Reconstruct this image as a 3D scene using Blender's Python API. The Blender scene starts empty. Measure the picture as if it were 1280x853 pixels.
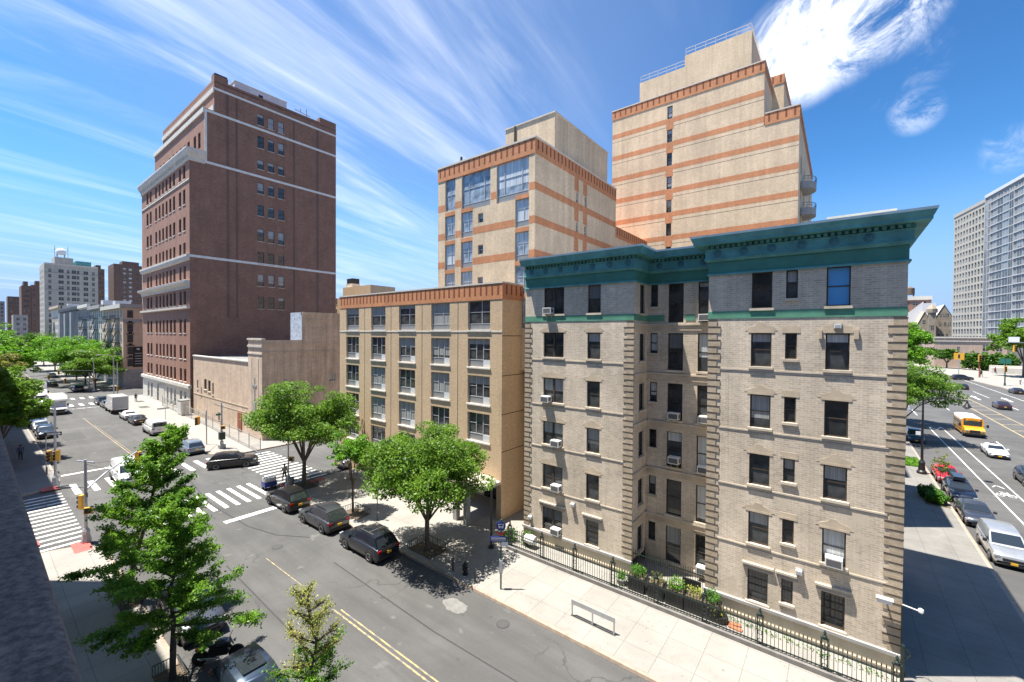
import bpy, bmesh, math, random
import numpy as np
from mathutils import Vector, Matrix
R = math.radians
scene = bpy.context.scene
COL = scene.collection

# ---------------------------------------------------------------- camera, sky, sun, exposure
def setup_view():
    f, yaw, pitch, roll = 528.326, R(37.852), R(-0.862), R(0.3787)
    a, b = math.cos(yaw), math.sin(yaw)
    fwd = Vector((-b*math.cos(pitch), a*math.cos(pitch), math.sin(pitch)))
    right = Vector((a, b, 0)); up = right.cross(fwd)
    r = math.cos(roll)*right + math.sin(roll)*up
    u = -math.sin(roll)*right + math.cos(roll)*up
    cam = bpy.data.cameras.new('camera'); o = bpy.data.objects.new('camera', cam); COL.objects.link(o)
    m = Matrix((r, u, -fwd)).transposed().to_4x4(); m.translation = Vector((0, 0, 15.0))
    o.matrix_world = m
    cam.sensor_width = 36; cam.sensor_fit = 'HORIZONTAL'; cam.lens = 36*f/1280
    cam.clip_start = 0.02; cam.clip_end = 5000
    scene.camera = o
setup_view()

SUN_TO = Vector((0.79, 0.61, -3.2)).normalized()       # the way the light travels
SUN_STRENGTH = 5.0
SKY_STRENGTH = 0.098
EXPOSURE = 1.33

def setup_light():
    l = bpy.data.lights.new('sun', 'SUN'); l.energy = SUN_STRENGTH; l.angle = R(0.5); l.color = (1, .945, .85)
    o = bpy.data.objects.new('sun', l); COL.objects.link(o)
    o.rotation_euler = SUN_TO.to_track_quat('-Z', 'Y').to_euler()
    w = bpy.data.worlds.new('World'); scene.world = w; w.use_nodes = True
    nt = w.node_tree; N = nt.nodes; L = nt.links; N.clear()
    out = N.new('ShaderNodeOutputWorld'); bg = N.new('ShaderNodeBackground'); bg.inputs['Strength'].default_value = SKY_STRENGTH
    sky = N.new('ShaderNodeTexSky'); sky.sky_type = 'NISHITA'; sky.sun_disc = False
    s = -SUN_TO
    sky.sun_elevation = math.asin(s.z); sky.sun_rotation = math.atan2(s.x, s.y)
    sky.air_density = 1.0; sky.dust_density = 0.7; sky.ozone_density = 2.2
    # cirrus: streaks on a flat layer high above the town
    tc = N.new('ShaderNodeTexCoord')
    sep = N.new('ShaderNodeSeparateXYZ'); L.new(tc.outputs['Generated'], sep.inputs[0])
    def math_(op, a, b=None, clamp=False):
        n = N.new('ShaderNodeMath'); n.operation = op; n.use_clamp = clamp
        for i, v in enumerate((a, b)):
            if v is None: continue
            if isinstance(v, (int, float)): n.inputs[i].default_value = v
            else: L.new(v, n.inputs[i])
        return n.outputs[0]
    zc = math_('MAXIMUM', math_('ADD', sep.outputs[2], 0.10), 0.02)
    px = math_('DIVIDE', sep.outputs[0], zc); py = math_('DIVIDE', sep.outputs[1], zc)
    comb = N.new('ShaderNodeCombineXYZ'); L.new(px, comb.inputs[0]); L.new(py, comb.inputs[1])
    def mapped(rot, scl, loc=(0, 0, 0)):
        m0 = N.new('ShaderNodeMapping'); m0.vector_type = 'TEXTURE'
        m0.inputs['Rotation'].default_value = (0, 0, rot)
        L.new(comb.outputs[0], m0.inputs['Vector'])
        m = N.new('ShaderNodeMapping'); m.inputs['Scale'].default_value = scl; m.inputs['Location'].default_value = loc
        L.new(m0.outputs[0], m.inputs['Vector']); return m.outputs[0]
    def noise(vec, scale, detail, rough, dist=0.0):
        n = N.new('ShaderNodeTexNoise'); n.inputs['Scale'].default_value = scale; n.inputs['Detail'].default_value = detail
        n.inputs['Roughness'].default_value = rough; n.inputs['Distortion'].default_value = dist
        L.new(vec, n.inputs['Vector']); return n.outputs['Fac']
    def ramp(v, a, b):
        n = N.new('ShaderNodeMapRange'); n.interpolation_type = 'SMOOTHSTEP'; n.clamp = True
        n.inputs['From Min'].default_value = a; n.inputs['From Max'].default_value = b
        L.new(v, n.inputs['Value']); return n.outputs[0]
    ang = CIRRUS_ANGLE
    streak = ramp(noise(mapped(ang, (0.55, 3.6, 1), (3.1, 1.7, 0)), 1.0, 9, 0.60, 0.6), .50, .88)
    fine = ramp(noise(mapped(ang+.06, (1.1, 9.0, 1), (7.3, 4.4, 0)), 1.0, 6, 0.6, 0.25), .32, .72)
    mask = ramp(noise(mapped(ang, (0.5, 0.8, 1), (2.2, 9.4, 0)), 1.0, 3, 0.5, 0.3), .34, .60)
    def cap(d, c0, c1):                                    # a patch of sky round a direction
        v = N.new('ShaderNodeVectorMath'); v.operation = 'DOT_PRODUCT'; L.new(tc.outputs['Generated'], v.inputs[0])
        v.inputs[1].default_value = Vector(d).normalized(); return ramp(v.outputs['Value'], c0, c1)
    cir = math_('MULTIPLY', math_('MULTIPLY', math_('MULTIPLY', streak, mask), math_('ADD', math_('MULTIPLY', fine, .40), .60)), math_('ADD', math_('MULTIPLY', cap((-.74, .42, .52), .70, .93), .94), .02))
    soft = noise(tc.outputs['Generated'], 9.0, 14, .72, .7)
    lay = cir
    # broad veil of cirrus over the west
    veil = math_('MULTIPLY', cap(CLOUD_WEST, .72, .97), math_('MULTIPLY', ramp(noise(mapped(ang, (0.42, 2.4, 1), (1.1, .3, 0)), 1.0, 9, .60, .9), .40, .82), math_('ADD', math_('MULTIPLY', fine, .4), .6)))
    lay = math_('MULTIPLY', math_('MAXIMUM', lay, veil), .54)
    for d, c0, c1, amt, lo, hi in CLOUD_PATCHES:
        lay = math_('MAXIMUM', lay, math_('MULTIPLY', math_('MULTIPLY', cap(d, c0, c1), ramp(soft, lo, hi)), amt))
    lay = math_('ADD', lay, math_('MULTIPLY', cap((-.66, .56, .50), .74, .99), .07))
    lay = math_('MINIMUM', lay, .96)
    hz = ramp(sep.outputs[2], -.02, .03); lay = math_('MULTIPLY', lay, hz)
    mix = N.new('ShaderNodeMix'); mix.data_type = 'RGBA'; L.new(lay, mix.inputs['Factor'])
    hsv = N.new('ShaderNodeHueSaturation'); hsv.inputs['Saturation'].default_value = 1.0; hsv.inputs['Value'].default_value = 1.0
    gm = N.new('ShaderNodeGamma'); gm.inputs['Gamma'].default_value = 1.5; L.new(sky.outputs[0], gm.inputs['Color'])
    gk = N.new('ShaderNodeMix'); gk.data_type = 'RGBA'; gk.blend_type = 'MULTIPLY'; gk.inputs['Factor'].default_value = 1; gk.inputs['B'].default_value = (.215, .355, .39, 1); L.new(gm.outputs[0], gk.inputs['A'])
    L.new(gk.outputs['Result'], hsv.inputs['Color'])
    L.new(ramp(sep.outputs[2], .02, .30), hsv.inputs['Fac'])
    hm = N.new('ShaderNodeMix'); hm.data_type = 'RGBA'; L.new(math_('MULTIPLY', ramp(sep.outputs[2], .32, .02), .95), hm.inputs['Factor']); L.new(hsv.outputs[0], hm.inputs['A']); hm.inputs['B'].default_value = (1.75, 2.5, 4.3, 1)
    L.new(hm.outputs['Result'], mix.inputs['A']); mix.inputs['B'].default_value = (6.6, 6.7, 6.9, 1)
    L.new(mix.outputs['Result'], bg.inputs['Color']); L.new(bg.outputs[0], out.inputs[0])
    scene.view_settings.view_transform = 'Standard'; scene.view_settings.look = 'None'
    scene.view_settings.gamma = 1; scene.view_settings.exposure = EXPOSURE; scene.view_settings.use_curve_mapping = False
CIRRUS_ANGLE = R(100)
CLOUD_WEST = (-.82, .30, .50)
CLOUD_PATCHES = [((-.115, .876, .468), .9955, .9993, .9, .34, .62), ((-.065, .872, .486), .9950, .9990, .95, .34, .60), ((-.015, .866, .50), .9950, .9990, .95, .34, .60), ((.035, .855, .518), .9945, .999, .95, .34, .60), ((.065, .84, .54), .9955, .9993, .85, .36, .64),
                 ((.063, .898, .436), .9970, .9999, .30, .46, .74), ((.194, .941, .279), .9992, .99998, .35, .44, .70), ((-.30, .86, .42), .9992, .9999, .5, .36, .60), ((.09, .93, .36), .9992, .9999, .3, .40, .62)]
setup_light()

# ---------------------------------------------------------------- materials
MATS = {}
class NT:
    def __init__(s, name):
        s.m = bpy.data.materials.new(name); s.m.use_nodes = True; s.t = s.m.node_tree; s.N = s.t.nodes; s.L = s.t.links
        s.b = s.N['Principled BSDF']
    def new(s, t, **kw):
        n = s.N.new(t)
        for k, v in kw.items(): setattr(n, k, v)
        return n
    def link(s, a, b): s.L.new(a, b)
    def pos(s): return s.new('ShaderNodeNewGeometry').outputs['Position']
    def objc(s): return s.new('ShaderNodeTexCoord').outputs['Object']
    def math(s, op, a, b=None):
        n = s.new('ShaderNodeMath', operation=op)
        for i, v in enumerate((a, b)):
            if v is None: continue
            if isinstance(v, (int, float)): n.inputs[i].default_value = v
            else: s.link(v, n.inputs[i])
        return n.outputs[0]
    def noise(s, vec, scale, detail=4, rough=.55, dist=0, scl=None):
        if scl:
            m = s.new('ShaderNodeMapping'); m.inputs['Scale'].default_value = scl; s.link(vec, m.inputs['Vector']); vec = m.outputs[0]
        n = s.new('ShaderNodeTexNoise'); n.inputs['Scale'].default_value = scale; n.inputs['Detail'].default_value = detail
        n.inputs['Roughness'].default_value = rough; n.inputs['Distortion'].default_value = dist
        s.link(vec, n.inputs['Vector']); return n.outputs['Fac']
    def rng(s, v, a, b, c, d):
        n = s.new('ShaderNodeMapRange'); n.clamp = True
        for k, x in zip(('From Min', 'From Max', 'To Min', 'To Max'), (a, b, c, d)): n.inputs[k].default_value = x
        s.link(v, n.inputs['Value']); return n.outputs[0]
    def mix(s, fac, A, B, blend='MIX'):
        n = s.new('ShaderNodeMix', data_type='RGBA', blend_type=blend)
        for k, v in (('Factor', fac), ('A', A), ('B', B)):
            if isinstance(v, (int, float)): n.inputs[k].default_value = v
            elif isinstance(v, tuple): n.inputs[k].default_value = v if len(v) == 4 else (*v, 1)
            else: s.link(v, n.inputs[k])
        return n.outputs['Result']
    def scale(s, col, fac):                                   # colour times a grey factor
        if isinstance(fac, float): return s.mix(1.0, col, (fac, fac, fac), 'MULTIPLY')
        c = s.new('ShaderNodeCombineColor')
        for i in range(3): s.link(fac, c.inputs[i])
        return s.mix(1.0, col, c.outputs[0], 'MULTIPLY')
    def color(s, c): s.link(c, s.b.inputs['Base Color'])
    def bump(s, h, strength=.3, dist=.02):
        n = s.new('ShaderNodeBump'); n.inputs['Strength'].default_value = strength; n.inputs['Distance'].default_value = dist
        s.link(h, n.inputs['Height']); s.link(n.outputs[0], s.b.inputs['Normal'])
    def wallvec(s):                                           # metres along the wall, metres up
        p = s.new('ShaderNodeSeparateXYZ'); s.link(s.pos(), p.inputs[0])
        c = s.new('ShaderNodeCombineXYZ'); s.link(s.math('ADD', p.outputs[0], p.outputs[1]), c.inputs[0]); s.link(p.outputs[2], c.inputs[1])
        return c.outputs[0]
def reg(key, nt): MATS[key] = nt.m; return nt.m

def plain(key, col, rough=.6, metal=0, var=.12, vscale=3.0, spec=None):
    n = NT(key)
    if var:
        f = n.rng(n.noise(n.pos(), vscale, 5, .6), .3, .7, 1-var, 1+var)
        n.color(n.scale((*col, 1), f))
    else: n.b.inputs['Base Color'].default_value = (*col, 1)
    n.b.inputs['Roughness'].default_value = rough; n.b.inputs['Metallic'].default_value = metal
    if spec is not None: n.b.inputs['Specular IOR Level'].default_value = spec
    return reg(key, n)

def brick(key, c1, c2, mortar, bw=.21, bh=.072, mort=.010, stain=.22, streak=.12, patch=None, rough=.85, bump=.25, soot=.25):
    n = NT(key); v = n.wallvec()
    t = n.new('ShaderNodeTexBrick'); n.link(v, t.inputs['Vector'])
    t.inputs['Scale'].default_value = 1; t.inputs['Brick Width'].default_value = bw; t.inputs['Row Height'].default_value = bh
    t.inputs['Mortar Size'].default_value = mort; t.inputs['Mortar Smooth'].default_value = .1; t.inputs['Bias'].default_value = 0
    t.inputs['Color1'].default_value = (*c1, 1); t.inputs['Color2'].default_value = (*c2, 1); t.inputs['Mortar'].default_value = (*mortar, 1)
    c = t.outputs['Color']
    p = n.pos()
    big = n.rng(n.noise(p, .35, 6, .62, .4), .28, .74, 1-stain, 1+stain*.7)
    st = n.rng(n.noise(p, 1.0, 5, .6, .2, scl=(1.6, 1.6, .12)), .3, .7, 1-streak, 1+streak)
    sm = n.rng(n.noise(p, 5.0, 3, .6), .3, .7, .9, 1.1)
    c = n.scale(c, n.math('MULTIPLY', n.math('MULTIPLY', big, st), sm))
    if soot:                                                  # rain-washed soot in vertical runs
        k = n.rng(n.noise(p, 1.0, 6, .68, .4, scl=(2.2, 2.2, .16)), .56, .70, 0, soot); c = n.mix(k, c, n.scale(c, .55))
    if patch:                                                 # repointed areas of another tint
        c = n.mix(n.rng(n.noise(p, .9, 4, .55, .8), .56, .66, 0, .75), c, patch)
    n.color(c); n.b.inputs['Roughness'].default_value = rough
    if bump: n.bump(t.outputs['Fac'], -bump, .01)
    return reg(key, n)

def pane(key, dark, blind, lo=.35, blindp=.5, rough=.06):
    """window glass: a dark room, in some windows a pale blind drawn part of the way down behind the glass"""
    n = NT(key); oi = n.new('ShaderNodeObjectInfo').outputs['Random']
    tc = n.new('ShaderNodeTexCoord'); sp = n.new('ShaderNodeSeparateXYZ'); n.link(tc.outputs['Generated'], sp.inputs[0])
    edge = n.math('MULTIPLY', n.math('FRACT', n.math('MULTIPLY', oi, 7.31)), .9)
    drawn = n.math('GREATER_THAN', sp.outputs[2], n.math('ADD', edge, lo-.2))
    has = n.math('LESS_THAN', n.math('FRACT', n.math('MULTIPLY', oi, 3.77)), blindp)
    folds = n.rng(n.noise(tc.outputs['Generated'], 6, 2, .5, 0, scl=(3.2, 1, .1)), .3, .7, .65, 1.15)
    bl = n.scale((*blind, 1), folds)
    room = n.scale((*dark, 1), n.rng(n.noise(tc.outputs['Object'], 1.3, 2, .5), .3, .7, .45, 1.6))
    n.color(n.mix(n.math('MULTIPLY', drawn, has), room, bl))
    n.b.inputs['Roughness'].default_value = rough; n.b.inputs['IOR'].default_value = 1.55
    g = n.noise(tc.outputs['Object'], .9, 2, .5); n.bump(g, .04, .05)
    return reg(key, n)

def leaf(key, dark, light, trans=.42):
    n = NT(key); p = n.pos()
    f = n.rng(n.noise(p, 1.1, 5, .65), .34, .66, 0, 1)
    f2 = n.rng(n.noise(p, 11.0, 2, .5), .3, .7, -.42, .42)
    c = n.mix(n.math('ADD', f, f2), (*dark, 1), (*light, 1)); n.color(c)
    n.b.inputs['Roughness'].default_value = .5; n.b.inputs['Specular IOR Level'].default_value = .35
    tr = n.new('ShaderNodeBsdfTranslucent'); n.link(n.scale(c, n.math('ADD', 1.25, 0)), tr.inputs['Color'])
    mx = n.new('ShaderNodeMixShader'); mx.inputs[0].default_value = trans
    n.link(n.b.outputs[0], mx.inputs[1]); n.link(tr.outputs[0], mx.inputs[2])
    n.link(mx.outputs[0], n.N['Material Output'].inputs['Surface'])
    return reg(key, n)

def make_mats():
    # asphalt: worn wheel tracks, patches, tar lines
    n = NT('asphalt'); p = n.pos()
    a = n.rng(n.noise(p, .16, 5, .6, .6), .3, .7, .76, 1.18)
    b = n.rng(n.noise(p, .5, 6, .65, .3, scl=(.25, 2.2, 1)), .3, .7, .86, 1.12)
    g = n.rng(n.noise(p, 38, 3, .7), .3, .7, .8, 1.2)
    f = n.math('MULTIPLY', n.math('MULTIPLY', a, b), g)
    c = n.scale((.080, .078, .076, 1), f)
    v = n.new('ShaderNodeTexVoronoi', feature='DISTANCE_TO_EDGE'); v.inputs['Scale'].default_value = .13
    m = n.new('ShaderNodeMapping'); nn = n.new('ShaderNodeTexNoise'); nn.inputs['Scale'].default_value = .6; nn.inputs['Detail'].default_value = 4; n.link(p, nn.inputs['Vector'])
    ad = n.new('ShaderNodeVectorMath', operation='ADD'); sc = n.new('ShaderNodeVectorMath', operation='SCALE'); sc.inputs['Scale'].default_value = 3.0
    n.link(nn.outputs['Color'], sc.inputs[0]); n.link(p, ad.inputs[0]); n.link(sc.outputs[0], ad.inputs[1]); n.link(ad.outputs[0], v.inputs['Vector'])
    crack = n.math('MULTIPLY', n.rng(v.outputs['Distance'], .0, .011, 1, 0), n.rng(n.noise(p, .2, 2), .46, .56, 0, .75))
    c = n.mix(crack, c, (.035, .034, .034, 1))
    c = n.mix(n.rng(n.noise(p, .9, 3, .5, .4), .66, .72, 0, .4), c, (.17, .165, .158, 1))
    c = n.mix(n.rng(n.noise(p, 1.0, 5, .62, .3, scl=(.10, 1.15, 1)), .54, .68, 0, .45), c, (.055, .054, .053, 1))
    c = n.mix(n.rng(n.noise(p, 1.7, 3, .55, .2), .68, .74, 0, .6), c, (.045, .044, .043, 1))
    n.color(c); n.b.inputs['Roughness'].default_value = .88; n.bump(g, .15, .01); reg('asphalt', n)
    # pavement flags
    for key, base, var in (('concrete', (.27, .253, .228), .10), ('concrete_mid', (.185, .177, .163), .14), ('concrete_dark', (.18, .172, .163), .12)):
        n = NT(key); p = n.pos()
        t = n.new('ShaderNodeTexBrick'); t.offset = 0; n.link(p, t.inputs['Vector']); t.inputs['Scale'].default_value = 1
        t.inputs['Brick Width'].default_value = 1.62; t.inputs['Row Height'].default_value = 1.62; t.inputs['Mortar Size'].default_value = .016
        t.inputs['Color1'].default_value = (*base, 1); t.inputs['Color2'].default_value = (*[x*.95 for x in base], 1); t.inputs['Mortar'].default_value = (*[x*.62 for x in base], 1)
        f = n.math('MULTIPLY', n.rng(n.noise(p, .45, 6, .65, .5), .3, .7, 1-var*1.3, 1+var), n.rng(n.noise(p, 14, 4, .7), .3, .7, .93, 1.07))
        c = n.scale(t.outputs['Color'], f)
        sp = n.noise(p, 5.5, 2, .5); c = n.mix(n.rng(sp, .69, .72, 0, .6), c, (.10, .095, .09, 1))
        c = n.mix(n.rng(n.noise(p, .8, 6, .7, 1.2), .56, .70, 0, .42), c, (.19, .175, .155, 1))
        vo = n.new('ShaderNodeTexVoronoi', feature='F1'); vo.inputs['Scale'].default_value = 2.6; n.link(p, vo.inputs['Vector']); c = n.mix(n.rng(vo.outputs['Distance'], .035, .05, .6, 0), c, (.06, .057, .055, 1))
        w2 = n.new('ShaderNodeTexWhiteNoise', noise_dimensions='2D'); sn = n.new('ShaderNodeVectorMath', operation='SNAP'); sn.inputs[1].default_value = (1.62, 1.62, 1); n.link(p, sn.inputs[0]); n.link(sn.outputs[0], w2.inputs['Vector']); c = n.scale(c, n.rng(w2.outputs['Value'], 0, 1, .95, 1.04))
        n.color(c); n.b.inputs['Roughness'].default_value = .85; reg(key, n)
    plain('road_pale', (.165, .16, .15), .9, var=.2); plain('tar', (.032, .032, .032), .6, var=.2); plain('asphalt_patch', (.062, .061, .060), .9, var=.14); plain('sheet_silver', (.42, .46, .52), .5, 0, .35)
    plain('kerb', (.30, .235, .185), .8, var=.25); plain('kerb_dark', (.17, .16, .15), .8, var=.2)
    n = NT('paint_white'); p = n.pos(); w = n.rng(n.noise(p, 3.2, 6, .72, .3), .36, .52, 0, 1)
    n.color(n.mix(w, (.2, .195, .19, 1), (.74, .73, .70, 1))); n.b.inputs['Roughness'].default_value = .7; reg('paint_white', n)
    n = NT('paint_worn'); p = n.pos(); w = n.rng(n.noise(p, 2.0, 6, .75, .3), .46, .60, 0, .9)
    n.color(n.mix(w, (.14, .137, .134, 1), (.66, .65, .62, 1))); n.b.inputs['Roughness'].default_value = .7; reg('paint_worn', n)
    n = NT('paint_yellow'); p = n.pos(); w = n.rng(n.noise(p, 2.4, 6, .75, .2), .44, .64, 0, .9)
    n.color(n.mix(w, (.15, .145, .135, 1), (.62, .42, .12, 1))); n.b.inputs['Roughness'].default_value = .7; reg('paint_yellow', n)
    plain('red_ramp', (.38, .085, .07), .8, var=.2); plain('soil', (.10, .075, .05), .95, var=.35, vscale=6)
    # masonry
    brick('old_brick', (.56, .465, .35), (.43, .355, .265), (.60, .52, .43), bw=.30, bh=.105, mort=.018, stain=.26, streak=.14, patch=(.53, .45, .345, 1), soot=.5)
    brick('quoin_brick', (.47, .37, .26), (.36, .28, .195), (.35, .30, .23), stain=.2)
    brick('tan_brick', (.60, .43, .265), (.51, .36, .215), (.49, .38, .26), stain=.10, streak=.05)
    brick('tan_pale', (.68, .515, .335), (.60, .45, .285), (.58, .46, .33), stain=.16, streak=.12, soot=.3)
    brick('orange_brick', (.58, .235, .10), (.49, .19, .08), (.46, .23, .12), stain=.16, streak=.12)
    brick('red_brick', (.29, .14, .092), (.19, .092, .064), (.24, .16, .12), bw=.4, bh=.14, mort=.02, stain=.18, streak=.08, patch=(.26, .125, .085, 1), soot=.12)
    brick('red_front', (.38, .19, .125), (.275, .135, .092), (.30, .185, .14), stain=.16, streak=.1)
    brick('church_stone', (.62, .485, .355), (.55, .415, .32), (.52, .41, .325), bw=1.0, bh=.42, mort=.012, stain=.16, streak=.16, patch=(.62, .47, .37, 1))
    brick('church_shade', (.58, .435, .315), (.52, .39, .28), (.47, .365, .265), bw=1.0, bh=.42, mort=.012, stain=.2, streak=.25)  # darker copy of the church stone; east side shade put into the colour
    brick('slab_brick', (.165, .10, .078), (.13, .08, .062), (.15, .10, .08), stain=.1)
    brick('peach_brick', (.58, .40, .28), (.52, .36, .25), (.5, .38, .28), stain=.12)
    brick('tower_brick', (.45, .415, .36), (.39, .36, .31), (.41, .38, .33), stain=.12, streak=.12); brick('grey_brick', (.30, .29, .285), (.25, .24, .235), (.27, .26, .25), stain=.2, streak=.2)
    brick('cream_brick', (.60, .54, .45), (.54, .485, .40), (.54, .49, .42), stain=.14, streak=.12)
    brick('rough_stone', (.36, .30, .23), (.25, .20, .15), (.27, .23, .18), bw=.6, bh=.35, mort=.03, stain=.3, streak=.2)
    brick('garden_brick', (.50, .36, .28), (.44, .31, .24), (.42, .33, .27), stain=.12)
    for k, c, r, v in (('limestone', (.54, .50, .44), .8, .14), ('cement', (.54, .47, .35), .85, .14), ('cement_grey', (.30, .29, .28), .85, .2), ('cornice_blue', (.085, .265, .265), .6, .3),
                       ('medallion_blue', (.045, .15, .175), .6, .1), ('cornice_highlight', (.58, .72, .74), .5, .12), ('band_green', (.085, .25, .165), .75, .2), ('frieze_green', (.05, .185, .14), .7, .16),
                       ('tower_stone', (.40, .375, .325), .8, .1), ('lintel_stone', (.47, .385, .285), .85, .2), ('sill_stone', (.50, .43, .34), .85, .2), ('white_trim', (.66, .645, .60), .7, .1),
                       ('off_white', (.60, .57, .50), .75, .12), ('coping', (.55, .50, .43), .8, .12), ('roof_felt', (.20, .19, .18), .9, .25), ('roof_silver', (.56, .56, .57), .6, .12),
                       ('groove_and_shadow', (.06, .045, .035), .9, .1), ('dark_slot', (.20, .06, .025), .9, .1)):
        plain(k, c, r, 0, v, 1.2)
    plain('frame_dark', (.030, .025, .022), .5, var=.1); plain('frame_brown', (.055, .04, .03), .55, var=.1); plain('frame_grey', (.42, .43, .44), .45, var=.05)
    plain('frame_white', (.72, .72, .70), .5, var=.05); plain('panel_grey', (.22, .23, .235), .5, var=.08); plain('panel_white', (.56, .58, .60), .5, var=.06)
    plain('frame_cream', (.62, .56, .45), .6, var=.08)
    pane('glass', (.058, .062, .064), (.34, .345, .34), .35, .66)
    pane('glass_dark', (.026, .028, .030), (.12, .13, .14), .4, .25)
    pane('glass_blind', (.05, .055, .06), (.50, .52, .52), .1, .75)
    pane('glass_sky', (.26, .31, .36), (.56, .59, .61), .15, .7, .05)
    pane('glass_tower', (.075, .085, .088), (.26, .28, .285), .3, .4, .22); pane('glass_far', (.04, .04, .042), (.16, .16, .16), .3, .3, .55)
    plain('glass_blue', (.09, .33, .62), .05, var=0)
    # metal, street furniture
    plain('galv', (.42, .43, .44), .45, .5, .1); plain('iron', (.016, .028, .024), .5, .2, .2); plain('black_paint', (.015, .015, .016), .45, 0, .1)
    plain('lamp_green', (.025, .055, .05), .5, .3, .1); plain('sign_green', (.02, .14, .09), .5, 0, .05); plain('signal_yellow', (.70, .36, .03), .45, 0, .08)
    plain('signal_glass', (.05, .02, .015), .2, 0, 0); plain('sign_blue', (.015, .035, .22), .45, 0, 0); plain('sign_red', (.60, .03, .03), .45, 0, 0); plain('sign_white', (.75, .75, .74), .5, 0, .04)
    plain('sign_black', (.012, .012, .012), .5, 0, 0); plain('steel_post', (.05, .11, .085), .5, .3, .1); plain('ac_white', (.66, .65, .62), .5, 0, .08); plain('ac_grille', (.10, .10, .105), .6, 0, .1)
    plain('bronze', (.10, .10, .085), .6, .4, .25); plain('canvas', (.46, .40, .35), .8, 0, .1); plain('terracotta', (.33, .12, .06), .8, 0, .2); plain('wood_grey', (.36, .34, .32), .7, 0, .2)
    plain('rust', (.26, .08, .04), .9, 0, .3); plain('tank_wood', (.13, .095, .07), .85, 0, .2)
    # granite ledge
    n = NT('granite'); p = n.pos()
    g1 = n.rng(n.noise(p, 34, 5, .75), .40, .62, 0, 1); g2 = n.noise(p, 9, 4, .6)
    c = n.mix(g1, (.085, .068, .058, 1), (.21, .172, .148, 1)); c = n.scale(c, n.rng(g2, .3, .7, .75, 1.2)); n.color(c); n.b.inputs['Roughness'].default_value = .85; n.bump(g1, .25, .01); reg('granite', n)
    # cars
    for k, c, m in (('car_black', (.008, .008, .010), 0), ('car_charcoal', (.075, .08, .095), .6), ('car_steel', (.05, .07, .10), .7), ('car_navy', (.010, .014, .026), .3), ('car_white', (.74, .74, .73), 0), ('car_silver', (.46, .47, .48), .6),
                    ('car_skyblue', (.28, .35, .43), .5), ('car_red', (.42, .012, .016), 0), ('car_blue', (.03, .07, .13), .4), ('car_plum', (.045, .022, .028), .4), ('bus_yellow', (.72, .34, .012), 0), ('car_grey', (.17, .175, .18), .5)):
        n = NT(k); n.b.inputs['Base Color'].default_value = (*c, 1); n.b.inputs['Metallic'].default_value = m; n.b.inputs['Roughness'].default_value = .32
        n.b.inputs['Coat Weight'].default_value = .9; n.b.inputs['Coat Roughness'].default_value = .04
        n.color(n.scale((*c, 1), n.rng(n.noise(n.pos(), 2.0, 3), .3, .7, .92, 1.08))); reg(k, n)
    plain('car_glass', (.022, .028, .034), .03, 0, 0, spec=1.0); plain('tyre', (.014, .014, .014), .8, 0, .1); plain('rim', (.42, .42, .43), .3, .8, .05); plain('trim_black', (.018, .018, .019), .55, 0, .1)
    plain('lamp_clear', (.34, .36, .38), .1, 0, 0); plain('lamp_red', (.30, .008, .010), .15, 0, 0); plain('plate_yellow', (.72, .42, .03), .5, 0, 0); plain('chrome', (.55, .55, .56), .2, .9, 0)
    # bark and leaves
    n = NT('bark'); p = n.pos(); f = n.noise(p, 9, 5, .65, .3, scl=(1, 1, .25)); n.color(n.mix(f, (.05, .04, .032, 1), (.17, .14, .11, 1))); n.b.inputs['Roughness'].default_value = .9; n.bump(f, .5, .02); reg('bark', n)
    leaf('leaf_locust', (.045, .115, .010), (.185, .32, .030)); leaf('leaf_dark', (.024, .075, .008), (.095, .21, .020)); leaf('leaf_ginkgo', (.045, .14, .012), (.22, .40, .038), .46)
    leaf('leaf_yellow', (.20, .28, .04), (.46, .44, .10)); leaf('leaf_bright', (.05, .15, .008), (.17, .36, .02)); leaf('leaf_olive', (.09, .12, .02), (.26, .27, .06)); leaf('leaf_shrub', (.03, .11, .012), (.13, .30, .03))
    # people
    plain('skin', (.20, .11, .07), .6, 0, 0); plain('cloth_pale', (.5, .48, .46), .8, 0, .1); plain('cloth_dark', (.03, .03, .04), .8, 0, .1); plain('cloth_blue', (.06, .09, .16), .8, 0, .1); plain('cloth_red', (.3, .05, .05), .8, 0, .1); plain('hair', (.012, .010, .009), .7, 0, 0)
make_mats()
M = MATS

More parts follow.
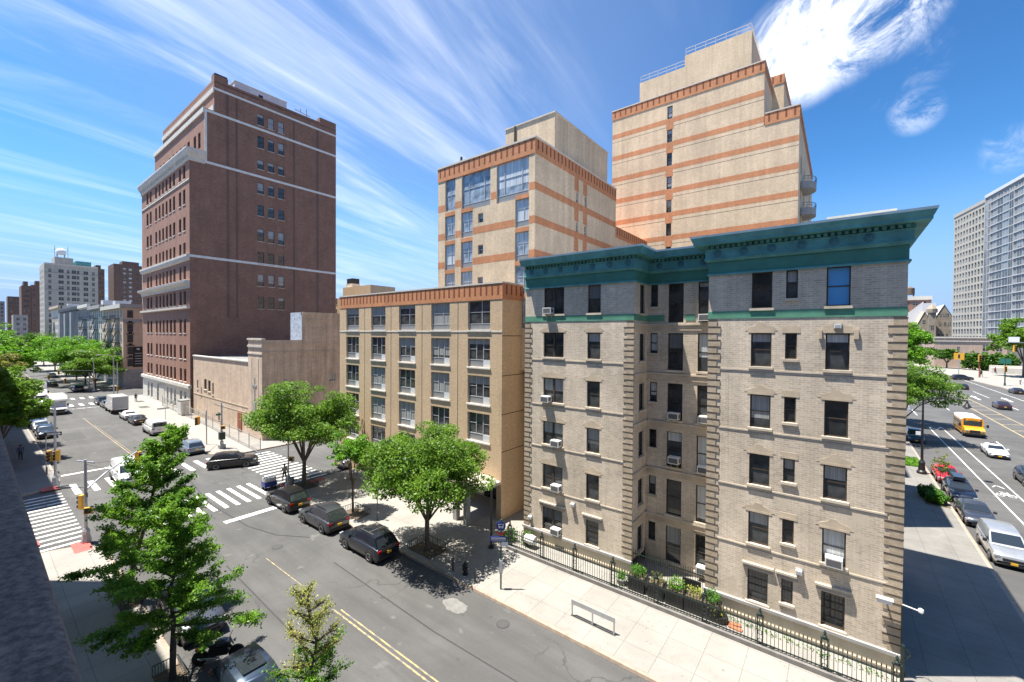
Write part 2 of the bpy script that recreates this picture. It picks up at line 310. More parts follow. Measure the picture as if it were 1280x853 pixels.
# ---------------------------------------------------------------- mesh helpers
class MB:
    """collects faces of several materials; build() links them as ONE mesh object"""
    def __init__(s): s.v = []; s.f = []; s.mi = []; s.mats = []; s.cur = 0
    def mat(s, key):
        if key not in s.mats: s.mats.append(key)
        s.cur = s.mats.index(key); return s
    def add(s, vs, fs):
        k = len(s.v); s.v.extend(tuple(p) for p in vs); s.f.extend(tuple(i+k for i in f) for f in fs); s.mi.extend([s.cur]*len(fs)); return s
    def quad(s, a, b, c, d): return s.add((a, b, c, d), ((0, 1, 2, 3),))
    def box(s, x0, x1, y0, y1, z0, z1):
        return s.add([(x0, y0, z0), (x1, y0, z0), (x1, y1, z0), (x0, y1, z0), (x0, y0, z1), (x1, y0, z1), (x1, y1, z1), (x0, y1, z1)],
                     [(0, 3, 2, 1), (4, 5, 6, 7), (0, 1, 5, 4), (1, 2, 6, 5), (2, 3, 7, 6), (3, 0, 4, 7)])
    def bar(s, p, q, w, h=None):                              # square bar between two points
        p, q = Vector(p), Vector(q); d = (q-p).normalized(); a = d.cross(Vector((0, 0, 1)))
        if a.length < 1e-3: a = Vector((1, 0, 0))
        a.normalize(); b = a.cross(d); a = a*w/2; b = b*(h or w)/2
        vs = [p-a-b, p+a-b, p+a+b, p-a+b, q-a-b, q+a-b, q+a+b, q-a+b]
        return s.add(vs, [(0, 1, 2, 3), (7, 6, 5, 4), (0, 4, 5, 1), (1, 5, 6, 2), (2, 6, 7, 3), (3, 7, 4, 0)])
    def tube(s, pts, rad, n=8, cap=True):
        pts = [Vector(p) for p in pts]; rad = rad if isinstance(rad, (list, tuple)) else [rad]*len(pts); vs = []; fs = []
        for i, p in enumerate(pts):
            d = (pts[min(i+1, len(pts)-1)]-pts[max(i-1, 0)]).normalized()
            a = d.cross(Vector((0, 0, 1)));  a = Vector((1, 0, 0)) if a.length < 1e-3 else a.normalized(); b = a.cross(d)
            for k in range(n):
                t = 2*math.pi*k/n; vs.append(p+(a*math.cos(t)+b*math.sin(t))*rad[i])
        for i in range(len(pts)-1):
            for k in range(n):
                k2 = (k+1) % n; fs.append((i*n+k, (i+1)*n+k, (i+1)*n+k2, i*n+k2))
        if cap: fs += [tuple(range(n)), tuple(reversed(range((len(pts)-1)*n, len(pts)*n)))]
        return s.add(vs, fs)
    def lathe(s, prof, c=(0, 0, 0), n=12, axis='z'):
        vs = []; fs = []
        for r, z in prof:
            for k in range(n):
                t = 2*math.pi*k/n; x, y = r*math.cos(t), r*math.sin(t)
                p = (x, y, z) if axis == 'z' else ((x, z, y) if axis == 'y' else (z, x, y))
                vs.append((p[0]+c[0], p[1]+c[1], p[2]+c[2]))
        for i in range(len(prof)-1):
            for k in range(n): k2 = (k+1) % n; fs.append((i*n+k, i*n+k2, (i+1)*n+k2, (i+1)*n+k))
        fs += [tuple(reversed(range(n))), tuple(range((len(prof)-1)*n, len(prof)*n))]
        return s.add(vs, fs)
    def prism(s, poly, z0, z1):                               # vertical prism over a plan polygon (counter-clockwise)
        n = len(poly); vs = [(x, y, z0) for x, y in poly]+[(x, y, z1) for x, y in poly]
        fs = [tuple(reversed(range(n))), tuple(range(n, 2*n))]+[(i, (i+1) % n, n+(i+1) % n, n+i) for i in range(n)]
        return s.add(vs, fs)
    def sweep(s, path, prof, closed=False):
        """profile (out, z) carried along a plan path; 'out' is to the right of travel"""
        P = [Vector((x, y)) for x, y in path]; vs = []; fs = []; n = len(P); m = len(prof)
        for i in range(n):
            d0 = (P[i]-P[i-1]).normalized() if i > 0 else (P[1]-P[0]).normalized()
            d1 = (P[i+1]-P[i]).normalized() if i < n-1 else d0
            n0 = Vector((d0.y, -d0.x)); n1 = Vector((d1.y, -d1.x)); b = (n0+n1); b = b/max(b.dot(n0), .2) if b.length > 1e-6 else n0
            for o, z in prof: vs.append((P[i].x+b.x*o, P[i].y+b.y*o, z))
        for i in range(n-1):
            for k in range(m-1): fs.append((i*m+k, (i+1)*m+k, (i+1)*m+k+1, i*m+k+1))
        fs += [tuple(range(m-1, -1, -1)), tuple(range((n-1)*m, n*m))]
        return s.add(vs, fs)
    def mesh(s, name, smooth=None, recalc=False):
        me = bpy.data.meshes.new(name); me.from_pydata(s.v, [], s.f)
        for k in s.mats: me.materials.append(M[k])
        me.polygons.foreach_set('material_index', s.mi)
        if recalc:
            bm = bmesh.new(); bm.from_mesh(me); bmesh.ops.recalc_face_normals(bm, faces=bm.faces); bm.to_mesh(me); bm.free()
        if smooth is not None:
            me.polygons.foreach_set('use_smooth', [True]*len(me.polygons)); me.set_sharp_from_angle(angle=R(smooth))
        me.update(); return me
    def build(s, name, parent=None, smooth=None, recalc=False): return link(name, s.mesh(name, smooth, recalc), parent)

def link(name, me, parent=None, loc=None, rz=0, label=None):
    o = bpy.data.objects.new(name, me); COL.objects.link(o)
    if parent is not None: o.parent = parent
    if loc is not None: o.location = loc
    if rz: o.rotation_euler = (0, 0, rz)
    if label: o['label'] = label
    return o
def tag(o, label, cat, group=None, kind=None):
    o['label'] = label; o['category'] = cat
    if group: o['group'] = group
    if kind: o['kind'] = kind
    return o
def thing(name, label, cat, loc=(0, 0, 0), rz=0, group=None):
    o = bpy.data.objects.new(name, None); COL.objects.link(o); o.location = loc; o.rotation_euler = (0, 0, rz); o.empty_display_size = .2
    return tag(o, label, cat, group)
def struct(name, mb, label, cat, **kw):
    o = mb.build(name, **kw); return tag(o, label, cat, kind='structure')
def dup(o, loc=None, rz=None, label=None, group=None):
    c = o.copy(); COL.objects.link(c)
    if loc is not None: c.location = loc
    if rz is not None: c.rotation_euler = (0, 0, rz)
    if label: c['label'] = label
    if group: c['group'] = group
    for ch in list(o.children):
        d = ch.copy(); COL.objects.link(d); d.parent = c
        for g in list(ch.children):
            e = g.copy(); COL.objects.link(e); e.parent = d
    return c

# ---------------------------------------------------------------- facades
class Fr:
    """a facade: u along the wall, w up, d outwards; rz turns a mesh drawn for a wall facing -Y onto it"""
    def __init__(s, ox, oy, ang): s.o = Vector((ox, oy)); s.u = Vector((math.cos(ang), math.sin(ang))); s.n = Vector((s.u.y, -s.u.x)); s.rz = ang
    def pt(s, u, w, d=0): p = s.o+s.u*u+s.n*d; return (p.x, p.y, w)
def front(Y): return Fr(0, Y, 0)             # faces -Y, u = X
def east(X): return Fr(X, 0, math.pi/2)      # faces +X, u = Y
def west(X): return Fr(X, 0, -math.pi/2)     # faces -X, u = -Y

def wall(mb, fr, u0, u1, w0, w1, holes=(), depth=.16, key=None):
    if key: mb.mat(key)
    us = sorted({u0, u1, *[h[0] for h in holes], *[h[1] for h in holes]}); ws = sorted({w0, w1, *[h[2] for h in holes], *[h[3] for h in holes]})
    us = [u for u in us if u0-1e-6 <= u <= u1+1e-6]; ws = [w for w in ws if w0-1e-6 <= w <= w1+1e-6]
    for a, b in zip(us, us[1:]):
        m = (a+b)/2; hs = [h for h in holes if h[0] < m < h[1]]
        start = None
        for c, d in zip(ws, ws[1:]):
            k = (c+d)/2; hole = any(h[2] < k < h[3] for h in hs)
            if not hole and start is None: start = c
            if hole and start is not None: mb.quad(fr.pt(a, start), fr.pt(b, start), fr.pt(b, c), fr.pt(a, c)); start = None
        if start is not None: mb.quad(fr.pt(a, start), fr.pt(b, start), fr.pt(b, ws[-1]), fr.pt(a, ws[-1]))
    for a, b, c, d in holes:
        P = lambda u, w, k: fr.pt(u, w, -k)
        mb.quad(P(a, c, 0), P(a, c, depth), P(a, d, depth), P(a, d, 0)); mb.quad(P(b, c, depth), P(b, c, 0), P(b, d, 0), P(b, d, depth))
        mb.quad(P(a, c, depth), P(a, c, 0), P(b, c, 0), P(b, c, depth)); mb.quad(P(a, d, 0), P(a, d, depth), P(b, d, depth), P(b, d, 0))
def slab(mb, fr, u0, u1, w0, w1, d0, d1, key=None):            # block standing proud of a facade
    if key: mb.mat(key)
    v = [fr.pt(u, w, d) for d in (d1, d0) for u, w in ((u0, w0), (u1, w0), (u1, w1), (u0, w1))]
    mb.add(v, [(0, 1, 2, 3), (7, 6, 5, 4), (0, 4, 5, 1), (1, 5, 6, 2), (2, 6, 7, 3), (3, 7, 4, 0)])

WCACHE = {}
def win_meshes(kind, w, h, frame='frame_dark', glass='glass', sill='sill_stone'):
    """frame, pane and sill meshes; origin at the foot of the opening, outside is -y"""
    k = (kind, round(w, 2), round(h, 2), frame, glass, sill)
    if k in WCACHE: return WCACHE[k]
    F = MB().mat(frame); G = MB().mat(glass); t = .055; x = w/2
    def rect(a, b, c, d, y0=0, y1=.07): F.box(a, b, y0, y1, c, d)
    rect(-x, -x+t, 0, h); rect(x-t, x, 0, h); rect(-x+t, x-t, 0, t); rect(-x+t, x-t, h-t, h)
    gy = .045
    if kind == 'sash':
        rect(-x+t, x-t, h*.49, h*.49+.05, .012, .07)
    elif kind == 'pair':
        rect(-.07, .07, t, h-t, -.005, .07); rect(-x+t, -.07, h*.47, h*.47+.045, .012, .07); rect(.07, x-t, h*.47, h*.47+.045, .012, .07)
    elif kind == 'triple':                                    # three lights over a ventilation panel
        pz = h*.24; rect(-x+t, x-t, pz, pz+t)
        for q in (-w*.14, w*.17): rect(q-.03, q+.03, pz+t, h-t)
        rect(-x+t, -w*.14-.03, h*.62, h*.62+.04, .012, .07); rect(w*.17+.03, x-t, h*.62, h*.62+.04, .012, .07)
        F.mat('panel_grey').box(-x+t, w*.17, .02, .065, t, pz); F.mat('panel_white').box(w*.17, x-t, -.01, .065, t, pz); F.mat(frame)
    elif kind == 'triple_plain':
        pz = h*.2; rect(-x+t, x-t, pz, pz+t)
        rect(w*.1-.03, w*.1+.03, pz+t, h-t); rect(w*.1+.03, x-t, h*.6, h*.6+.04, .012, .07); rect(-x+t, w*.1-.03, h*.6, h*.6+.04, .012, .07)
        F.mat('panel_grey').box(-x+t, x-t, .015, .065, t, pz); F.mat(frame)
    elif kind == 'studio':                                    # big studio light, four bays
        pz = h*.16; rect(-x+t, x-t, pz, pz+t); rect(-x+t, x-t, h*.56, h*.56+.05, .01, .07)
        for q in (-w*.26, w*.28): rect(q-.03, q+.03, pz+t, h*.56); rect(q-.03, q+.03, h*.56+.05, h-t)
        F.mat('panel_grey').box(-x+t, x-t, .015, .065, t, pz); F.mat(frame)
    elif kind == 'two_by_two':
        rect(-.025, .025, t, h-t, .01, .07); rect(-x+t, -.025, h*.5, h*.5+.04, .012, .07); rect(.025, x-t, h*.5, h*.5+.04, .012, .07)
    G.quad((-x+.02, gy, .02), (x-.02, gy, .02), (x-.02, gy, h-.02), (-x+.02, gy, h-.02))
    S = MB().mat(sill).box(-x-.09, x+.09, -.145, -.02, -.13, -.004)
    WCACHE[k] = (F.mesh('window'), G.mesh('pane'), S.mesh('sill') if sill else None)
    return WCACHE[k]
def window(parent, fr, u0, u1, w0, w1, kind='sash', frame='frame_dark', glass='glass', sill='sill_stone', inset=.10, name='window', label=None):
    F, G, S = win_meshes(kind, u1-u0-.004, w1-w0-.004, frame, glass, sill)
    o = link(name, F, parent, fr.pt((u0+u1)/2, w0+.002, -inset), fr.rz, label)
    link('pane', G, o)
    if S: link('sill', S, o, (0, 0-inset+.06, 0))
    return o
def window_bank(parent, wins, name='window'):
    """the many smaller windows beyond the hundredth, as one part"""
    mb = MB()
    for fr, u0, u1, w0, w1, kw in wins:
        w, h, x, ins = u1-u0, w1-w0, (u0+u1)/2, kw.get('inset', .10)
        t = .07; fk = kw.get('frame', 'frame_dark')
        for a, b, c, d in ((u0, u0+t, w0, w1), (u1-t, u1, w0, w1), (u0+t, u1-t, w0, w0+t), (u0+t, u1-t, w1-t, w1), (u0+t, u1-t, w0+h*.48, w0+h*.48+.05)):
            slab(mb, fr, a, b, c, d, -ins-.06, -ins, fk)
        mb.mat(kw.get('glass', 'glass')).quad(*[fr.pt(u, w_, -ins-.045) for u, w_ in ((u0, w0), (u1, w0), (u1, w1), (u0, w1))])
        if kw.get('sill', 'sill_stone'): slab(mb, fr, u0-.08, u1+.08, w0-.13, w0-.004, -.08, .08, kw.get('sill', 'sill_stone'))
    o = mb.build(name, parent); o['kind'] = 'stuff'; return o
def windows_capped(parent, wins, cap=100):
    d = lambda t: (Vector(t[0].pt((t[1]+t[2])/2, t[3]))-Vector((0, 0, 15))).length/max(t[2]-t[1], .1)**.5
    wins = sorted(wins, key=d)
    for fr, a, b, c, e, kw in wins[:cap]: window(parent, fr, a, b, c, e, **kw)
    if wins[cap:]: window_bank(parent, wins[cap:])
def ribs(mb, fr, u0, u1, w0, w1, step, wid=.16, key='dark_slot', d=.012):
    n = max(1, int((u1-u0)/step)); s = (u1-u0)/n
    for i in range(n): slab(mb, fr, u0+s*(i+.5)-wid/2, u0+s*(i+.5)+wid/2, w0, w1, 0, d, key)

# ---------------------------------------------------------------- the setting: ground, carriageways, pavements, markings
def rounded(x0, x1, y0, y1, r=3.0, corners=(1, 1, 1, 1), n=6):
    """rectangle with rounded corners: SW, SE, NE, NW"""
    pts = []
    for (cx, cy, a0, on, px, py) in ((x0+r, y0+r, 180, corners[0], x0, y0), (x1-r, y0+r, 270, corners[1], x1, y0), (x1-r, y1-r, 0, corners[2], x1, y1), (x0+r, y1-r, 90, corners[3], x0, y1)):
        if not on: pts.append((px, py)); continue
        for i in range(n+1): t = R(a0+90*i/n); pts.append((cx+r*math.cos(t), cy+r*math.sin(t)))
    return pts
def inset_poly(poly, d):
    P = [Vector(p) for p in poly]; out = []
    for i in range(len(P)):
        a = (P[i]-P[i-1]).normalized(); b = (P[(i+1) % len(P)]-P[i]).normalized(); na = Vector((-a.y, a.x)); nb = Vector((-b.y, b.x)); m = na+nb
        out.append(tuple(P[i]+m/max(m.dot(na), .3)*d))
    return out
def pavement(name, poly, label, key='concrete', kerb='kerb'):
    inner = inset_poly(poly, .2)
    mb = MB().mat(key).prism(inner, .0, .154)
    n = len(poly); mb.mat(kerb)
    v = [(x, y, 0) for x, y in poly]+[(x, y, .145) for x, y in inset_poly(poly, .03)]+[(x, y, .15) for x, y in inner]
    f = []
    for i in range(n): j = (i+1) % n; f += [(i, j, n+j, n+i), (n+i, n+j, 2*n+j, 2*n+i)]
    mb.add(v, f); return struct(name, mb, label, 'pavement')
TAR = [(-52.4, 13.7), (-43.2, 12.9), (-36.1, 13.2), (-32.9, 13.95), (-30.6, 15.3)]
def build_ground():
    g = MB().mat('asphalt'); g.add([(-2600, -2600, -.012), (2600, -2600, -.012), (2600, 2600, -.012), (-2600, 2600, -.012)], [(0, 1, 2, 3)])
    struct('ground', g, 'wide grey ground sheet under the town', 'ground')
    def road(name, x0, x1, y0, y1, z, label):
        m = MB().mat('asphalt').quad((x0, y0, z), (x1, y0, z), (x1, y1, z), (x0, y1, z)); struct(name, m, label, 'road')
    road('street', -700, 60, 5.4, 18.4, -.008, 'long grey street running past the old apartment house')
    road('avenue', 7.6, 40, -60, 600, -.004, 'wide avenue on the right with bicycle lane and hatched median')
    road('side_street', -59, -41.4, -80, 300, -.004, 'narrow cross street between the red tower and the brown block')
    pavement('pavement_north', rounded(-42.2, 8.0, 18.0, 150, 3.2, (1, 1, 1, 1)), 'pale concrete pavement in front of the old apartment house and brown block')
    pavement('pavement_church', rounded(-131, -58.3, 18.0, 160, 3.2), 'pale pavement below the church and the red tower')
    pavement('pavement_far', rounded(-640, -149, 18.0, 160, 3.2), 'pavement beyond the red tower by the peach building')
    pavement('pavement_south', rounded(-42.2, 8.0, -60, 5.75, 3.2), 'pavement below the camera with young ginkgo trees')
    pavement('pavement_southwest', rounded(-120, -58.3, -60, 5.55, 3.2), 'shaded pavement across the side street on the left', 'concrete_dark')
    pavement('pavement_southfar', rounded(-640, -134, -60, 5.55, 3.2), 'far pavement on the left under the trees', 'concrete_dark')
    pavement('pavement_avenue_far', [(39, -60), (90, -60), (90, 330), (30, 330), (34, 240), (38.5, 190)], 'broad pale pavement across the avenue')
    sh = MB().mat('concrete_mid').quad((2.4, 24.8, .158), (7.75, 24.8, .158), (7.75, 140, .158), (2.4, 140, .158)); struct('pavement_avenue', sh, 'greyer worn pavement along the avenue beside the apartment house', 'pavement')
    # markings
    def mk(name, key, label, quads, z=.004):
        mb = MB().mat(key)
        for q in quads: mb.add([(x, y, z) for x, y in q], [tuple(range(len(q)))])
        struct(name, mb, label, 'road marking')
    rect = lambda x0, x1, y0, y1: [(x0, y0), (x1, y0), (x1, y1), (x0, y1)]
    mk('crosswalk', 'paint_white', 'white crosswalk bars across the street before the pedestrian with the cart', [rect(-46.4, -41.3, y, y+.34) for y in np.arange(8.2, 17.6, .86)])
    mk('crosswalk', 'paint_white', 'white crosswalk bars beside the white van', [rect(-59.4, -55.4, y, y+.45) for y in np.arange(5.95, 17.5, 1.25)])
    mk('crosswalk', 'paint_white', 'white crosswalk bars between the church corner and the bushy street tree', [rect(x, x+.33, 18.9, 23.4) for x in np.arange(-57, -42.8, 1.05)])
    mk('crosswalk', 'paint_white', 'white crosswalk bars beside the red painted kerb ramp, half in shade', [rect(x, x+.30, 1.4, 5.2) for x in np.arange(-57, -42.8, 1.0)])
    mk('crosswalk', 'paint_white', 'far crosswalk bars beyond the white box truck', [rect(x0, x0+3.4, y, y+.6) for x0 in (-125, -137) for y in np.arange(6.4, 17.6, 1.5)])
    mk('stop_line', 'paint_white', 'broad white stop line behind the black parked car', [rect(-38.5, -37.9, 12.3, 17.3)])
    mk('stop_line', 'paint_white', 'white stop line behind the crosswalk near the one way sign', [rect(-64, -63.5, 5.8, 11.9)])
    mk('stop_line', 'paint_worn', 'far white stop line by the box truck', [rect(-117.6, -117, 12, 17.4)])
    mk('centre_line', 'paint_yellow', 'faded double yellow line in the middle of the street', [rect(-21.6, -8, 12.02, 12.11), rect(-21.2, -8, 12.27, 12.35), rect(-30, -25, 12.04, 12.09), rect(-104, -61, 12.1, 12.19), rect(-95, -66, 12.38, 12.43), rect(-330, -140, 12.1, 12.25)])
    mk('bicycle_lane_line', 'paint_white', 'two white lines of the bicycle lane on the avenue', [rect(11.82, 11.94, 20, 98), rect(13.46, 13.58, 20, 100), rect(11.8, 11.95, 112, 200)])
    bx, by, s = 12.68, 60.5, 1.0
    q = []
    def ring(cx, cy, rx, ry, t, n=16):
        return [[(cx+rx*math.cos(2*math.pi*i/n), cy+ry*math.sin(2*math.pi*i/n)), (cx+(rx+t)*math.cos(2*math.pi*i/n), cy+(ry+t)*math.sin(2*math.pi*i/n)), (cx+(rx+t)*math.cos(2*math.pi*(i+1)/n), cy+(ry+t)*math.sin(2*math.pi*(i+1)/n)), (cx+rx*math.cos(2*math.pi*(i+1)/n), cy+ry*math.sin(2*math.pi*(i+1)/n))] for i in range(n)]
    def stroke(x0, y0, x1, y1, w=.09):
        d = Vector((x1-x0, y1-y0)).normalized(); a = Vector((-d.y, d.x))*w/2
        return [(x0-a.x, y0-a.y), (x1-a.x, y1-a.y), (x1+a.x, y1+a.y), (x0+a.x, y0+a.y)]
    q += ring(bx-.38, by, .20, .42, .09)+ring(bx+.38, by, .20, .42, .09)
    q += [stroke(bx-.38, by, bx-.12, by+.9), stroke(bx-.12, by+.9, bx+.3, by+.8), stroke(bx+.38, by, bx+.25, by+1.2), stroke(bx-.12, by+.9, bx+.05, by+.05), stroke(bx+.05, by+.05, bx+.3, by+.8), stroke(bx-.25, by+1.15, bx+.0, by+1.2)]
    q += [stroke(bx-.4, by+2.6, bx, by+3.5, .12), stroke(bx, by+3.5, bx+.4, by+2.6, .12)]
    mk('bicycle_symbol', 'paint_white', 'white bicycle symbol painted in the bicycle lane', q)
    mk('bicycle_symbol', 'paint_white', 'far white bicycle lane mark ahead of the tree shadow', [stroke(11.9, 99, 12.6, 96.5, .2), stroke(12.6, 96.5, 13.5, 100, .2)])
    h = [rect(22.0, 22.25, 40, 330), rect(24.9, 25.15, 40, 330)]
    for y in np.arange(60, 200, 6.2): h.append([(22.25, y), (24.9, y+1.5), (24.9, y+1.9), (22.25, y+.4)])
    mk('median_hatching', 'paint_yellow', 'yellow hatched median between the traffic directions of the avenue', h)
    mk('lane_line', 'paint_white', 'white lane lines on the far side of the avenue', [rect(29.4, 29.55, y, y+(12 if y < 150 else 16)) for y in np.arange(90, 330, 22)]+[rect(34.6, 34.75, 80, 330)])
    mk('lane_line', 'paint_white', 'short white dashes on the near side of the avenue', [rect(17.9, 18.05, y, y+3) for y in np.arange(40, 240, 12)])
    mk('turn_arrow', 'paint_white', 'white turn arrows in the avenue beyond the dark sedan', [[(26.6, 150), (27.1, 150), (27.1, 156), (27.5, 156), (26.85, 159), (26.2, 156), (26.6, 156)], [(31.8, 150), (32.3, 150), (32.3, 156), (32.7, 156), (32.05, 159), (31.4, 156), (31.8, 156)]])
    # patches and covers in the carriageway
    rnd = random.Random(4)
    def ragged(cx, cy, rx, ry, n=22): return [(cx+rx*math.cos(2*math.pi*i/n)*rnd.uniform(.85, 1.1), cy+ry*math.sin(2*math.pi*i/n)*rnd.uniform(.85, 1.1)) for i in range(n)]
    mk('road_patch', 'road_pale', 'pale rounded cement patch in the roadway near the hydrant', [ragged(-16.6, 16.4, .85, .5)], .002)
    for x, y, lab in ((-13.6, 16.9, 'round iron manhole cover near the kerb below the bus stop'), (-31.0, 13.2, 'round iron manhole cover beside the worn centre line'), (-47.5, 10.0, 'iron manhole cover in the middle of the crossing')):
        m = MB().mat('tar').lathe([(.34, -.002), (.34, .003)], (x, y, 0), 20).mat('asphalt_patch').lathe([(.30, .0), (.30, .006)], (x, y, 0), 20)
        tag(m.build('manhole_cover'), lab, 'manhole cover')
    mk('tar_seam', 'tar', 'dark tar seam wandering over the asphalt between the crosswalk and the charcoal crossover', [stroke(*TAR[i], *TAR[i+1], .09) for i in range(len(TAR)-1)], .003)
    mk('tar_seam', 'tar', 'dark tar seam along the roadway in front of the apartment house', [stroke(-26, 14.6, -16, 14.3, .07), stroke(-16, 14.3, -8.5, 14.5, .06), stroke(-31, 10.1, -20, 9.8, .07)], .003)
    mk('road_patch', 'asphalt_patch', 'squarish darker asphalt patches in the roadway', [rect(-36, -32.5, 8.2, 10.4), rect(-71, -66, 13.2, 15.4), rect(-90, -84, 8.0, 10.2), rect(14.6, 17.2, 52, 58), rect(18.4, 21.2, 74, 84)], .0015)
    # painted kerb ramps
    for x, y, rx, ry, lab in ((-41.2, 4.7, 1.0, .45, 'red kerb ramp at the foot of the near signal pole'), (-44.3, 2.6, .5, .35, 'small red kerb ramp mat at the shaded crosswalk'), (-58.9, 4.6, .7, .55, 'red kerb ramp beside the one way pole'), (-42.6, 19.0, .6, .45, 'red kerb ramp where the pedestrian waits'), (-41.6, 21.4, .4, .8, 'red kerb ramp behind the waste bin')):
        tag(MB().mat('red_ramp').box(x-rx, x+rx, y-ry, y+ry, .10, .160).build('kerb_ramp'), lab, 'kerb ramp')
build_ground()

# ---------------------------------------------------------------- the old apartment house with the green cornice
AC_SPOTS = []
def apartment_house():
    T = thing('apartment_house', 'old buff brick apartment house with a blue green cornice and green band', 'apartment building', (-8, 25, 0))
    inv = Vector((-8, 25, 0))
    P = thing  # parts are parented with the inverse of the thing's place
    def part(mb, name, **kw):
        o = mb.build(name, T, **kw); o.matrix_parent_inverse = Matrix.Translation(-inv); return o
    F = front(25.0); B = front(27.35); LR = east(-10.0); RL = west(-5.75); E_ = east(2.27)
    rows = [(16.45, 18.29), (13.44, 15.16), (10.28, 11.98), (7.30, 8.90), (4.22, 5.86), (1.20, 2.84)]
    hF, hB, hL = [], [], []; W = []
    for i, (a, b) in enumerate(rows):
        cut = b-.42 if i else b-.0
        hF += [(-16.6, -14.95, a, b), (-13.15, -12.22, a, b), (-3.68, -2.76, a, b), (-2.18, -1.69, a+.44, b), (-.56, .34, a, b)]
        lo = a-.62
        hB += [(-9.82, -9.34, a+.42, b), (-8.68, -7.74, lo, b), (-6.88, -6.02, lo, b)]
        hL += [(26.0, 26.85, a-.05, b-.05)]
    wl = MB()
    wall(wl, F, -18.2, -10, 1.05, 18.4, [h for h in hF if h[1] < -10], .17, 'old_brick')
    wall(wl, F, -5.75, 2.27, 1.05, 18.4, [h for h in hF if h[0] > -5], .17)
    wall(wl, B, -10, -5.75, 0, 18.4, hB, .17); wall(wl, LR, 25, 27.35, 1.05, 18.4, hL, .17); wall(wl, RL, -27.35, -25, 1.05, 18.4)
    # east side, rear and the party wall
    hE = [(y, y+1.0, a, b) for a, b in rows for y in (27.2, 30.4, 33.6)]
    wall(wl, E_, 25, 36.5, 1.05, 20.0, hE, .17)
    wall(wl, west(-18.2), -36.5, -25, 0, 20.0); wall(wl, Fr(0, 36.5, math.pi), -2.27, 18.2, 0, 20.0)
    part(wl, 'wall')
    rf = MB().mat('roof_silver').prism([(-18.2, 25.0), (-10, 25.0), (-10, 27.35), (-5.75, 27.35), (-5.75, 25.0), (2.27, 25.0), (2.27, 36.5), (-18.2, 36.5)], 20.05, 20.2)
    rf.mat('orange_brick').box(-17.8, -10.4, 25.6, 25.8, 20.2, 20.5).box(-5.3, 1.8, 25.6, 25.8, 20.2, 20.5).box(-10.4, -5.3, 27.9, 28.1, 20.2, 20.5); rf.mat('limestone').box(-.6, 1.9, 25.3, 25.55, 20.2, 20.72)
    part(rf, 'roof')
    # plinth and its ledge
    pl = MB()
    for fr, a, b in ((F, -18.2, -10.0), (F, -5.75, 2.27)):
        slab(pl, fr, a, b, 0, .95, -.3, .06, 'cement'); slab(pl, fr, a-.05, b+.05, .95, 1.10, -.05, .16, 'cement_grey'); slab(pl, fr, a, b, .30, .36, .06, .12, 'sill_stone')
    slab(pl, E_, 25.06, 36.5, 0, 1.05, -.3, .06, 'cement')
    part(pl, 'plinth')
    # painted band, string courses, quoins, lintels, worn pediments over the windows
    gb = MB()
    for fr, a, b in ((F, -18.2, -9.98), (F, -5.77, 2.29), (B, -10, -8.9), (B, -7.6, -7.05), (LR, 25, 27.35), (RL, -27.35, -25), (E_, 25, 36.5)): slab(gb, fr, a, b, 15.93, 16.32, -.02, .025, 'band_green')
    part(gb, 'painted_band')
    sc = MB()
    for z in (13.26, 10.10, 7.12, 4.04):
        for fr, a, b in ((F, -17.6, -10.6), (F, -5.15, 1.75)): slab(sc, fr, a, b, z-.06, z+.02, -.02, .03, 'sill_stone'); slab(sc, fr, a, b, z-.12, z-.07, -.02, .02, 'cement_grey')
    for z in (15.35, 12.2, 9.1, 6.05, 3.05):
        for fr, a, b in ((B, -10, -5.75), (LR, 25.03, 27.35)): slab(sc, fr, a, b, z-.02, z+.30, -.02, .05, 'lintel_stone'); slab(sc, fr, a, b, z+.30, z+.40, -.02, .10, 'sill_stone')
    part(sc, 'string_course')
    for fr, a, sgn in ((F, -18.2, 1), (F, -10, -1), (F, -5.75, 1), (F, 2.27, -1), (E_, 25, 1)):
        qu = MB(); z, k = 1.12, 0
        while z < 15.7:
            w = .62 if k % 2 else .44
            u0, u1 = (a, a+w) if sgn > 0 else (a-w, a); e = .035
            if sgn < 0 and fr is F: u1 += .03
            slab(qu, fr, u0, u1, z, z+.315, -.02, e, 'quoin_brick'); slab(qu, fr, u0, u1+.004, z+.315, z+.36, -.02, e+.012, 'groove_and_shadow')  # dark strips paint the shadow lines between quoin blocks
            z += .36; k += 1
        part(qu, 'quoins')
    li = MB(); rnd = random.Random(3)
    for i, (a, b) in enumerate(rows):
        if i == 0: continue
        for u0, u1 in ((-16.6, -14.95), (-13.15, -12.22), (-3.68, -2.76), (-2.18, -1.69), (-.56, .34)):
            if (i, u0) != (1, -16.6): part(li, 'lintel'); li = MB()
            if i == 5:                                         # moulded hoods over the lowest row
                slab(li, F, u0-.2, u1+.22, b+.06, b+.26, -.02, .05, 'cement_grey'); slab(li, F, u0-.24, u1+.26, b+.26, b+.36, -.02, .14, 'sill_stone')
            else:
                slab(li, F, u0-.13, u1+.13, b+.02, b+.12, -.02, .02, 'lintel_stone')
                c = (u0+u1)/2; h = (u1-u0)/2+.28
                if u1-u0 > .6:
                    li.mat('lintel_stone').add([F.pt(u, w, d) for d in (.010, -.02) for u, w in ((c-h, b+.124), (c+h, b+.124), (c+h*.72, b+.32+rnd.uniform(-.04, .04)), (c+.22, b+.40), (c+.10, b+.56+rnd.uniform(-.06, .05)), (c-.14, b+.53), (c-.25, b+.38), (c-h*.75, b+.30+rnd.uniform(-.05, .03)))],
                           [tuple(range(8)), *[(k, k+8, (k+1) % 8+8, (k+1) % 8) for k in range(8)]])
                else: slab(li, F, u0-.12, u1+.12, b+.124, b+.33, -.02, .012, 'lintel_stone')
    part(li, 'lintel')
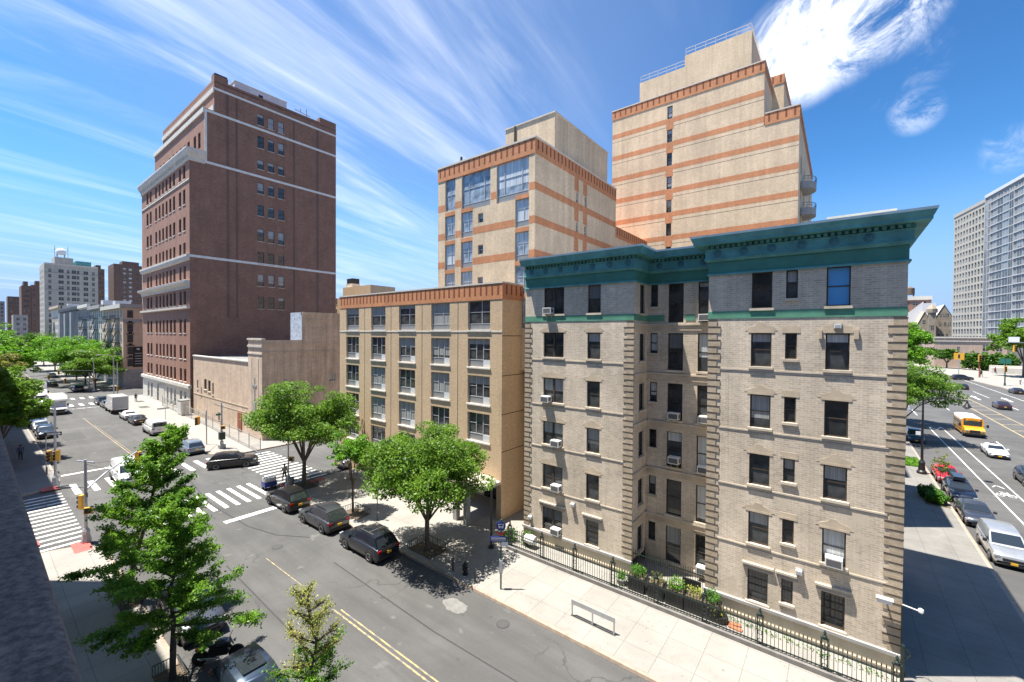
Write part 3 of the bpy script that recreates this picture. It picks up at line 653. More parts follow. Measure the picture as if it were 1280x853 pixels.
    for a, b in ((-.82, -.70), (.48, .66)):
        li = MB(); slab(li, F, a, b, 14.9, 15.34, -.02, .1, 'lintel_stone'); part(li, 'lintel_ear')
    path = [(-18.2, 25), (-10, 25), (-10, 27.35), (-5.75, 27.35), (-5.75, 25), (2.27, 25), (2.27, 36.5)]
    fz = MB().mat('frieze_green').sweep(path, [(.0, 18.33), (.03, 18.33), (.03, 19.12), (.0, 19.12)])
    fz.mat('cornice_blue').sweep(path, [(0, 18.28), (.10, 18.28), (.10, 18.36), (.04, 18.39), (0, 18.39)])
    part(fz, 'frieze')
    co = MB().mat('cornice_blue').sweep(path, [(0, 19.02), (.12, 19.02), (.16, 19.12), (.22, 19.13), (.22, 19.18), (.17, 19.2), (0.170, 19.64), (0.20, 19.66), (.20, 19.69), (.07, 19.70), (.07, 19.90), (0.521, 19.90), (0.672, 19.90), (0.672, 20.02), (0.706, 20.06), (0.781, 20.24), (0.781, 20.28), (0, 20.28)])
    co.mat('cornice_highlight').sweep(path, [(0.504, 20.284), (0.798, 20.262), (0.823, 20.37), (0.000, 20.42), (0, 20.30)])  # pale top fillet; its sunlit highlight is put into the paint colour
    for fr, a, b in ((F, -18.1, -9.8), (F, -5.9, 2.4), (B, -9.8, -5.9), (LR, 24.9, 27.2), (E_, 24.9, 36.5)):
        for u in np.arange(a, b-.1, .26): slab(co, fr, u, u+.15, 19.72, 19.88, .05, .22, 'cornice_blue')
    cn = part(co, 'cornice')
    for fr, us in ((F, list(np.arange(-17.55, -10.2, 1.2))+list(np.arange(-5.3, 2.2, 1.25))), (B, (-9.2, -7.9, -6.6))):
        for u in us:
            R_ = [(.20, .16), (.20, .195), (.14, .20), (.12, .225), (.06, .23), (.04, .25)]; md = MB().mat('medallion_blue'); n = 14
            md.add([fr.pt(u+r*math.cos(2*math.pi*k/n), 19.46+r*math.sin(2*math.pi*k/n), d) for r, d in R_ for k in range(n)], [(a*n+k, a*n+(k+1) % n, (a+1)*n+(k+1) % n, (a+1)*n+k) for a in range(len(R_)-1) for k in range(n)]+[tuple(range((len(R_)-1)*n, len(R_)*n))])
            md.build('medallion', cn)
    # windows
    rnd = random.Random(11)
    def win(fr, h, kind, **kw):
        o = window(T, fr, *h, kind, **kw); o.matrix_parent_inverse = Matrix.Translation(-inv); return o
    gl = lambda: rnd.choice(['glass', 'glass', 'glass_blind', 'glass_dark'])
    for i, h in enumerate(hF):
        kind = 'pair' if h[1]-h[0] > 1.3 else 'sash'
        g = gl()
        if i == 4: g = 'glass_blue'
        win(F, h, kind, frame='frame_brown' if i % 3 else 'frame_dark', glass=g, label='window with a bright blue blind behind the sashes' if i == 4 else None)
    for h in hB: win(B, h, 'sash', glass=rnd.choice(['glass', 'glass_blind', 'glass_dark']))
    for h in hL: win(LR, h, 'sash', glass='glass_dark')
    for h in hE: win(E_, h, 'sash', glass=gl())
    return T
apartment_house()

# ---------------------------------------------------------------- brown block with the orange crown
def brown_block():
    T = thing('brown_apartment_block', 'tan brick apartment block with a ribbed orange crown and triple windows', 'apartment building')
    F = front(26.0); E_ = east(-21.2); zt = 19.2
    cols = [(-43.72, -41.24), (-38.97, -36.49), (-34.29, -31.83), (-29.58, -27.16), (-24.95, -22.47)]
    rows = [(15.36, 17.82), (12.28, 14.66), (9.2, 11.56), (6.1, 8.45), (3.4, 5.4)]
    hs = [(a, b, c, d) for a, b in cols for c, d in rows if not (c < 4 and a > -30)]
    ent = [(-30.5, -21.7, .15, 3.0)]
    w = MB(); wall(w, F, -45.07, -21.2, .0, 17.824, hs+ent, .22, 'tan_brick')
    wall(w, E_, 26, 45, 0, 17.824); wall(w, west(-45.07), -45, -26, 0, 17.824, [(-y-1.6, -y, c, d) for c, d in rows for y in (29, 33, 37, 41)], .2); wall(w, Fr(0, 45, math.pi), 21.2, 45.07, 0, 17.824)
    for u in (-40.14, -35.56, -30.84, -26.13): slab(w, F, u-.035, u+.035, 3.2, 17.82, -.02, .004, 'groove_and_shadow')
    for z in (14.9, 11.7, 8.6, 5.6): slab(w, E_, 26, 45, z-.03, z+.03, -.02, .004, 'groove_and_shadow')
    w.build('wall', T)
    c = MB().mat('orange_brick'); path = [(-45.07, 45), (-45.07, 26), (-21.2, 26), (-21.2, 45)]
    c.sweep(path[0:4], [(-.3, 17.824), (.03, 17.824), (.03, 19.1), (-.3, 19.1)])
    ribs(c, front(25.97), -45.0, -21.3, 18.22, 19.02, .62, .17); ribs(c, east(-21.17), 26.2, 45, 18.22, 19.02, .62, .17)
    c.build('crown', T)
    MB().mat('coping').sweep(path, [(-.35, 19.1), (.07, 19.1), (.07, 19.22), (-.35, 19.22)]).build('coping', T)
    MB().mat('roof_felt').box(-44.8, -21.5, 26.3, 44.8, 18.5, 18.6).build('roof', T)
    s = MB(); slab(s, F, -45.07, -21.2, 15.18, 15.30, -.02, .03, 'off_white'); s.build('string_course', T)
    for h in hs: window(T, F, *h, 'triple' if h[2] < 15 else 'triple_plain', frame='frame_grey', glass='glass', sill='white_trim', inset=.14)
    for c_, d in rows:
        for y in (29, 33, 37, 41): window(T, west(-45.07), -y-1.6, -y, c_, d, 'pair', frame='frame_grey', sill='white_trim', inset=.14)
    # recessed entrance: back wall, glazed doors, square pillars, swept canopy
    e = MB().mat('off_white'); wall(e, front(29.0), -30.5, -21.7, .15, 3.0); wall(e, east(-30.5), 26.22, 29, .15, 3.0); wall(e, west(-21.7), -29, -26.22, .15, 3.0)
    e.mat('limestone').box(-30.5, -21.7, 26.22, 29, 3.0, 3.1); e.build('entrance_recess', T)
    for u in (-30.2, -27.6): MB().mat('cement_grey').box(u-.25, u+.25, 25.95, 26.5, .15, 3.0).build('pillar', T)
    d = MB().mat('frame_grey').box(-25.6, -22.6, 28.90, 28.97, .16, 2.8).build('door', T)
    g = MB().mat('glass_dark')
    for k in range(3): g.box(-25.5+k*.98, -24.6+k*.98, 28.84, 28.9, .25, 2.35)
    g.build('pane', d)
    return T
brown_block()
def entrance_canopy():
    T = thing('entrance_canopy', 'curved beige entrance canopy on two square columns by the brown block', 'canopy', (-23.0, 24.9, .154))
    c = MB().mat('canvas'); n = 10
    vs = []; x0, x1 = -1.9, 1.7
    for i in range(n+1):
        x = x0+(x1-x0)*i/n; z = 2.75+.35*math.sin(math.pi*i/n*.9)
        vs += [(x, -1.3, z), (x, 1.1, z), (x, -1.3, z+.22), (x, 1.1, z+.22)]
    fs = []
    for i in range(n):
        a, b = 4*i, 4*i+4; fs += [(a, a+1, b+1, b), (a+2, b+2, b+3, a+3), (a, b, b+2, a+2), (a+1, a+3, b+3, b+1)]
    fs += [(0, 2, 3, 1), (4*n, 4*n+1, 4*n+3, 4*n+2)]
    c.add(vs, fs); c.build('roof', T)
    for x, y in ((-1.15, -.95), (.15, -1.1)): MB().mat('cement_grey').box(x-.2, x+.2, y-.2, y+.2, 0, 2.8).build('column', T)
entrance_canopy()

# ---------------------------------------------------------------- banded blocks behind
def banded_block():
    T = thing('banded_studio_block', 'tan block with orange bands, tall studio windows and a plain brick bulkhead', 'apartment building')
    F = front(28.5); E_ = east(-19.89); x0, x1 = -31.45, -19.89
    hs = [((-23.97, -20.51, 26.45, 30.0), 'studio'), ((-28.24, -24.69, 26.5, 30.0), 'studio'), ((-30.46, -29.08, 26.85, 29.84), 'two_by_two')]
    for z0, z1 in ((24.03, 26.6), (21.2, 23.67), (18.4, 20.85), (15.5, 18.0)):
        for a, b in ((-21.9, -20.47), (-28.29, -26.82), (-30.48, -29.1)): hs.append(((a, b, z0, z1), 'triple_plain'))
    for z in (25.1, 22.25, 19.35, 16.5): hs.append(((-26.15, -25.52, z, z+.85), 'sash'))
    he = [(y, y+.45, z, z+1.3) for z in (27.27, 24.44, 21.6, 18.8) for y in (35.32, 37.0)]
    w = MB(); wall(w, F, x0, x1, 12, 29.84, [h for h, _ in hs], .2, 'tan_pale'); wall(w, E_, 28.5, 44.2, 0, 29.84, he, .15); wall(w, west(x0), -44.2, -28.5, 12, 29.84); wall(w, Fr(0, 44.2, math.pi), -x1, -x0, 0, 29.84)
    w.build('wall', T)
    b = MB()
    for z in (26.92, 24.17, 21.4, 18.6):
        slab(b, E_, 28.5, 44.2 if z > 25 else 60, z, z+.62, -.02, .006, 'orange_brick')
        for u0, u1 in (((x0, -30.5), (-29.06, -28.32), (-26.8, -21.92), (-20.45, x1)) if z < 26 else ((x0, -30.5), (-29.06, -28.28), (-24.65, -24.0), (-20.48, x1))): slab(b, F, u0, u1, z, z+.62, -.02, .006, 'orange_brick')
        for u0, u1 in ((-30.48, -29.1), (-28.29, -26.82), (-21.9, -20.47)): slab(b, F, u0, u1, z-.55, z-.18, -.02, .008, 'orange_brick')
    for y in (35.05, 36.75): slab(b, E_, y, y+.95, 16, 29.8, -.14, .004, 'orange_brick') if False else None
    for y in (34.98, 36.66):
        for (za, zb) in ((28.6, 29.82), (25.78, 27.24), (22.94, 24.4), (20.14, 21.56)): slab(b, E_, y, y+.82, za, zb, -.02, .009, 'orange_brick')
    b.build('orange_bands', T)
    path = [(x0, 44.2), (x0, 28.5), (x1, 28.5), (x1, 44.2)]
    c = MB().mat('orange_brick').sweep(path, [(-.3, 29.84), (.04, 29.84), (.04, 31.1), (-.3, 31.1)])
    ribs(c, front(28.46), x0, x1, 30.25, 31.02, .62, .17); ribs(c, east(x1+.04), 28.6, 44.2, 30.25, 31.02, .62, .17); c.build('crown', T)
    MB().mat('coping').sweep(path, [(-.35, 31.1), (.09, 31.1), (.09, 31.24), (-.35, 31.24)]).build('coping', T)
    MB().mat('roof_felt').box(x0+.3, x1-.3, 28.8, 44, 30.4, 30.5).build('roof', T)
    p = MB().mat('tan_pale').box(-26.6, -20.85, 33, 44.0, 30.5, 35.3); p.mat('coping').box(-26.68, -20.77, 32.92, 44.08, 35.3, 35.42); p.mat('groove_and_shadow').box(-25.5, -25.3, 32.9, 33, 33.6, 35.35)
    p.build('bulkhead', T)
    MB().mat('trim_black').box(-28.6, -28.45, 28.65, 28.8, 31.24, 31.75).build('vent', T)
    for h, k in hs: window(T, F, *h, k, frame='frame_grey', glass='glass_sky' if k != 'sash' else 'glass', sill=None, inset=.12)
    for h in he: window(T, E_, *h, 'sash', frame='frame_grey', glass='glass', sill=None, inset=.1)
    # lower wing stepping out behind, its ribbed crown just above the green cornice
    w2 = MB(); wall(w2, east(-19.89), 44.2, 60, 0, 25.9, (), .1, 'tan_pale'); wall(w2, front(44.25), x0, -19.89, 25, 25.9); w2.mat('orange_brick').sweep([(-19.89, 44.2), (-19.89, 60)], [(-9, 25.9), (.04, 25.9), (.04, 27.1), (-9, 27.1)])
    ribs(w2, east(-19.85), 44.3, 60, 26.2, 27.0, .62, .17); w2.build('rear_wing', T)
banded_block()

def tall_tower():
    T = thing('banded_tower', 'tall tan tower ringed with orange bands under stepped plain brick tops', 'apartment tower')
    F = front(53.5); xa, xm, xb = -24.65, -6.95, -3.72
    hs = [(-17.38, -16.75, 41.85-2.89*k, 43.4-2.89*k) for k in range(9)]
    w = MB(); wall(w, F, xa, xm, 0, 43.85, hs, .15, 'tan_pale'); wall(w, F, xm, xb, 0, 38.0)
    wall(w, east(xb), 53.5, 78, 0, 38.0, [(y, y+1.6, 1.2+2.89*k, 3.2+2.89*k) for k in range(12) for y in (56, 61, 66, 71)], .12)
    wall(w, east(xm), 53.5, 72, 38, 43.85); wall(w, west(xa), -78, -53.5, 0, 43.85); wall(w, Fr(0, 78, math.pi), -xb, -xa, 0, 38); wall(w, Fr(0, 72, math.pi), -xm, -xa, 38, 43.85)
    w.build('wall', T)
    b = MB()
    z = 41.30
    while z > 14:
        e = xb if z < 38 else xm
        for u0, u1 in ((xa, -17.5), (-16.62, e)): slab(b, F, u0, u1, z, z+.62, -.02, .006, 'orange_brick')
        slab(b, F, xa, e, z-.46, z-.42, -.02, .004, 'groove_and_shadow')
        for yk in (): pass
        z -= 2.89
    for k in range(9): slab(b, F, -17.5, -16.62, 43.42-2.89*(k+1), 41.83-2.89*k, -.02, .009, 'orange_brick')
    b.build('orange_bands', T)
    c = MB().mat('orange_brick'); c.sweep([(xa, 78), (xa, 53.5), (xm, 53.5), (xm, 72)], [(-.3, 43.85), (.05, 43.85), (.05, 45.0), (-.3, 45.0)]); c.sweep([(xm+.06, 53.5), (xb, 53.5), (xb, 78)], [(-.3, 38.0), (.05, 38.0), (.05, 39.2), (-.3, 39.2)])
    ribs(c, front(53.45), xa, xm, 44.15, 44.95, .72, .17); ribs(c, front(53.45), xm+.1, xb, 38.3, 39.15, .72, .17); ribs(c, east(xb+.05), 53.6, 78, 38.3, 39.15, .72, .17); ribs(c, east(xm+.05), 53.6, 72, 44.15, 44.95, .72, .17)
    c.build('crown', T)
    MB().mat('coping').sweep([(xa, 78), (xa, 53.5), (xm, 53.5), (xm, 72)], [(-.35, 45.0), (.1, 45.0), (.1, 45.12), (-.35, 45.12)]).sweep([(xm+.1, 53.5), (xb, 53.5), (xb, 78)], [(-.35, 39.2), (.1, 39.2), (.1, 39.32), (-.35, 39.32)]).build('coping', T)
    MB().mat('roof_felt').box(xa+.3, xm-.3, 53.8, 72, 44.3, 44.4).box(xm+.01, xb-.3, 53.8, 77.8, 38.5, 38.6).build('roof', T)
    p = MB().mat('tan_pale').box(-22.7, -16.65, 58, 70, 44.4, 50.3).box(-16.648, -8.92, 58, 70, 44.4, 51.75); p.mat('tan_pale').box(-8.918, -5.75, 60, 70, 38.6, 45.3)
    p.mat('orange_brick').box(-8.9, -5.70, 59.95, 70.05, 45.3, 46.4); ribs(p, front(59.95), -8.9, -5.7, 45.5, 46.3, .7, .17)
    p.build('stepped_top', T)
    r = MB().mat('galv')
    for x0, x1, z in ((-22.6, -16.7, 50.3), (-16.55, -9.0, 51.75)):
        for dz in (.45, .9): r.bar((x0, 58.1, z+dz), (x1, 58.1, z+dz), .05); r.bar((x1, 58.1, z+dz), (x1, 69.9, z+dz), .05)
        for x in np.arange(x0, x1+.1, 1.2): r.bar((x, 58.1, z), (x, 58.1, z+.95), .05)
    r.build('roof_railing', T)
    for k, (h) in enumerate(hs): window(T, F, *h, 'sash', glass='glass', sill=None, inset=.08)
    for i in range(4):
        for k in range(12): 
            if k > 4: window(T, east(xb), [56, 61, 66, 71][i], [57.6, 62.6, 67.6, 72.6][i], 1.2+2.89*k, 3.2+2.89*k, 'pair', frame='frame_grey', sill=None, inset=.08)
    # round-ended balconies on both flanks
    for sgn, xw, ys, zs in ((1, xb, (58.5,), (32.2, 29.3, 26.4)), (-1, xa, (58.5,), (41.2, 38.1))):
        for y in ys:
            for z in zs:
                m = MB().mat('cement_grey'); poly = [(xw, y-1.7)]+[(xw+sgn*(.2+1.15*math.cos(t)), y+1.7*math.sin(t)) for t in np.linspace(-math.pi/2, math.pi/2, 9)]+[(xw, y+1.7)]
                if sgn < 0: poly = poly[::-1]
                m.prism(poly, z-.75, z+.0); o = m.build('balcony', T)
                q = MB().mat('panel_grey')
                for a, c_ in zip(poly[1:-1], poly[2:-1]): q.bar((*a, z+.55), (*c_, z+.55), .06); q.bar((*a, z), (*a, z+.55), .04); q.bar((*a, z+.28), (*c_, z+.28), .03)
                q.build('railing', o)
tall_tower()

# ---------------------------------------------------------------- red tower, church
def red_tower():
    T = thing('red_brick_tower', 'tall dark red brick tower with white stone bands and stepped top', 'office tower')
    x0, x1, y0, y1 = -128.6, -94.3, 25.0, 53.4
    F = front(y0); E_ = east(x1)
    cols = [(-124.5, -122.8), (-121.7, -120.2), (-117.3, -115.9), (-114.5, -113.2), (-112, -110.7), (-109.4, -108.1), (-106.9, -105.5), (-104.4, -103.0), (-100.6, -99.2), (-98.0, -96.6)]
    rows = [(43.6, 46.2), (38.9, 41.7), (34.0, 36.6), (29.3, 31.8), (24.9, 27.5), (20.2, 22.8), (14.9, 17.5), (10.0, 12.6), (5.75, 8.15)]
    hs = [(a, b, c, d) for a, b in cols for c, d in rows]
    gh = [(a, b, .5, 3.8) for a, b in cols if not -118 < a < -110]+[(-116.8, -115.2, .2, 4.0)]
    ez = [(57.4, 59.7), (52.8, 55.2), (48.5, 50.4), (43.5, 45.7), (39.0, 41.2), (33.8, 36.3), (29.2, 31.6), (24.65, 27.05), (20.0, 22.5)]
    eh = [(a, b, c, d) for a, b in ((36.45, 37.65), (38.45, 39.65), (40.45, 41.65)) for c, d in ez]
    ya, yb = 27.4, 28.95
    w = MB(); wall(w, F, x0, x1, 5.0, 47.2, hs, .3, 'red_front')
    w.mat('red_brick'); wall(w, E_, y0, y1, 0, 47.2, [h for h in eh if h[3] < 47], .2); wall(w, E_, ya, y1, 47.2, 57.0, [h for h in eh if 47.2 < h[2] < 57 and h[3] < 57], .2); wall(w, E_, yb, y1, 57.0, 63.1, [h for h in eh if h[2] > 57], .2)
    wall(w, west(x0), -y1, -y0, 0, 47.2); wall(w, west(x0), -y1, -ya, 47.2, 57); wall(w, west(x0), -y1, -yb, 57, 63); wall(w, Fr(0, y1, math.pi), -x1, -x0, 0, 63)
    ua = [(a, b, 50.2, 53.2) for a, b in cols]
    w.mat('red_front'); wall(w, front(ya), x0, x1, 47.2, 57.0, ua, .3); wall(w, front(yb), x0, x1, 57.0, 63.1)
    w.mat('red_brick').box(x0, x1, yb, y1, 62.5, 62.6).box(x0, x1, ya, yb, 56.6, 56.7)
    for u, wd in ((30.9, .5), (32.5, .4), (43.5, .45), (48.7, .5)): slab(w, E_, u, u+wd, 18, 61, -.02, .012, 'slab_brick')
    w.build('wall', T)
    g = MB(); wall(g, F, x0, x1, 0, 4.96, gh, .35, 'off_white'); slab(g, F, x0-.1, x1+.1, 4.7, 5.3, -.2, .35, 'off_white'); slab(g, F, -114.8, -111, .1, 4.2, -.3, .06, 'limestone'); g.build('stone_base', T)
    s = MB().mat('white_trim')
    for z, d in ((46.75, .06), (28.9, .06)): slab(s, E_, y0, y1, z, z+.45, -.02, d)
    slab(s, E_, ya, y1, 56.4, 56.85, -.02, .06); slab(s, E_, yb, y1, 61.1, 61.5, -.02, .06); slab(s, E_, ya-.02, ya+.35, 47.2, 56.8, -.02, .05)
    slab(s, front(ya), x0, x1, 56.2, 57.1, -.02, .25, 'off_white'); slab(s, front(yb), x0, x1, 60.6, 61.5, -.02, .2, 'off_white'); slab(s, front(yb), x0, x1, 57.1, 58.2, -.02, .2, 'off_white')
    for z in (43.2,): slab(s, F, x0, x1, z-.25, z, -.02, .12, 'off_white')
    s.build('stone_bands', T)
    c = MB().mat('limestone'); path = [(x0, y0), (x1, y0)]
    c.sweep([(x0, 27), (x0, y0), (x1, y0), (x1, ya)], [(0, 46.5), (.15, 46.5), (.2, 47.2), (.55, 47.8), (.68, 48.4), (.68, 48.7), (0, 48.75)])
    c.sweep(path, [(0, 23.2), (.2, 23.2), (.3, 23.7), (.9, 24.1), (.95, 24.5), (0, 24.6)]); c.sweep(path, [(0, 19.4), (.5, 19.5), (.5, 19.85), (0, 19.9)]); c.sweep(path, [(0, 28.3), (.3, 28.4), (.5, 29.0), (.5, 29.4), (0, 29.5)])
    for i in range(62): slab(c, F, x0+.4+i*.55, x0+.65+i*.55, 47.1, 47.5, .1, .42, 'limestone')
    c.build('cornice', T)
    MB().mat('red_brick').box(x1-1.2, x1, 49.5, y1, 63.1, 64.2).build('chimney', T); r = MB().mat('red_brick').box(x1-1.5, x1+.0, yb, yb+2.3, 63.1, 64.0); r.mat('trim_black').box(x1-1.4, x1-.1, yb+.1, yb+2.2, 64.0, 64.3); r.build('chimney', T)
    windows_capped(T, [(F, *h, dict(frame='frame_dark', glass='glass_dark', sill='white_trim', inset=.2)) for h in hs]+[(E_, *h, dict(glass='glass', sill='sill_stone')) for h in eh]+[(F, *h, dict(frame='frame_grey', glass='glass', sill=None)) for h in gh]+[(front(ya), *h, dict(glass='glass_dark', sill=None, inset=.2)) for h in ua])
    m = thing('rooftop_plant_unit', 'long pale grey ventilation unit on the roof of the red tower', 'ventilation unit', (-97.5, 38, 62.6))
    MB().mat('roof_silver').box(-1.4, 1.4, -5, 5, 0, 2.6).mat('trim_black').box(1.4, 1.44, -.6, .2, 1.2, 1.9).box(1.4, 1.44, 3.0, 3.4, .8, 1.4).build('casing', m)
    MB().mat('off_white').box(-1.5, 1.5, -5.1, 5.1, 2.6, 2.75).build('lid', m)
    a = thing('roof_antenna', 'thin metal antenna frame at the back of the red tower roof', 'antenna', (-95.4, 47.0, 62.6))
    MB().mat('galv').bar((0, 0, 0), (0, 0, 2.6), .14).bar((0, -2.6, 1.6), (0, .8, 1.3), .12).bar((0, -1.2, 1.4), (.0, -1.4, 2.2), .1).build('mast', a)
red_tower()

def cross(mb, fr, u, w, h, wid, t=.28, key='cement_grey', d=.06):
    slab(mb, fr, u-t/2, u+t/2, w-h/2, w+h/2, -.02, d, key); slab(mb, fr, u-wid/2, u+wid/2, w+h*.12, w+h*.12+t, -.02, d+.004, key)
def church():
    T = thing('church_building', 'pinkish stuccoed church with cross reliefs and a stepped parapet', 'church')
    xl, xm, xr = -92.5, -67.4, -62.7; F = front(25.0); E_ = east(xr)
    hs = [(-90.6, -89.9, 5.0, 6.6), (-88.4, -88.0, 4.2, 5.4), (-86.9, -85.6, 5.2, 7.0), (-84.9, -83.7, 5.0, 6.9), (-82.9, -82.2, 4.6, 6.6), (-80.2, -79.5, .3, 2.0)]
    w = MB(); wall(w, F, xl, xm, 0, 10.9, hs, .3, 'church_stone'); wall(w, west(xm), -25.0, -24.75, 0, 14.2); wall(w, front(24.75), xm, xr, 0, 14.2)
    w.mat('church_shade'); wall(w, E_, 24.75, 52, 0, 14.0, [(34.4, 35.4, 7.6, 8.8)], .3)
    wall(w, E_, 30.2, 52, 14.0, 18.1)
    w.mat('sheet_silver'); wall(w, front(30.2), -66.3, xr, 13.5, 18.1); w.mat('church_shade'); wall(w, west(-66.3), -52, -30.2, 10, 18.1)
    w.build('wall', T)
    t = MB()
    slab(t, F, xl, xm, 10.75, 10.95, -.3, .12, 'white_trim'); slab(t, front(24.75), xm-.05, xr+.05, 13.0, 13.3, -.02, .12, 'limestone'); slab(t, front(24.75), xm-.05, xr+.05, 12.0, 12.2, -.02, .07, 'limestone')
    slab(t, front(24.75), xm-.1, xr+.1, 14.0, 14.25, -.4, .14, 'limestone')
    for fr, a, b, z in ((E_, 24.7, 52, 13.3), (E_, 24.7, 52, 12.1)): slab(t, fr, a, b, z, z+.25, -.02, .10, 'church_shade')
    slab(t, E_, 30.2, 52, 17.7, 18.15, -.3, .12, 'church_shade'); slab(t, E_, 30.2, 52, 16.9, 17.05, -.02, .08, 'church_shade')
    slab(t, F, xl, xm, 4.0, 4.15, -.02, .04, 'lintel_stone'); slab(t, F, -82, xm, 3.2, 3.3, -.02, .03, 'lintel_stone')
    for u in (26.4, 29.6, 33.0, 36.5): slab(t, E_, u, u+.12, 3, 12, -.02, .05, 'church_shade'); slab(t, E_, u+2.0, u+2.12, 3, 12, -.02, .05, 'church_shade'); slab(t, E_, u, u+2.12, 11.2, 11.4, -.02, .06, 'church_shade'); slab(t, E_, u+.3, u+1.8, 8.6, 9.8, -.02, .04, 'church_shade')
    for u in (xm+1.2, xr-1.3): slab(t, front(24.75), u, u+.14, 2.0, 11.4, -.02, .05, 'limestone')
    t.build('mouldings', T)
    c = MB(); cross(c, front(24.75), (xm+xr)/2-.1, 7.0, 3.4, 1.5, .3); slab(c, front(24.75), -65.5, -64.7, 3.0, 5.2, -.02, .1, 'cement_grey'); cross(c, E_, 27.9, 6.6, 3.6, 2.3, .34); c.build('cross_relief', T)
    for z0, z1 in ((10.2, 11.4), (8.6, 9.8)): pass
    for h in hs: window(T, F, *h, 'pair' if h[1]-h[0] > 1 else 'sash', frame='frame_brown', glass='glass_dark', sill='sill_stone', inset=.15)
    window(T, E_, 34.4, 35.4, 7.6, 8.8, 'two_by_two', frame='frame_grey', glass='glass_blind', inset=.12)
    MB().mat('roof_felt').box(xl, xr-.3, 25.3, 52, 10.4, 10.6).box(xm+.2, xr-.2, 24.95, 52, 13.5, 13.6).box(-66.2, xr-.3, 30.5, 52, 17.5, 17.6).build('roof', T)
    d = MB().mat('rust').box(-71.9, -70.4, 24.9, 24.98, .3, 3.0).build('door', T)
church()

# ---------------------------------------------------------------- far buildings, west end of the street
FARW = {}
def far_windows(T, items, cap=100):
    """items: (fr, u0, u1, w0, w1, frame, glass); each a window a few pixels wide"""
    items = sorted(items, key=lambda t: (Vector(t[0].pt(t[1], t[3]))-Vector((0, 0, 15))).length)
    def put(mb, x0, x1, z0, z1, f, g):
        mb.mat(f).box(x0, x1, -.06, .02, z0-.16, z0).mat(g).quad((x0, -.02, z0), (x1, -.02, z0), (x1, -.02, z1), (x0, -.02, z1)).mat(f).box((x0+x1)/2-.05, (x0+x1)/2+.05, -.05, -.021, z0, z1).box(x0, x1, -.05, -.022, (z0+z1)/2-.05, (z0+z1)/2+.05)
    for fr, a, b, c, d, f, g in items[:cap]:
        k = (round(b-a, 2), round(d-c, 2), f, g)
        if k not in FARW: m = MB(); put(m, -(b-a)/2, (b-a)/2, 0, d-c, f, g); FARW[k] = m.mesh('window')
        link('window', FARW[k], T, fr.pt((a+b)/2, c, .0), fr.rz)
    if items[cap:]:
        m = MB()
        for fr, a, b, c, d, f, g in items[cap:]:
            m.mat(g).quad(*[fr.pt(u, w, .03) for u, w in ((a, c), (b, c), (b, d), (a, d))]); slab(m, fr, a, b, c-.16, c, -.02, .06, f); slab(m, fr, (a+b)/2-.05, (a+b)/2+.05, c, d, .02, .05, f)
        o = m.build('window', T); o['kind'] = 'stuff'
def block(T, x0, x1, y0, y1, z0, z1, key, roof='roof_felt', par=.5, name='wall'):
    w = MB().mat(key); wall(w, front(y0), x0, x1, z0, z1); wall(w, east(x1), y0, y1, z0, z1); wall(w, west(x0), -y1, -y0, z0, z1); wall(w, Fr(0, y1, math.pi), -x1, -x0, z0, z1)
    w.mat(roof).quad((x0, y0, z1-par), (x1, y0, z1-par), (x1, y1, z1-par), (x0, y1, z1-par)); return w.build(name, T)
def fire_escape(T, fr, u0, u1, levels):
    m = MB().mat('trim_black')
    for i, z in enumerate(levels):
        slab(m, fr, u0, u1, z, z+.08, .02, 1.1)
        for u in np.arange(u0, u1+.01, (u1-u0)/6): slab(m, fr, u-.03, u+.03, z+.08, z+1.0, 1.04, 1.1)
        slab(m, fr, u0, u1, z+1.0, z+1.06, 1.03, 1.11)
        if i+1 < len(levels): m.bar(fr.pt(u0+.4, z+.1, .8), fr.pt(u1-.6, levels[i+1], .8), .12, .3)
    return m.build('fire_escape', T)
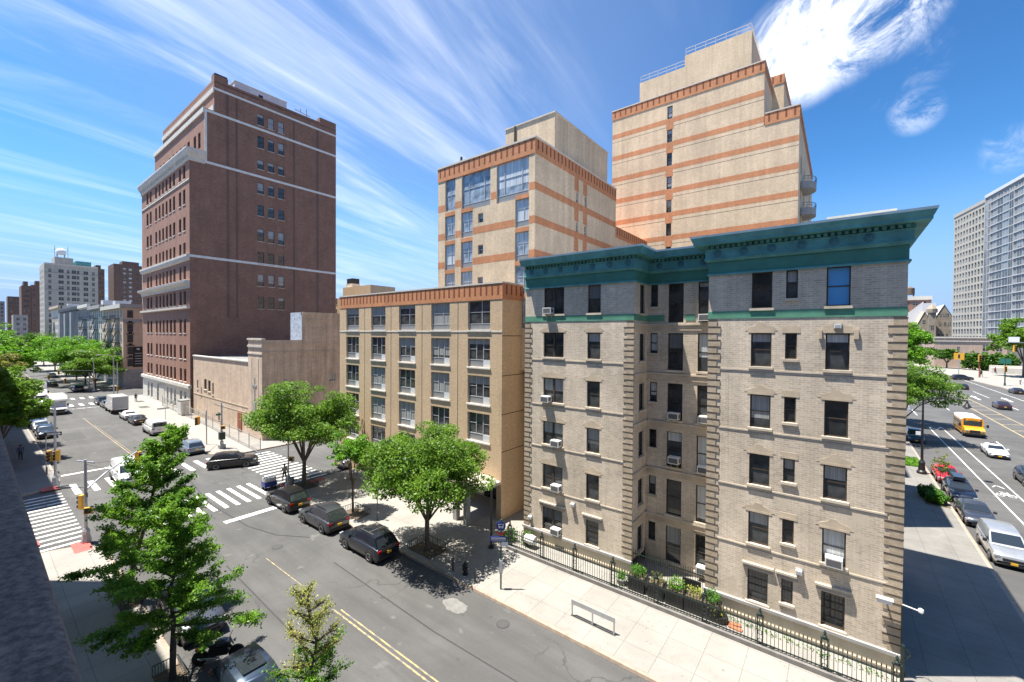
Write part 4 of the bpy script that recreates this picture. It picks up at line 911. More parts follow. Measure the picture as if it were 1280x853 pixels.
def west_row():
    T = thing('corner_tenement', 'peach corner tenement with a grey base and black banner on its side', 'apartment building')
    block(T, -176.8, -150, 25.2, 60, 5, 22.4, 'peach_brick'); F, E_ = front(25.2), east(-150)
    b = MB().mat('cement_grey'); slab(b, F, -176.8, -150, 0, 5, -.4, .1); slab(b, E_, 25.2, 60, 0, 5, -.4, .1); slab(b, E_, 25.1, 60, 17.6, 18.5, -.1, .08); slab(b, F, -176.8, -149.9, 21.4, 22.5, -.2, .7, 'limestone'); slab(b, E_, 24.6, 60, 21.4, 22.5, -.2, .3, 'cement_grey'); b.build('stone_base', T)
    it = []
    for z in (6, 9.2, 12.4, 15.3, 19.0):
        for i in range(7): it.append((F, -175.2+i*3.7, -174.0+i*3.7, z, z+1.9, 'limestone', 'glass_far'))
        for y in (26.0, 33, 36, 40): it.append((E_, y, y+1.2, z, z+1.9, 'trim_black', 'glass_far'))
    far_windows(T, it)
    h = MB()
    for z in (8.1, 11.3, 14.4, 17.3, 21.0): 
        if z < 21: slab(h, E_, 25.8, 27.4, z, z+.25, -.05, .2, 'trim_black'); slab(h, E_, 26.2, 27.0, z+.25, z+.7, -.05, .15, 'trim_black')
    h.build('window_hood', T)
    fire_escape(T, F, -171, -165, (5.6, 8.8, 12, 15, 18.6)); fire_escape(T, F, -160, -154, (5.6, 8.8, 12, 15, 18.6))
    bn = MB(); slab(bn, E_, 27.1, 29.3, 5.6, 11.1, .01, .08, 'sign_black'); 
    for k in range(5): slab(bn, E_, 27.5, 28.9, 6.4+k*.7, 6.55+k*.7, .08, .09, 'frame_grey')
    slab(bn, E_, 27.9, 28.5, 10.2, 10.7, .08, .09, 'frame_grey')
    tag(bn.build('banner'), 'tall black banner with grey lines of lettering on the peach tenement side', 'banner')
    specs = [('row_house', 'pale grey walk-up with black fire escapes beside the peach tenement', -198, -177, 23.2, 'cream_brick', 'cement_grey', 1), ('row_house', 'cream walk-up with fire escapes next to the dark bay fronted house', -218.7, -198.2, 24.3, 'grey_brick', 'off_white', 1),
             ('bay_house', 'dark grey house with a bay front and heavy black cornice', -271, -219, 24.3, 'grey_brick', 'trim_black', 0), ('row_house', 'tan house at the end of the row before the white tower', -306, -271.4, 26.6, 'cream_brick', 'lintel_stone', 1)]
    for nm, lab, x0, x1, h, key, cor, fe in specs:
        T = thing(nm, lab, 'house'); block(T, x0, x1, 25.2, 52, 0, h, key); F = front(25.2); E_ = east(x1)
        n = int((x1-x0)/3.2); it = []
        for k in range(6):
            z = 2.2+k*3.5
            if z+2 < h-1.2: it += [(F, x0+1+(i*(x1-x0-1)/n), x0+2.3+(i*(x1-x0-1)/n), z, z+2.1, 'sill_stone', 'glass_far') for i in range(n)]
        far_windows(T, it)
        c = MB(); slab(c, F, x0, x1, h-1.0, h+.1, -.3, .9, cor); slab(c, F, x0, x1, h-1.4, h-1.0, -.3, .5, cor); c.build('cornice', T)
        if fe: fire_escape(T, F, x0+5, x0+13, (5.2, 8.7, 12.2, 15.7, 19.2))
        else:
            b = MB()
            for u in (x0+6, x0+22, x0+38): b.prism([(u, 25.2), (u+2, 23.6), (u+6, 23.6), (u+8, 25.2)], 1, h-2)
            b.mat('grey_brick'); b2 = MB().mat('grey_brick')
            for u in (x0+6, x0+22, x0+38): b3 = MB().mat('grey_brick').prism([(u, 25.2), (u+2, 23.6), (u+6, 23.6), (u+8, 25.2)], 1, h-2); b3.build('bay', T)
        q = MB().mat('roof_silver').box(x0+4, x0+8, 30, 34, h-.5, h+2.2); q.build('bulkhead', T)
    # white tower with the tank on top
    T = thing('white_apartment_tower', 'tall off white apartment tower with a white roof tank and plain square windows', 'apartment tower')
    x1 = -334; block(T, x1-24, x1, 25, 45.6, 0, 51.6, 'tower_brick'); E_ = east(x1); F = front(25)
    it = []
    for k in range(14):
        z = 8+k*3.0
        for y, w in ((26.5, 1.0), (30.2, 1.9), (33.4, .9), (35.2, 1.7), (37.2, .9), (39.8, 1.8), (43.2, 1.0)): it.append((E_, y, y+w, z, z+1.7, 'cement_grey', 'glass_far'))
        it += [(F, x, x+1.2, z, z+1.7, 'cement_grey', 'glass_far') for x in (-355, -350, -345, -340)]
    far_windows(T, it)
    t = MB(); slab(t, E_, 25, 45.6, 46.6, 46.9, -.1, .2, 'cement_grey'); slab(t, E_, 25, 45.6, 37.5, 37.8, -.1, .15, 'cement_grey'); slab(t, E_, 25, 45.6, 51.0, 51.7, -.2, .3, 'limestone'); t.build('string_course', T)
    MB().mat('tower_brick').box(-350, -336, 29, 36, 51.1, 55.5).build('penthouse', T); MB().mat('cornice_blue').box(-348, -335, 37, 43, 51.1, 54.2).build('roof_terrace', T)
    k = thing('water_tank', 'white domed tank on the roof of the far white tower', 'water tank', (-341, 31.8, 55.5))
    MB().mat('galv').bar((-1.4, -1.4, 0), (-1.4, -1.4, 2), .3).bar((1.4, -1.4, 0), (1.4, -1.4, 2), .3).bar((1.4, 1.4, 0), (1.4, 1.4, 2), .3).bar((-1.4, 1.4, 0), (-1.4, 1.4, 2), .3).box(-1.7, 1.7, -1.7, 1.7, 2, 2.2).build('stand', k)
    MB().mat('frame_white').lathe([(2.0, 2.2), (2.1, 3.8), (1.7, 4.8), (.8, 5.4), (.1, 5.6)], n=16).build('tank', k, smooth=40)
    for y in (29.4, 34.4): tag(MB().mat('galv').bar((-340, y, 55.5), (-340, y, 62), .22).bar((-340, y-.5, 60), (-340, y+.5, 60), .15).build('roof_mast'), 'slim mast on the left of the white roof tank' if y < 30 else 'slim mast on the right of the white roof tank', 'mast')
    # brick slabs on the skyline (at x=-520)
    for lab, y0, y1, h, wn in (('brown brick slab right behind the white tower', 69.0, 75.2, 71, 0), ('dark brick slab with two columns of white windows beside the red tower', 81.2, 105, 77, 1), ('dark red slab left of the white tower', 26.5, 31.5, 52, 0), ('taller dark red slab touching the white tower on its left', 31.7, 41.0, 53, 0)):
        T = thing('housing_slab', lab, 'apartment tower'); block(T, -545, -520, y0, y1, 0, h, 'slab_brick'); E_ = east(-520); it = []
        for k in range(11):
            z = h-5-k*4.1
            if wn: it += [(E_, y, y+2.2, z, z+1.6, 'off_white', 'glass_blind') for y in (87.5, 91.5)]+[(E_, y, y+1, z, z+1.6, 'slab_brick', 'glass_far') for y in (97.0, 100.0)]
            else: it += [(E_, y0+1.2+(y1-y0-3)*i/2, y0+2.2+(y1-y0-3)*i/2, z, z+1.6, 'slab_brick', 'glass_far') for i in range(3)]
        far_windows(T, it)
        MB().mat('slab_brick').box(-540, -528, y0+(y1-y0)*.3, y0+(y1-y0)*.8, h-.5, h+4).build('bulkhead', T)
    T = thing('cream_tower', 'slim cream tower with balconies just left of the red tower', 'apartment tower'); block(T, -420, -404, 81.5, 100, 0, 88, 'cream_brick')
    far_windows(T, [(east(-404), y, y+1.4, 20+k*3.4, 21.8+k*3.4, 'slab_brick', 'glass_far') for k in range(20) for y in (83, 86.4)]); MB().mat('cement_grey').box(-418, -408, 84, 95, 87.5, 91).build('bulkhead', T)
    for lab, x, y0, y1, h, key in (('low dark block at the far left end of the skyline', -640, 2, 22, 44, 'grey_brick'), ('grey stepped block at the far left end of the street', -600, 22.3, 31, 47, 'slab_brick'), ('low grey block beyond the street trees on the left', -470, 20, 27, 27, 'grey_brick'), ('thin grey tower cut by the left edge of the skyline', -660, -12, 2.6, 67, 'grey_brick')):
        T = thing('far_block', lab, 'apartment building'); block(T, x-20, x, y0, y1, 0, h, key)
        far_windows(T, [(east(x), y, y+1.4, h-4-k*3.6, h-2.2-k*3.6, 'cement_grey', 'glass_far') for k in range(6) for y in np.arange(y0+1.5, y1-2, 3.2)])
    T = thing('rear_bulkhead_building', 'beige rooftop block with water tank showing above the brown block', 'building'); block(T, -122, -91, 62, 85, 0, 24.6, 'tan_brick'); w = MB().mat('tan_brick').box(-106.8, -94, 62.5, 70, 24.1, 27.4); w.build('bulkhead', T)
    far_windows(T, [(front(62), x, x+1.2, 20+3*k, 21.6+3*k, 'sill_stone', 'glass_far') for k in range(2) for x in (-117, -110, -104, -97)])
    k = thing('water_tank', 'small dark tank on a white frame behind the brown block roof', 'water tank', (-104.6, 64.2, 27.4)); MB().mat('off_white').box(-1.5, 1.5, -1.2, 1.2, 0, 1.0).build('stand', k); MB().mat('trim_black').box(-1.4, 1.4, -1, 1, 1.0, 2.4).build('tank', k)
west_row()

# ---------------------------------------------------------------- far buildings up the avenue
def avenue_end():
    T = thing('glass_tower', 'broad modern tower with a pale window grid and a glazed wing', 'apartment tower')
    A, B, C, D = Vector((53.8, 370)), Vector((60.6, 335)), Vector((70, 280)), Vector((110, 290)); z1 = 88
    Fa = Fr(A.x, A.y, math.atan2(*(B-A).yx)); Fb = Fr(B.x, B.y, math.atan2(*(C-B).yx)); La, Lb = (B-A).length, (C-B).length
    rows = [13+k*4.1 for k in range(18)]
    ha = [(1.2+i*(La-2)/10, 1.2+i*(La-2)/10+2.2, z, z+2.9) for z in rows for i in range(10)]
    w = MB(); wall(w, Fa, 0, La, 0, z1, ha, .5, 'tower_stone')
    w.mat('panel_grey'); wall(w, Fb, 0, Lb, 0, z1+2, (), .3); w.mat('off_white').add([(*A, 0), (*A, z1), (120, 390, z1), (120, 390, 0)], [(0, 1, 2, 3)]).add([(*C, 0), (*C, z1+2), (130, 300, z1+2), (130, 300, 0)], [(3, 2, 1, 0)])
    w.mat('roof_silver').add([(*A, z1-.3), (*B, z1-.3), (*C, z1-.3), (130, 300, z1-.3), (120, 390, z1-.3)], [(0, 1, 2, 3, 4)]); w.build('wall', T)
    p = MB(); slab(p, Fa, -.2, La+.3, z1-.2, z1+1.6, -.6, .3, 'tower_stone'); slab(p, Fb, -.2, Lb+.3, z1+1.6, z1+3.2, -.6, .6, 'panel_white'); p.build('parapet', T)
    windows_capped(T, [(Fa, *h, dict(frame='frame_grey', glass='glass_tower', sill=None, inset=.3)) for h in ha])
    g = MB(); 
    for k, z in enumerate(rows+[13+18*4.1]): slab(g, Fb, 0, Lb, z-1.1, z-.62, -.1, .42, 'frame_grey')
    g.build('floor_edges', T)
    us = [(0.5, 3.2, 'g', .9), (3.6, 5.4, 'd', .5), (8, 10.6, 'g', 0), (12, 17, 'g', .2), (17.6, 22.6, 'g', .2), (23.4, 27, 'd', .7), (30, 34, 'g', 0), (37, 41, 'd', .3), (43, 50, 'g', .2)]
    for i, (a, b, k, d) in enumerate(us):
        m = MB().mat('glass_tower' if k == 'g' else 'glass')
        for z in rows: m.quad(*[Fb.pt(u, w_, .06+d*.5) for u, w_ in ((a, z-.5), (b, z-.5), (b, z+2.8), (a, z+2.8))])
        slab(m, Fb, a-.15, a, 11, z1, 0, .2+d*.5, 'frame_grey'); slab(m, Fb, (a+b)/2-.06, (a+b)/2+.06, 11, z1, 0, .14+d*.5, 'frame_grey'); slab(m, Fb, b, b+.15, 11, z1, 0, .2+d*.5, 'frame_grey')
        m.build('glazing', T)
    T = thing('low_brick_building', 'low pale pink brick building with a stone coping beyond the avenue', 'building')
    block(T, 37.5, 62, 300, 340, 0, 15.2, 'garden_brick'); F = front(300); c = MB(); slab(c, F, 37.3, 62.2, 13.0, 13.5, -.1, .3, 'limestone'); slab(c, F, 37.2, 62.3, 14.7, 15.4, -.3, .4, 'limestone'); c.build('coping', T)
    far_windows(T, [(F, x, x+1.8, 8.6, 11.6, 'limestone', 'glass_dark') for x in (54.2, 58.6)]+[(F, 45.6, 46.4, 8.5, 10.5, 'limestone', 'glass_dark')])
    T = thing('brown_loft_building', 'brown brick building with a white cornice far up the avenue', 'building')
    block(T, 30, 53, 440, 480, 0, 44.5, 'red_front'); F = front(440); c = MB(); slab(c, F, 29.5, 53.5, 43.2, 46.0, -.3, .6, 'off_white'); slab(c, F, 30, 53, 30, 33, -.3, .3, 'off_white'); c.build('cornice', T)
    far_windows(T, [(F, x, x+2.6, z, z+3, 'off_white', 'glass_dark') for x in (33, 38, 43, 47.5) for z in (34, 39)])
    k = thing('water_tank', 'dark wooden water tank standing on the brown loft building', 'water tank', (42.2, 450, 44)); m = MB().mat('trim_black')
    for x in (-2, 2):
        for y in (-2, 2): m.bar((x, y, 0), (x, y, 4), .4)
    m.build('stand', k); MB().mat('tank_wood').lathe([(2.7, 4), (2.7, 9), (.2, 10.6)], n=16).build('tank', k)
    def gable(m, x0, x1, y, z0, z1, zr, depth):
        xm = (x0+x1)/2; m.add([(x0, y, z0), (x1, y, z0), (x1, y, z1), (xm, y, zr), (x0, y, z1), (x0, y+depth, z0), (x1, y+depth, z0), (x1, y+depth, z1), (xm, y+depth, zr), (x0, y+depth, z1)], [(0, 1, 2, 3, 4), (9, 8, 7, 6, 5), (1, 6, 7, 2), (5, 0, 4, 9)])
        return [(x0-.3, y-.3, z1), (xm, y-.3, zr+.3), (x1+.3, y-.3, z1), (x0-.3, y+depth, z1), (xm, y+depth, zr+.3), (x1+.3, y+depth, z1)]
    T = thing('gothic_stone_hall', 'rough stone gothic hall with steep gables beside the modern tower', 'church'); m = MB().mat('rough_stone'); rf = []
    rf.append(gable(m, 51.5, 60.5, 412, 0, 28, 37.5, 40)); m.build('wall', T); m2 = MB().mat('rough_stone'); rf.append(gable(m2, 42.5, 49.5, 408, 0, 24, 33, 36)); m2.build('transept', T)
    m3 = MB().mat('rough_stone').prism([(47.6, 405), (51.3, 405), (51.3, 409), (47.6, 409)], 0, 32); m3.lathe([(2.9, 32), (2.9, 34.5), (.3, 38)], (49.4, 407, 0), 8); m3.build('turret', T)
    for i, v in enumerate(rf): MB().mat('roof_silver' if i == 0 else 'lintel_stone').add(v, [(0, 1, 4, 3), (1, 2, 5, 4)]).build('roof', T)
    far_windows(T, [(front(412), x, x+1.1, z, z+2.4, 'limestone', 'glass_dark') for x, z in ((54, 29), (55.6, 29), (57.2, 29), (53.6, 23), (56, 23), (58.2, 23), (55, 15), (57, 15), (53, 15))]+[(front(408), 45, 46.4, 24, 27, 'limestone', 'glass_dark'), (front(405), 48.8, 50.2, 20, 23, 'limestone', 'glass_dark')])
    c = MB().mat('roof_silver').add([(36, 425, 26), (47, 425, 26), (47, 425.0, 41), (36, 425, 30)], [(0, 1, 2, 3)]).box(46, 53, 420, 438, 20, 39.5); c.build('rear_wing', T)
    T = thing('side_building', 'dark block continuing the avenue frontage behind the apartment house', 'building'); block(T, -14, 2.1, 43.2, 54, 0, 20.8, 'old_brick')
    far_windows(T, [(east(2.1), y, y+1.1, z, z+1.8, 'sill_stone', 'glass_dark') for y in np.arange(45, 52, 3) for z in (2, 5.2, 8.4, 11.6)])
    # steps and hedge below the modern tower
    tag(MB().mat('limestone').box(50, 62, 262, 264, .15, 2.6).box(50, 62, 264, 266, .15, 3.4).build('terrace_steps'), 'pale terrace steps in front of the hedge across the avenue', 'steps')
avenue_end()

# ---------------------------------------------------------------- the building the camera stands in, and its neighbour
def own_building():
    T = thing('camera_building', 'stone fronted apartment house along the near side of the street', 'apartment building')
    F = Fr(0, -.32, math.pi)      # faces +Y; u = -x
    hs = [(u, u+1.2, z, z+1.9) for z in (2, 5.1, 8.2, 11.3, 17.2, 20.4, 23.6) for u in np.arange(2.6, 38, 3.4)]
    w = MB(); wall(w, F, -24, 41.2, 0, 28.4, hs, .2, 'cream_brick'); wall(w, west(-41.2), .32, 24, 0, 28.4); wall(w, east(24), -24, -.32, 0, 28.4); wall(w, front(-24), -41.2, 24, 0, 28.4)
    w.mat('roof_felt').quad((-41.2, -24, 28), (24, -24, 28), (24, -.32, 28), (-41.2, -.32, 28)); w.build('wall', T)
    MB().mat('limestone').sweep([(24, -.32), (-41.2, -.32), (-41.2, -24)], [(0, 27.6), (.1, 27.8), (.25, 28.3), (.25, 28.6), (-.3, 28.6)]).build('cornice', T)
    for h in hs: window(T, F, *h, 'sash', sill='sill_stone')
    # the rough ledge just under the camera
    m = MB().mat('granite'); n = 60
    prof = [(0, 13.75), (.470, 13.78), (.482, 13.80), (.486, 14.14), (.478, 14.165), (.46, 14.175), (0, 14.20)]
    m.sweep([(24-64*i/n, -.32) for i in range(n+1)], prof); m.build('stone_ledge', T, smooth=50)
    T = thing('neighbour_building', 'brick apartment house across the side street on the near side', 'apartment building')
    F = Fr(0, -.3, math.pi); hs = [(u, u+1.2, z, z+1.9) for z in (2, 5.1, 8.2, 11.3, 14.4, 17.5, 20.6) for u in np.arange(62, 116, 4)]
    w = MB(); wall(w, F, 59.6, 118, 0, 26.4, hs, .2, 'red_front'); wall(w, east(-59.6), -24, -.3, 0, 26.4); wall(w, west(-118), .3, 24, 0, 26.4); wall(w, front(-24), -118, -59.6, 0, 26.4); w.mat('roof_felt').quad((-118, -24, 26.1), (-59.6, -24, 26.1), (-59.6, -.3, 26.1), (-118, -.3, 26.1)); w.build('wall', T)
    MB().mat('limestone').sweep([(-59.6, -.3), (-118, -.3)], [(0, 25.8), (.2, 26.2), (.2, 26.6), (-.3, 26.6)]).build('cornice', T)
    for h in hs: window(T, F, *h, 'sash')
own_building()

# ---------------------------------------------------------------- trees
def leaf_mesh(name, pts, size, key, rng, up=.35):
    n = len(pts); pts = np.asarray(pts)
    d = rng.normal(size=(n, 3)); d[:, 2] = np.abs(d[:, 2])+up; d /= np.linalg.norm(d, axis=1)[:, None]
    t = rng.normal(size=(n, 3)); t -= (t*d).sum(1)[:, None]*d; t /= np.linalg.norm(t, axis=1)[:, None]; b = np.cross(d, t)
    s = size*rng.uniform(.6, 1.3, n)[:, None]
    v = np.empty((n, 4, 3)); v[:, 0] = pts-t*s; v[:, 1] = pts-b*s*.62+d*s*.12; v[:, 2] = pts+t*s; v[:, 3] = pts+b*s*.62+d*s*.12
    me = bpy.data.meshes.new(name); me.vertices.add(4*n); me.vertices.foreach_set('co', v.reshape(-1)); me.loops.add(4*n); me.loops.foreach_set('vertex_index', np.arange(4*n, dtype=np.int32))
    me.polygons.add(n); me.polygons.foreach_set('loop_start', np.arange(0, 4*n, 4, dtype=np.int32)); me.polygons.foreach_set('loop_total', np.full(n, 4, dtype=np.int32)); me.materials.append(M[key]); me.update(); me.validate(); return me
def spread_tree(label, x, y, h, r, base, n, size, key, seed, z0=.15, trunk=.17, group=None, name='street_tree', lean=(0, 0), limbs=9, gaps=.5, offset=(0, 0)):
    """short trunk dividing into rising limbs under a broad uneven crown"""
    rng = np.random.default_rng(seed); T = thing(name, label, 'tree', (x, y, z0), 0, group)
    tr = MB().mat('bark'); fork = base*.85; top = Vector((lean[0], lean[1], fork))
    tr.tube([(0, 0, -.05), (0, 0, .25), tuple(top*.5), tuple(top)], [trunk*1.5, trunk*1.05, trunk*.95, trunk*.85], 10)
    cl = []; ox, oy = offset
    for i in range(limbs):
        a = 2*math.pi*(i+rng.uniform(-.3, .3))/limbs; rr = r*rng.uniform(.45, .95); zt = base+(h-base)*rng.uniform(.35, .95)*(1 if rr < r*.7 else .75)
        e = Vector((ox+rr*math.cos(a), oy+rr*math.sin(a), zt)); m1 = top.lerp(e, .35)+Vector((0, 0, (h-base)*.10)); m2 = top.lerp(e, .7)+Vector((0, 0, (h-base)*.07))
        tr.tube([top-Vector((0, 0, .2)), m1, m2, e], [trunk*.5, trunk*.34, trunk*.2, trunk*.06], 6)
        for q in range(3):
            s = m1.lerp(e, rng.uniform(.1, .8)); d = Vector(rng.normal(size=3)); d.z = abs(d.z)*.6; tr.tube([s, s+d.normalized()*r*.3], [trunk*.14, trunk*.04], 5); cl.append((s+d.normalized()*r*.34, rng.uniform(.16, .26)*r))
        cl.append((e, rng.uniform(.2, .3)*r)); cl.append((m2, rng.uniform(.2, .3)*r))
    tr.build('trunk', T, smooth=60)
    k = int(26+limbs*3)
    for i in range(k):
        a = rng.uniform(0, 2*math.pi); u = rng.uniform(.12, 1); rr = r*math.sqrt(u)*rng.uniform(.85, 1.06); zf = math.sqrt(max(0, 1-(rr/r)**2*.92)) if rr < r else .15
        zz = base+(h-base)*(.18+.80*zf*rng.uniform(.35, 1.0)); cl.append((Vector((ox+rr*math.cos(a), oy+rr*math.sin(a), zz)), rng.uniform(.13, .27)*r))
    w = np.array([c[1]**2 for c in cl]); cnt = (n*w/w.sum()).astype(int); P = []
    for (c, cr), m in zip(cl, cnt):
        if m == 0: continue
        d = rng.normal(size=(m, 3)); d /= np.linalg.norm(d, axis=1)[:, None]; q = d*(cr*rng.uniform(.35, 1.12, m)**.6)[:, None]; q[:, 2] *= .55; P.append(q+np.array(c))
    link('crown', leaf_mesh('crown', np.concatenate(P), size, key, rng), T); return T
def ginkgo(label, x, y, h, r, base, n, size, key, seed, z0=.15, trunk=.15, key2=None, top_from=.6, group='young ginkgo trees along the near kerb', limbs=30, tuft=.15, lean=0, thin=0):
    """straight leader with long rising limbs feathered with tufts of leaves"""
    rng = np.random.default_rng(seed); T = thing('ginkgo_tree', label, 'tree', (x, y, z0), 0, group)
    tr = MB().mat('bark'); ld = [Vector((rng.normal()*.04*i+lean*i*i, rng.normal()*.04*i+lean*.7*i*i, h*.97*i/6)) for i in range(7)]; ld[0] = Vector((0, 0, -.05))
    tr.tube(ld, [trunk*(1-.88*i/6) for i in range(7)], 8)
    lo, hi = [], []
    for i in range(limbs):
        f = base/h+(1-base/h)*(i+rng.uniform(0, 1))/limbs; z = h*f; k = min(int(f*6), 5); s = ld[k].lerp(ld[k+1], f*6-k)
        a = i*2.4+rng.uniform(-.5, .5); L = r*(1.05-.86*((f-base/h)/(1-base/h))**1.25)*rng.uniform(.6, 1.12)
        el = R(rng.uniform(-6, 18)+44*((f-base/h)/(1-base/h))); d = Vector((math.cos(a)*math.cos(el), math.sin(a)*math.cos(el), math.sin(el)))
        m = s+d*L*.5; e = s+d*L+Vector((0, 0, L*.08)); tr.tube([s, m, e], [.045*L/r+.015, .028, .008], 5)
        subs = [(s, m, e)]
        for q in range(5):
            b = s+d*L*rng.uniform(.25, .9); dd = (d+Vector(rng.normal(size=3))*.65).normalized(); dd.z = max(dd.z, -.05); l2 = L*rng.uniform(.18, .40); subs.append((b, b+dd*l2*.5, b+dd*l2)); tr.tube([b, b+dd*l2], [.018, .006], 4)
        for (p0, p1, p2) in subs:
            ln = (p2-p0).length; mcnt = max(4, int(n/limbs*ln/(L*2.4)*(1.25-thin*f)*(L/r+.25))); t = rng.uniform(.12, 1.05, mcnt)
            q = np.array(p0)[None]+(np.array(p2)-np.array(p0))[None]*t[:, None]+rng.normal(size=(mcnt, 3))*np.array([tuft, tuft, tuft*.7])
            (hi if f > top_from else lo).append(q)
    tr.build('trunk', T, smooth=60)
    if lo: link('crown', leaf_mesh('crown', np.concatenate(lo), size, key, rng, .15), T)
    if hi: link('crown' if not key2 else 'crown_top', leaf_mesh('crown', np.concatenate(hi), size*(.8 if key2 else 1), key2 or key, rng, .15), T)
    return T
def shrub(label, x, y, z, r, h, n, size, key, seed, name='shrub', group=None, cat='shrub'):
    rng = np.random.default_rng(seed); T = thing(name, label, cat, (x, y, z), 0, group); s = MB().mat('bark')
    for i in range(5): a = i*1.26; s.tube([(0, 0, 0), (r*.5*math.cos(a), r*.5*math.sin(a), h*.7)], [.03, .01], 5)
    s.build('stem', T); d = rng.normal(size=(n, 3)); d /= np.linalg.norm(d, axis=1)[:, None]; q = d*rng.uniform(.55, 1.1, n)[:, None]*(1+.15*np.sin(d[:, :1]*7)); q *= np.array([r, r, h*.5]); q[:, 2] += h*.55
    link('foliage', leaf_mesh('foliage', q, size, key, rng), T); return T
def plant_trees():
    g = 'street trees along the north kerb'
    spread_tree('bushy green street tree between the church and the brown block', -41.3, 20.1, 10.6, 4.7, 2.8, 42000, .105, 'leaf_locust', 1, group=g, limbs=11, trunk=.2)
    spread_tree('slender young street tree between two bushier trees', -31.8, 19.5, 6.9, 1.9, 2.6, 9000, .085, 'leaf_bright', 2, group=g, limbs=6, trunk=.09)
    spread_tree('round crowned street tree in a fenced pit by the hydrant', -22.3, 19.3, 8.7, 4.2, 2.5, 44000, .088, 'leaf_locust', 3, group=g, limbs=10, trunk=.18)
    ginkgo('bright feathery ginkgo at the lower left above the motorcycle', -22.4, 5.27, 7.9, 3.0, 1.9, 44000, .054, 'leaf_ginkgo', 5, limbs=46, tuft=.10)
    ginkgo('taller spiky ginkgo standing behind the bright feathery one', -30.7, 5.41, 9.6, 3.4, 1.8, 42000, .066, 'leaf_ginkgo', 6, limbs=42, tuft=.11, lean=.062)
    ginkgo('sparse yellowing ginkgo top at the bottom edge of the picture', -10.5, 5.3, 8.65, 1.95, 2.0, 58000, .030, 'leaf_bright', 7, key2='leaf_yellow', top_from=.76, limbs=64, trunk=.085, tuft=.065, thin=.95)
    # avenue
    spread_tree('leafy tree over the avenue pavement by the street lamp', 7.2, 84, 11.9, 5.6, 3.2, 30000, .14, 'leaf_locust', 8, limbs=10, group='trees along the avenue', trunk=.2)
    spread_tree('taller tree up the avenue behind the lamp side tree', 7.2, 99, 18.6, 5.0, 8.5, 15000, .2, 'leaf_bright', 9, group='trees along the avenue', trunk=.24)
    spread_tree('dark tree at the right edge across the avenue', 55, 245, 25, 8.5, 6, 12000, .42, 'leaf_locust', 10, group='trees across the avenue', trunk=.5)
    spread_tree('second tree across the avenue, cut by the right edge', 62, 222, 19, 8.5, 5, 10000, .42, 'leaf_locust', 11, group='trees across the avenue', trunk=.5)
    spread_tree('small tree in front of the low pink brick building', 41, 292, 10, 4.5, 3, 2200, .55, 'leaf_dark', 12, group='trees across the avenue', trunk=.3)
    for i, x in enumerate((47.5, 51.0, 54.5, 58)): shrub(['leftmost hedge bush before the low pink building', 'second hedge bush from the left before the low pink building', 'third hedge bush from the left before the low pink building', 'rightmost hedge bush before the low pink building'][i], x, 284-i*2, .15, 3.0, 7.5, 900, .6, 'leaf_dark', 40+i, 'hedge_bush', 'hedge bushes by the low brick building')
    rng = random.Random(8)
    # the west end of the street
    for i, (x, h, r, lab, key) in enumerate(((-153, 11.0, 5.2, 'nearest broad tree by the far crosswalk', 'leaf_locust'), (-168, 13.2, 6.4, 'wide bright tree left of the far signal mast', 'leaf_bright'), (-184, 14.0, 7.0, 'broad flat topped bright tree in the middle of the far row', 'leaf_bright'), (-206, 13.0, 6.0, 'fourth tree of the far north row', 'leaf_dark'), (-236, 14.5, 6.5, 'fifth tree of the far north row', 'leaf_bright'), (-275, 15, 7, 'sixth tree of the far north row', 'leaf_dark'), (-330, 15, 7.5, 'last tree of the far north row below the white tower', 'leaf_locust'))):
        spread_tree(lab, x, 20.2, h, r+.8, 2.4, 16000 if x > -190 else 6000, .22 if x > -190 else .36, key, 60+i, group='trees of the far north kerb', trunk=.22)
    for i, (x, h, r, lab, key, y) in enumerate(((-74, 9.6, 3.3, 'leafy tree at the left edge above the shaded pavement', 'leaf_locust', 2.0), (-84, 10.6, 3.6, 'second tree on the left, behind the leafy one', 'leaf_locust', 2.0), (-103, 11.6, 3.6, 'olive tinted tree at the left edge over the parked cars', 'leaf_olive', 2.2), (-150, 14.5, 6.0, 'bright tree on the left beyond the far crossing', 'leaf_bright', 3.4), (-172, 16, 6.6, 'full green tree on the far left, second past the crossing', 'leaf_locust', 3.4), (-200, 17, 6.8, 'full green tree on the far left, third past the crossing', 'leaf_bright', 3.4), (-235, 18, 7, 'tall tree on the far left, fourth past the crossing', 'leaf_locust', 3.4), (-285, 20, 8, 'tallest tree on the far left below the skyline blocks', 'leaf_dark', 3.4))):
        spread_tree(lab, x, y, h, r+.35, 2.7, 20000 if x > -110 else 7000, .16 if x > -110 else .34, key, 80+i, group='trees of the near kerb on the left', trunk=.2)
    # avenue planting strip
    shrub('dense green shrub bed beside the avenue kerb', 7.05, 53.2, .15, .75, 1.0, 2600, .085, 'leaf_shrub', 20)
    shrub('second clump of the shrub bed, nearer the kerb tree', 6.7, 54.5, .15, .8, 1.1, 2200, .085, 'leaf_dark', 21)
    spread_tree('spindly sapling rising out of the avenue shrub bed', 7.5, 54.6, 4.6, .75, 1.6, 420, .10, 'leaf_olive', 22, trunk=.04, limbs=5, group='trees along the avenue')
    g = MB().mat('soil').box(6.2, 7.8, 52.2, 55.4, .1, .17); tag(g.build('planting_bed'), 'bare soil bed under the avenue shrubs', 'planting bed')
    rng = np.random.default_rng(5); P = np.c_[rng.uniform(6.1, 7.6, 1600), rng.uniform(66.5, 71, 1600), rng.uniform(.16, .34, 1600)]
    o = link('grass_strip', leaf_mesh('grass_strip', P, .10, 'leaf_bright', rng)); tag(o, 'strip of grass between the avenue kerb and pavement', 'grass', kind='stuff')
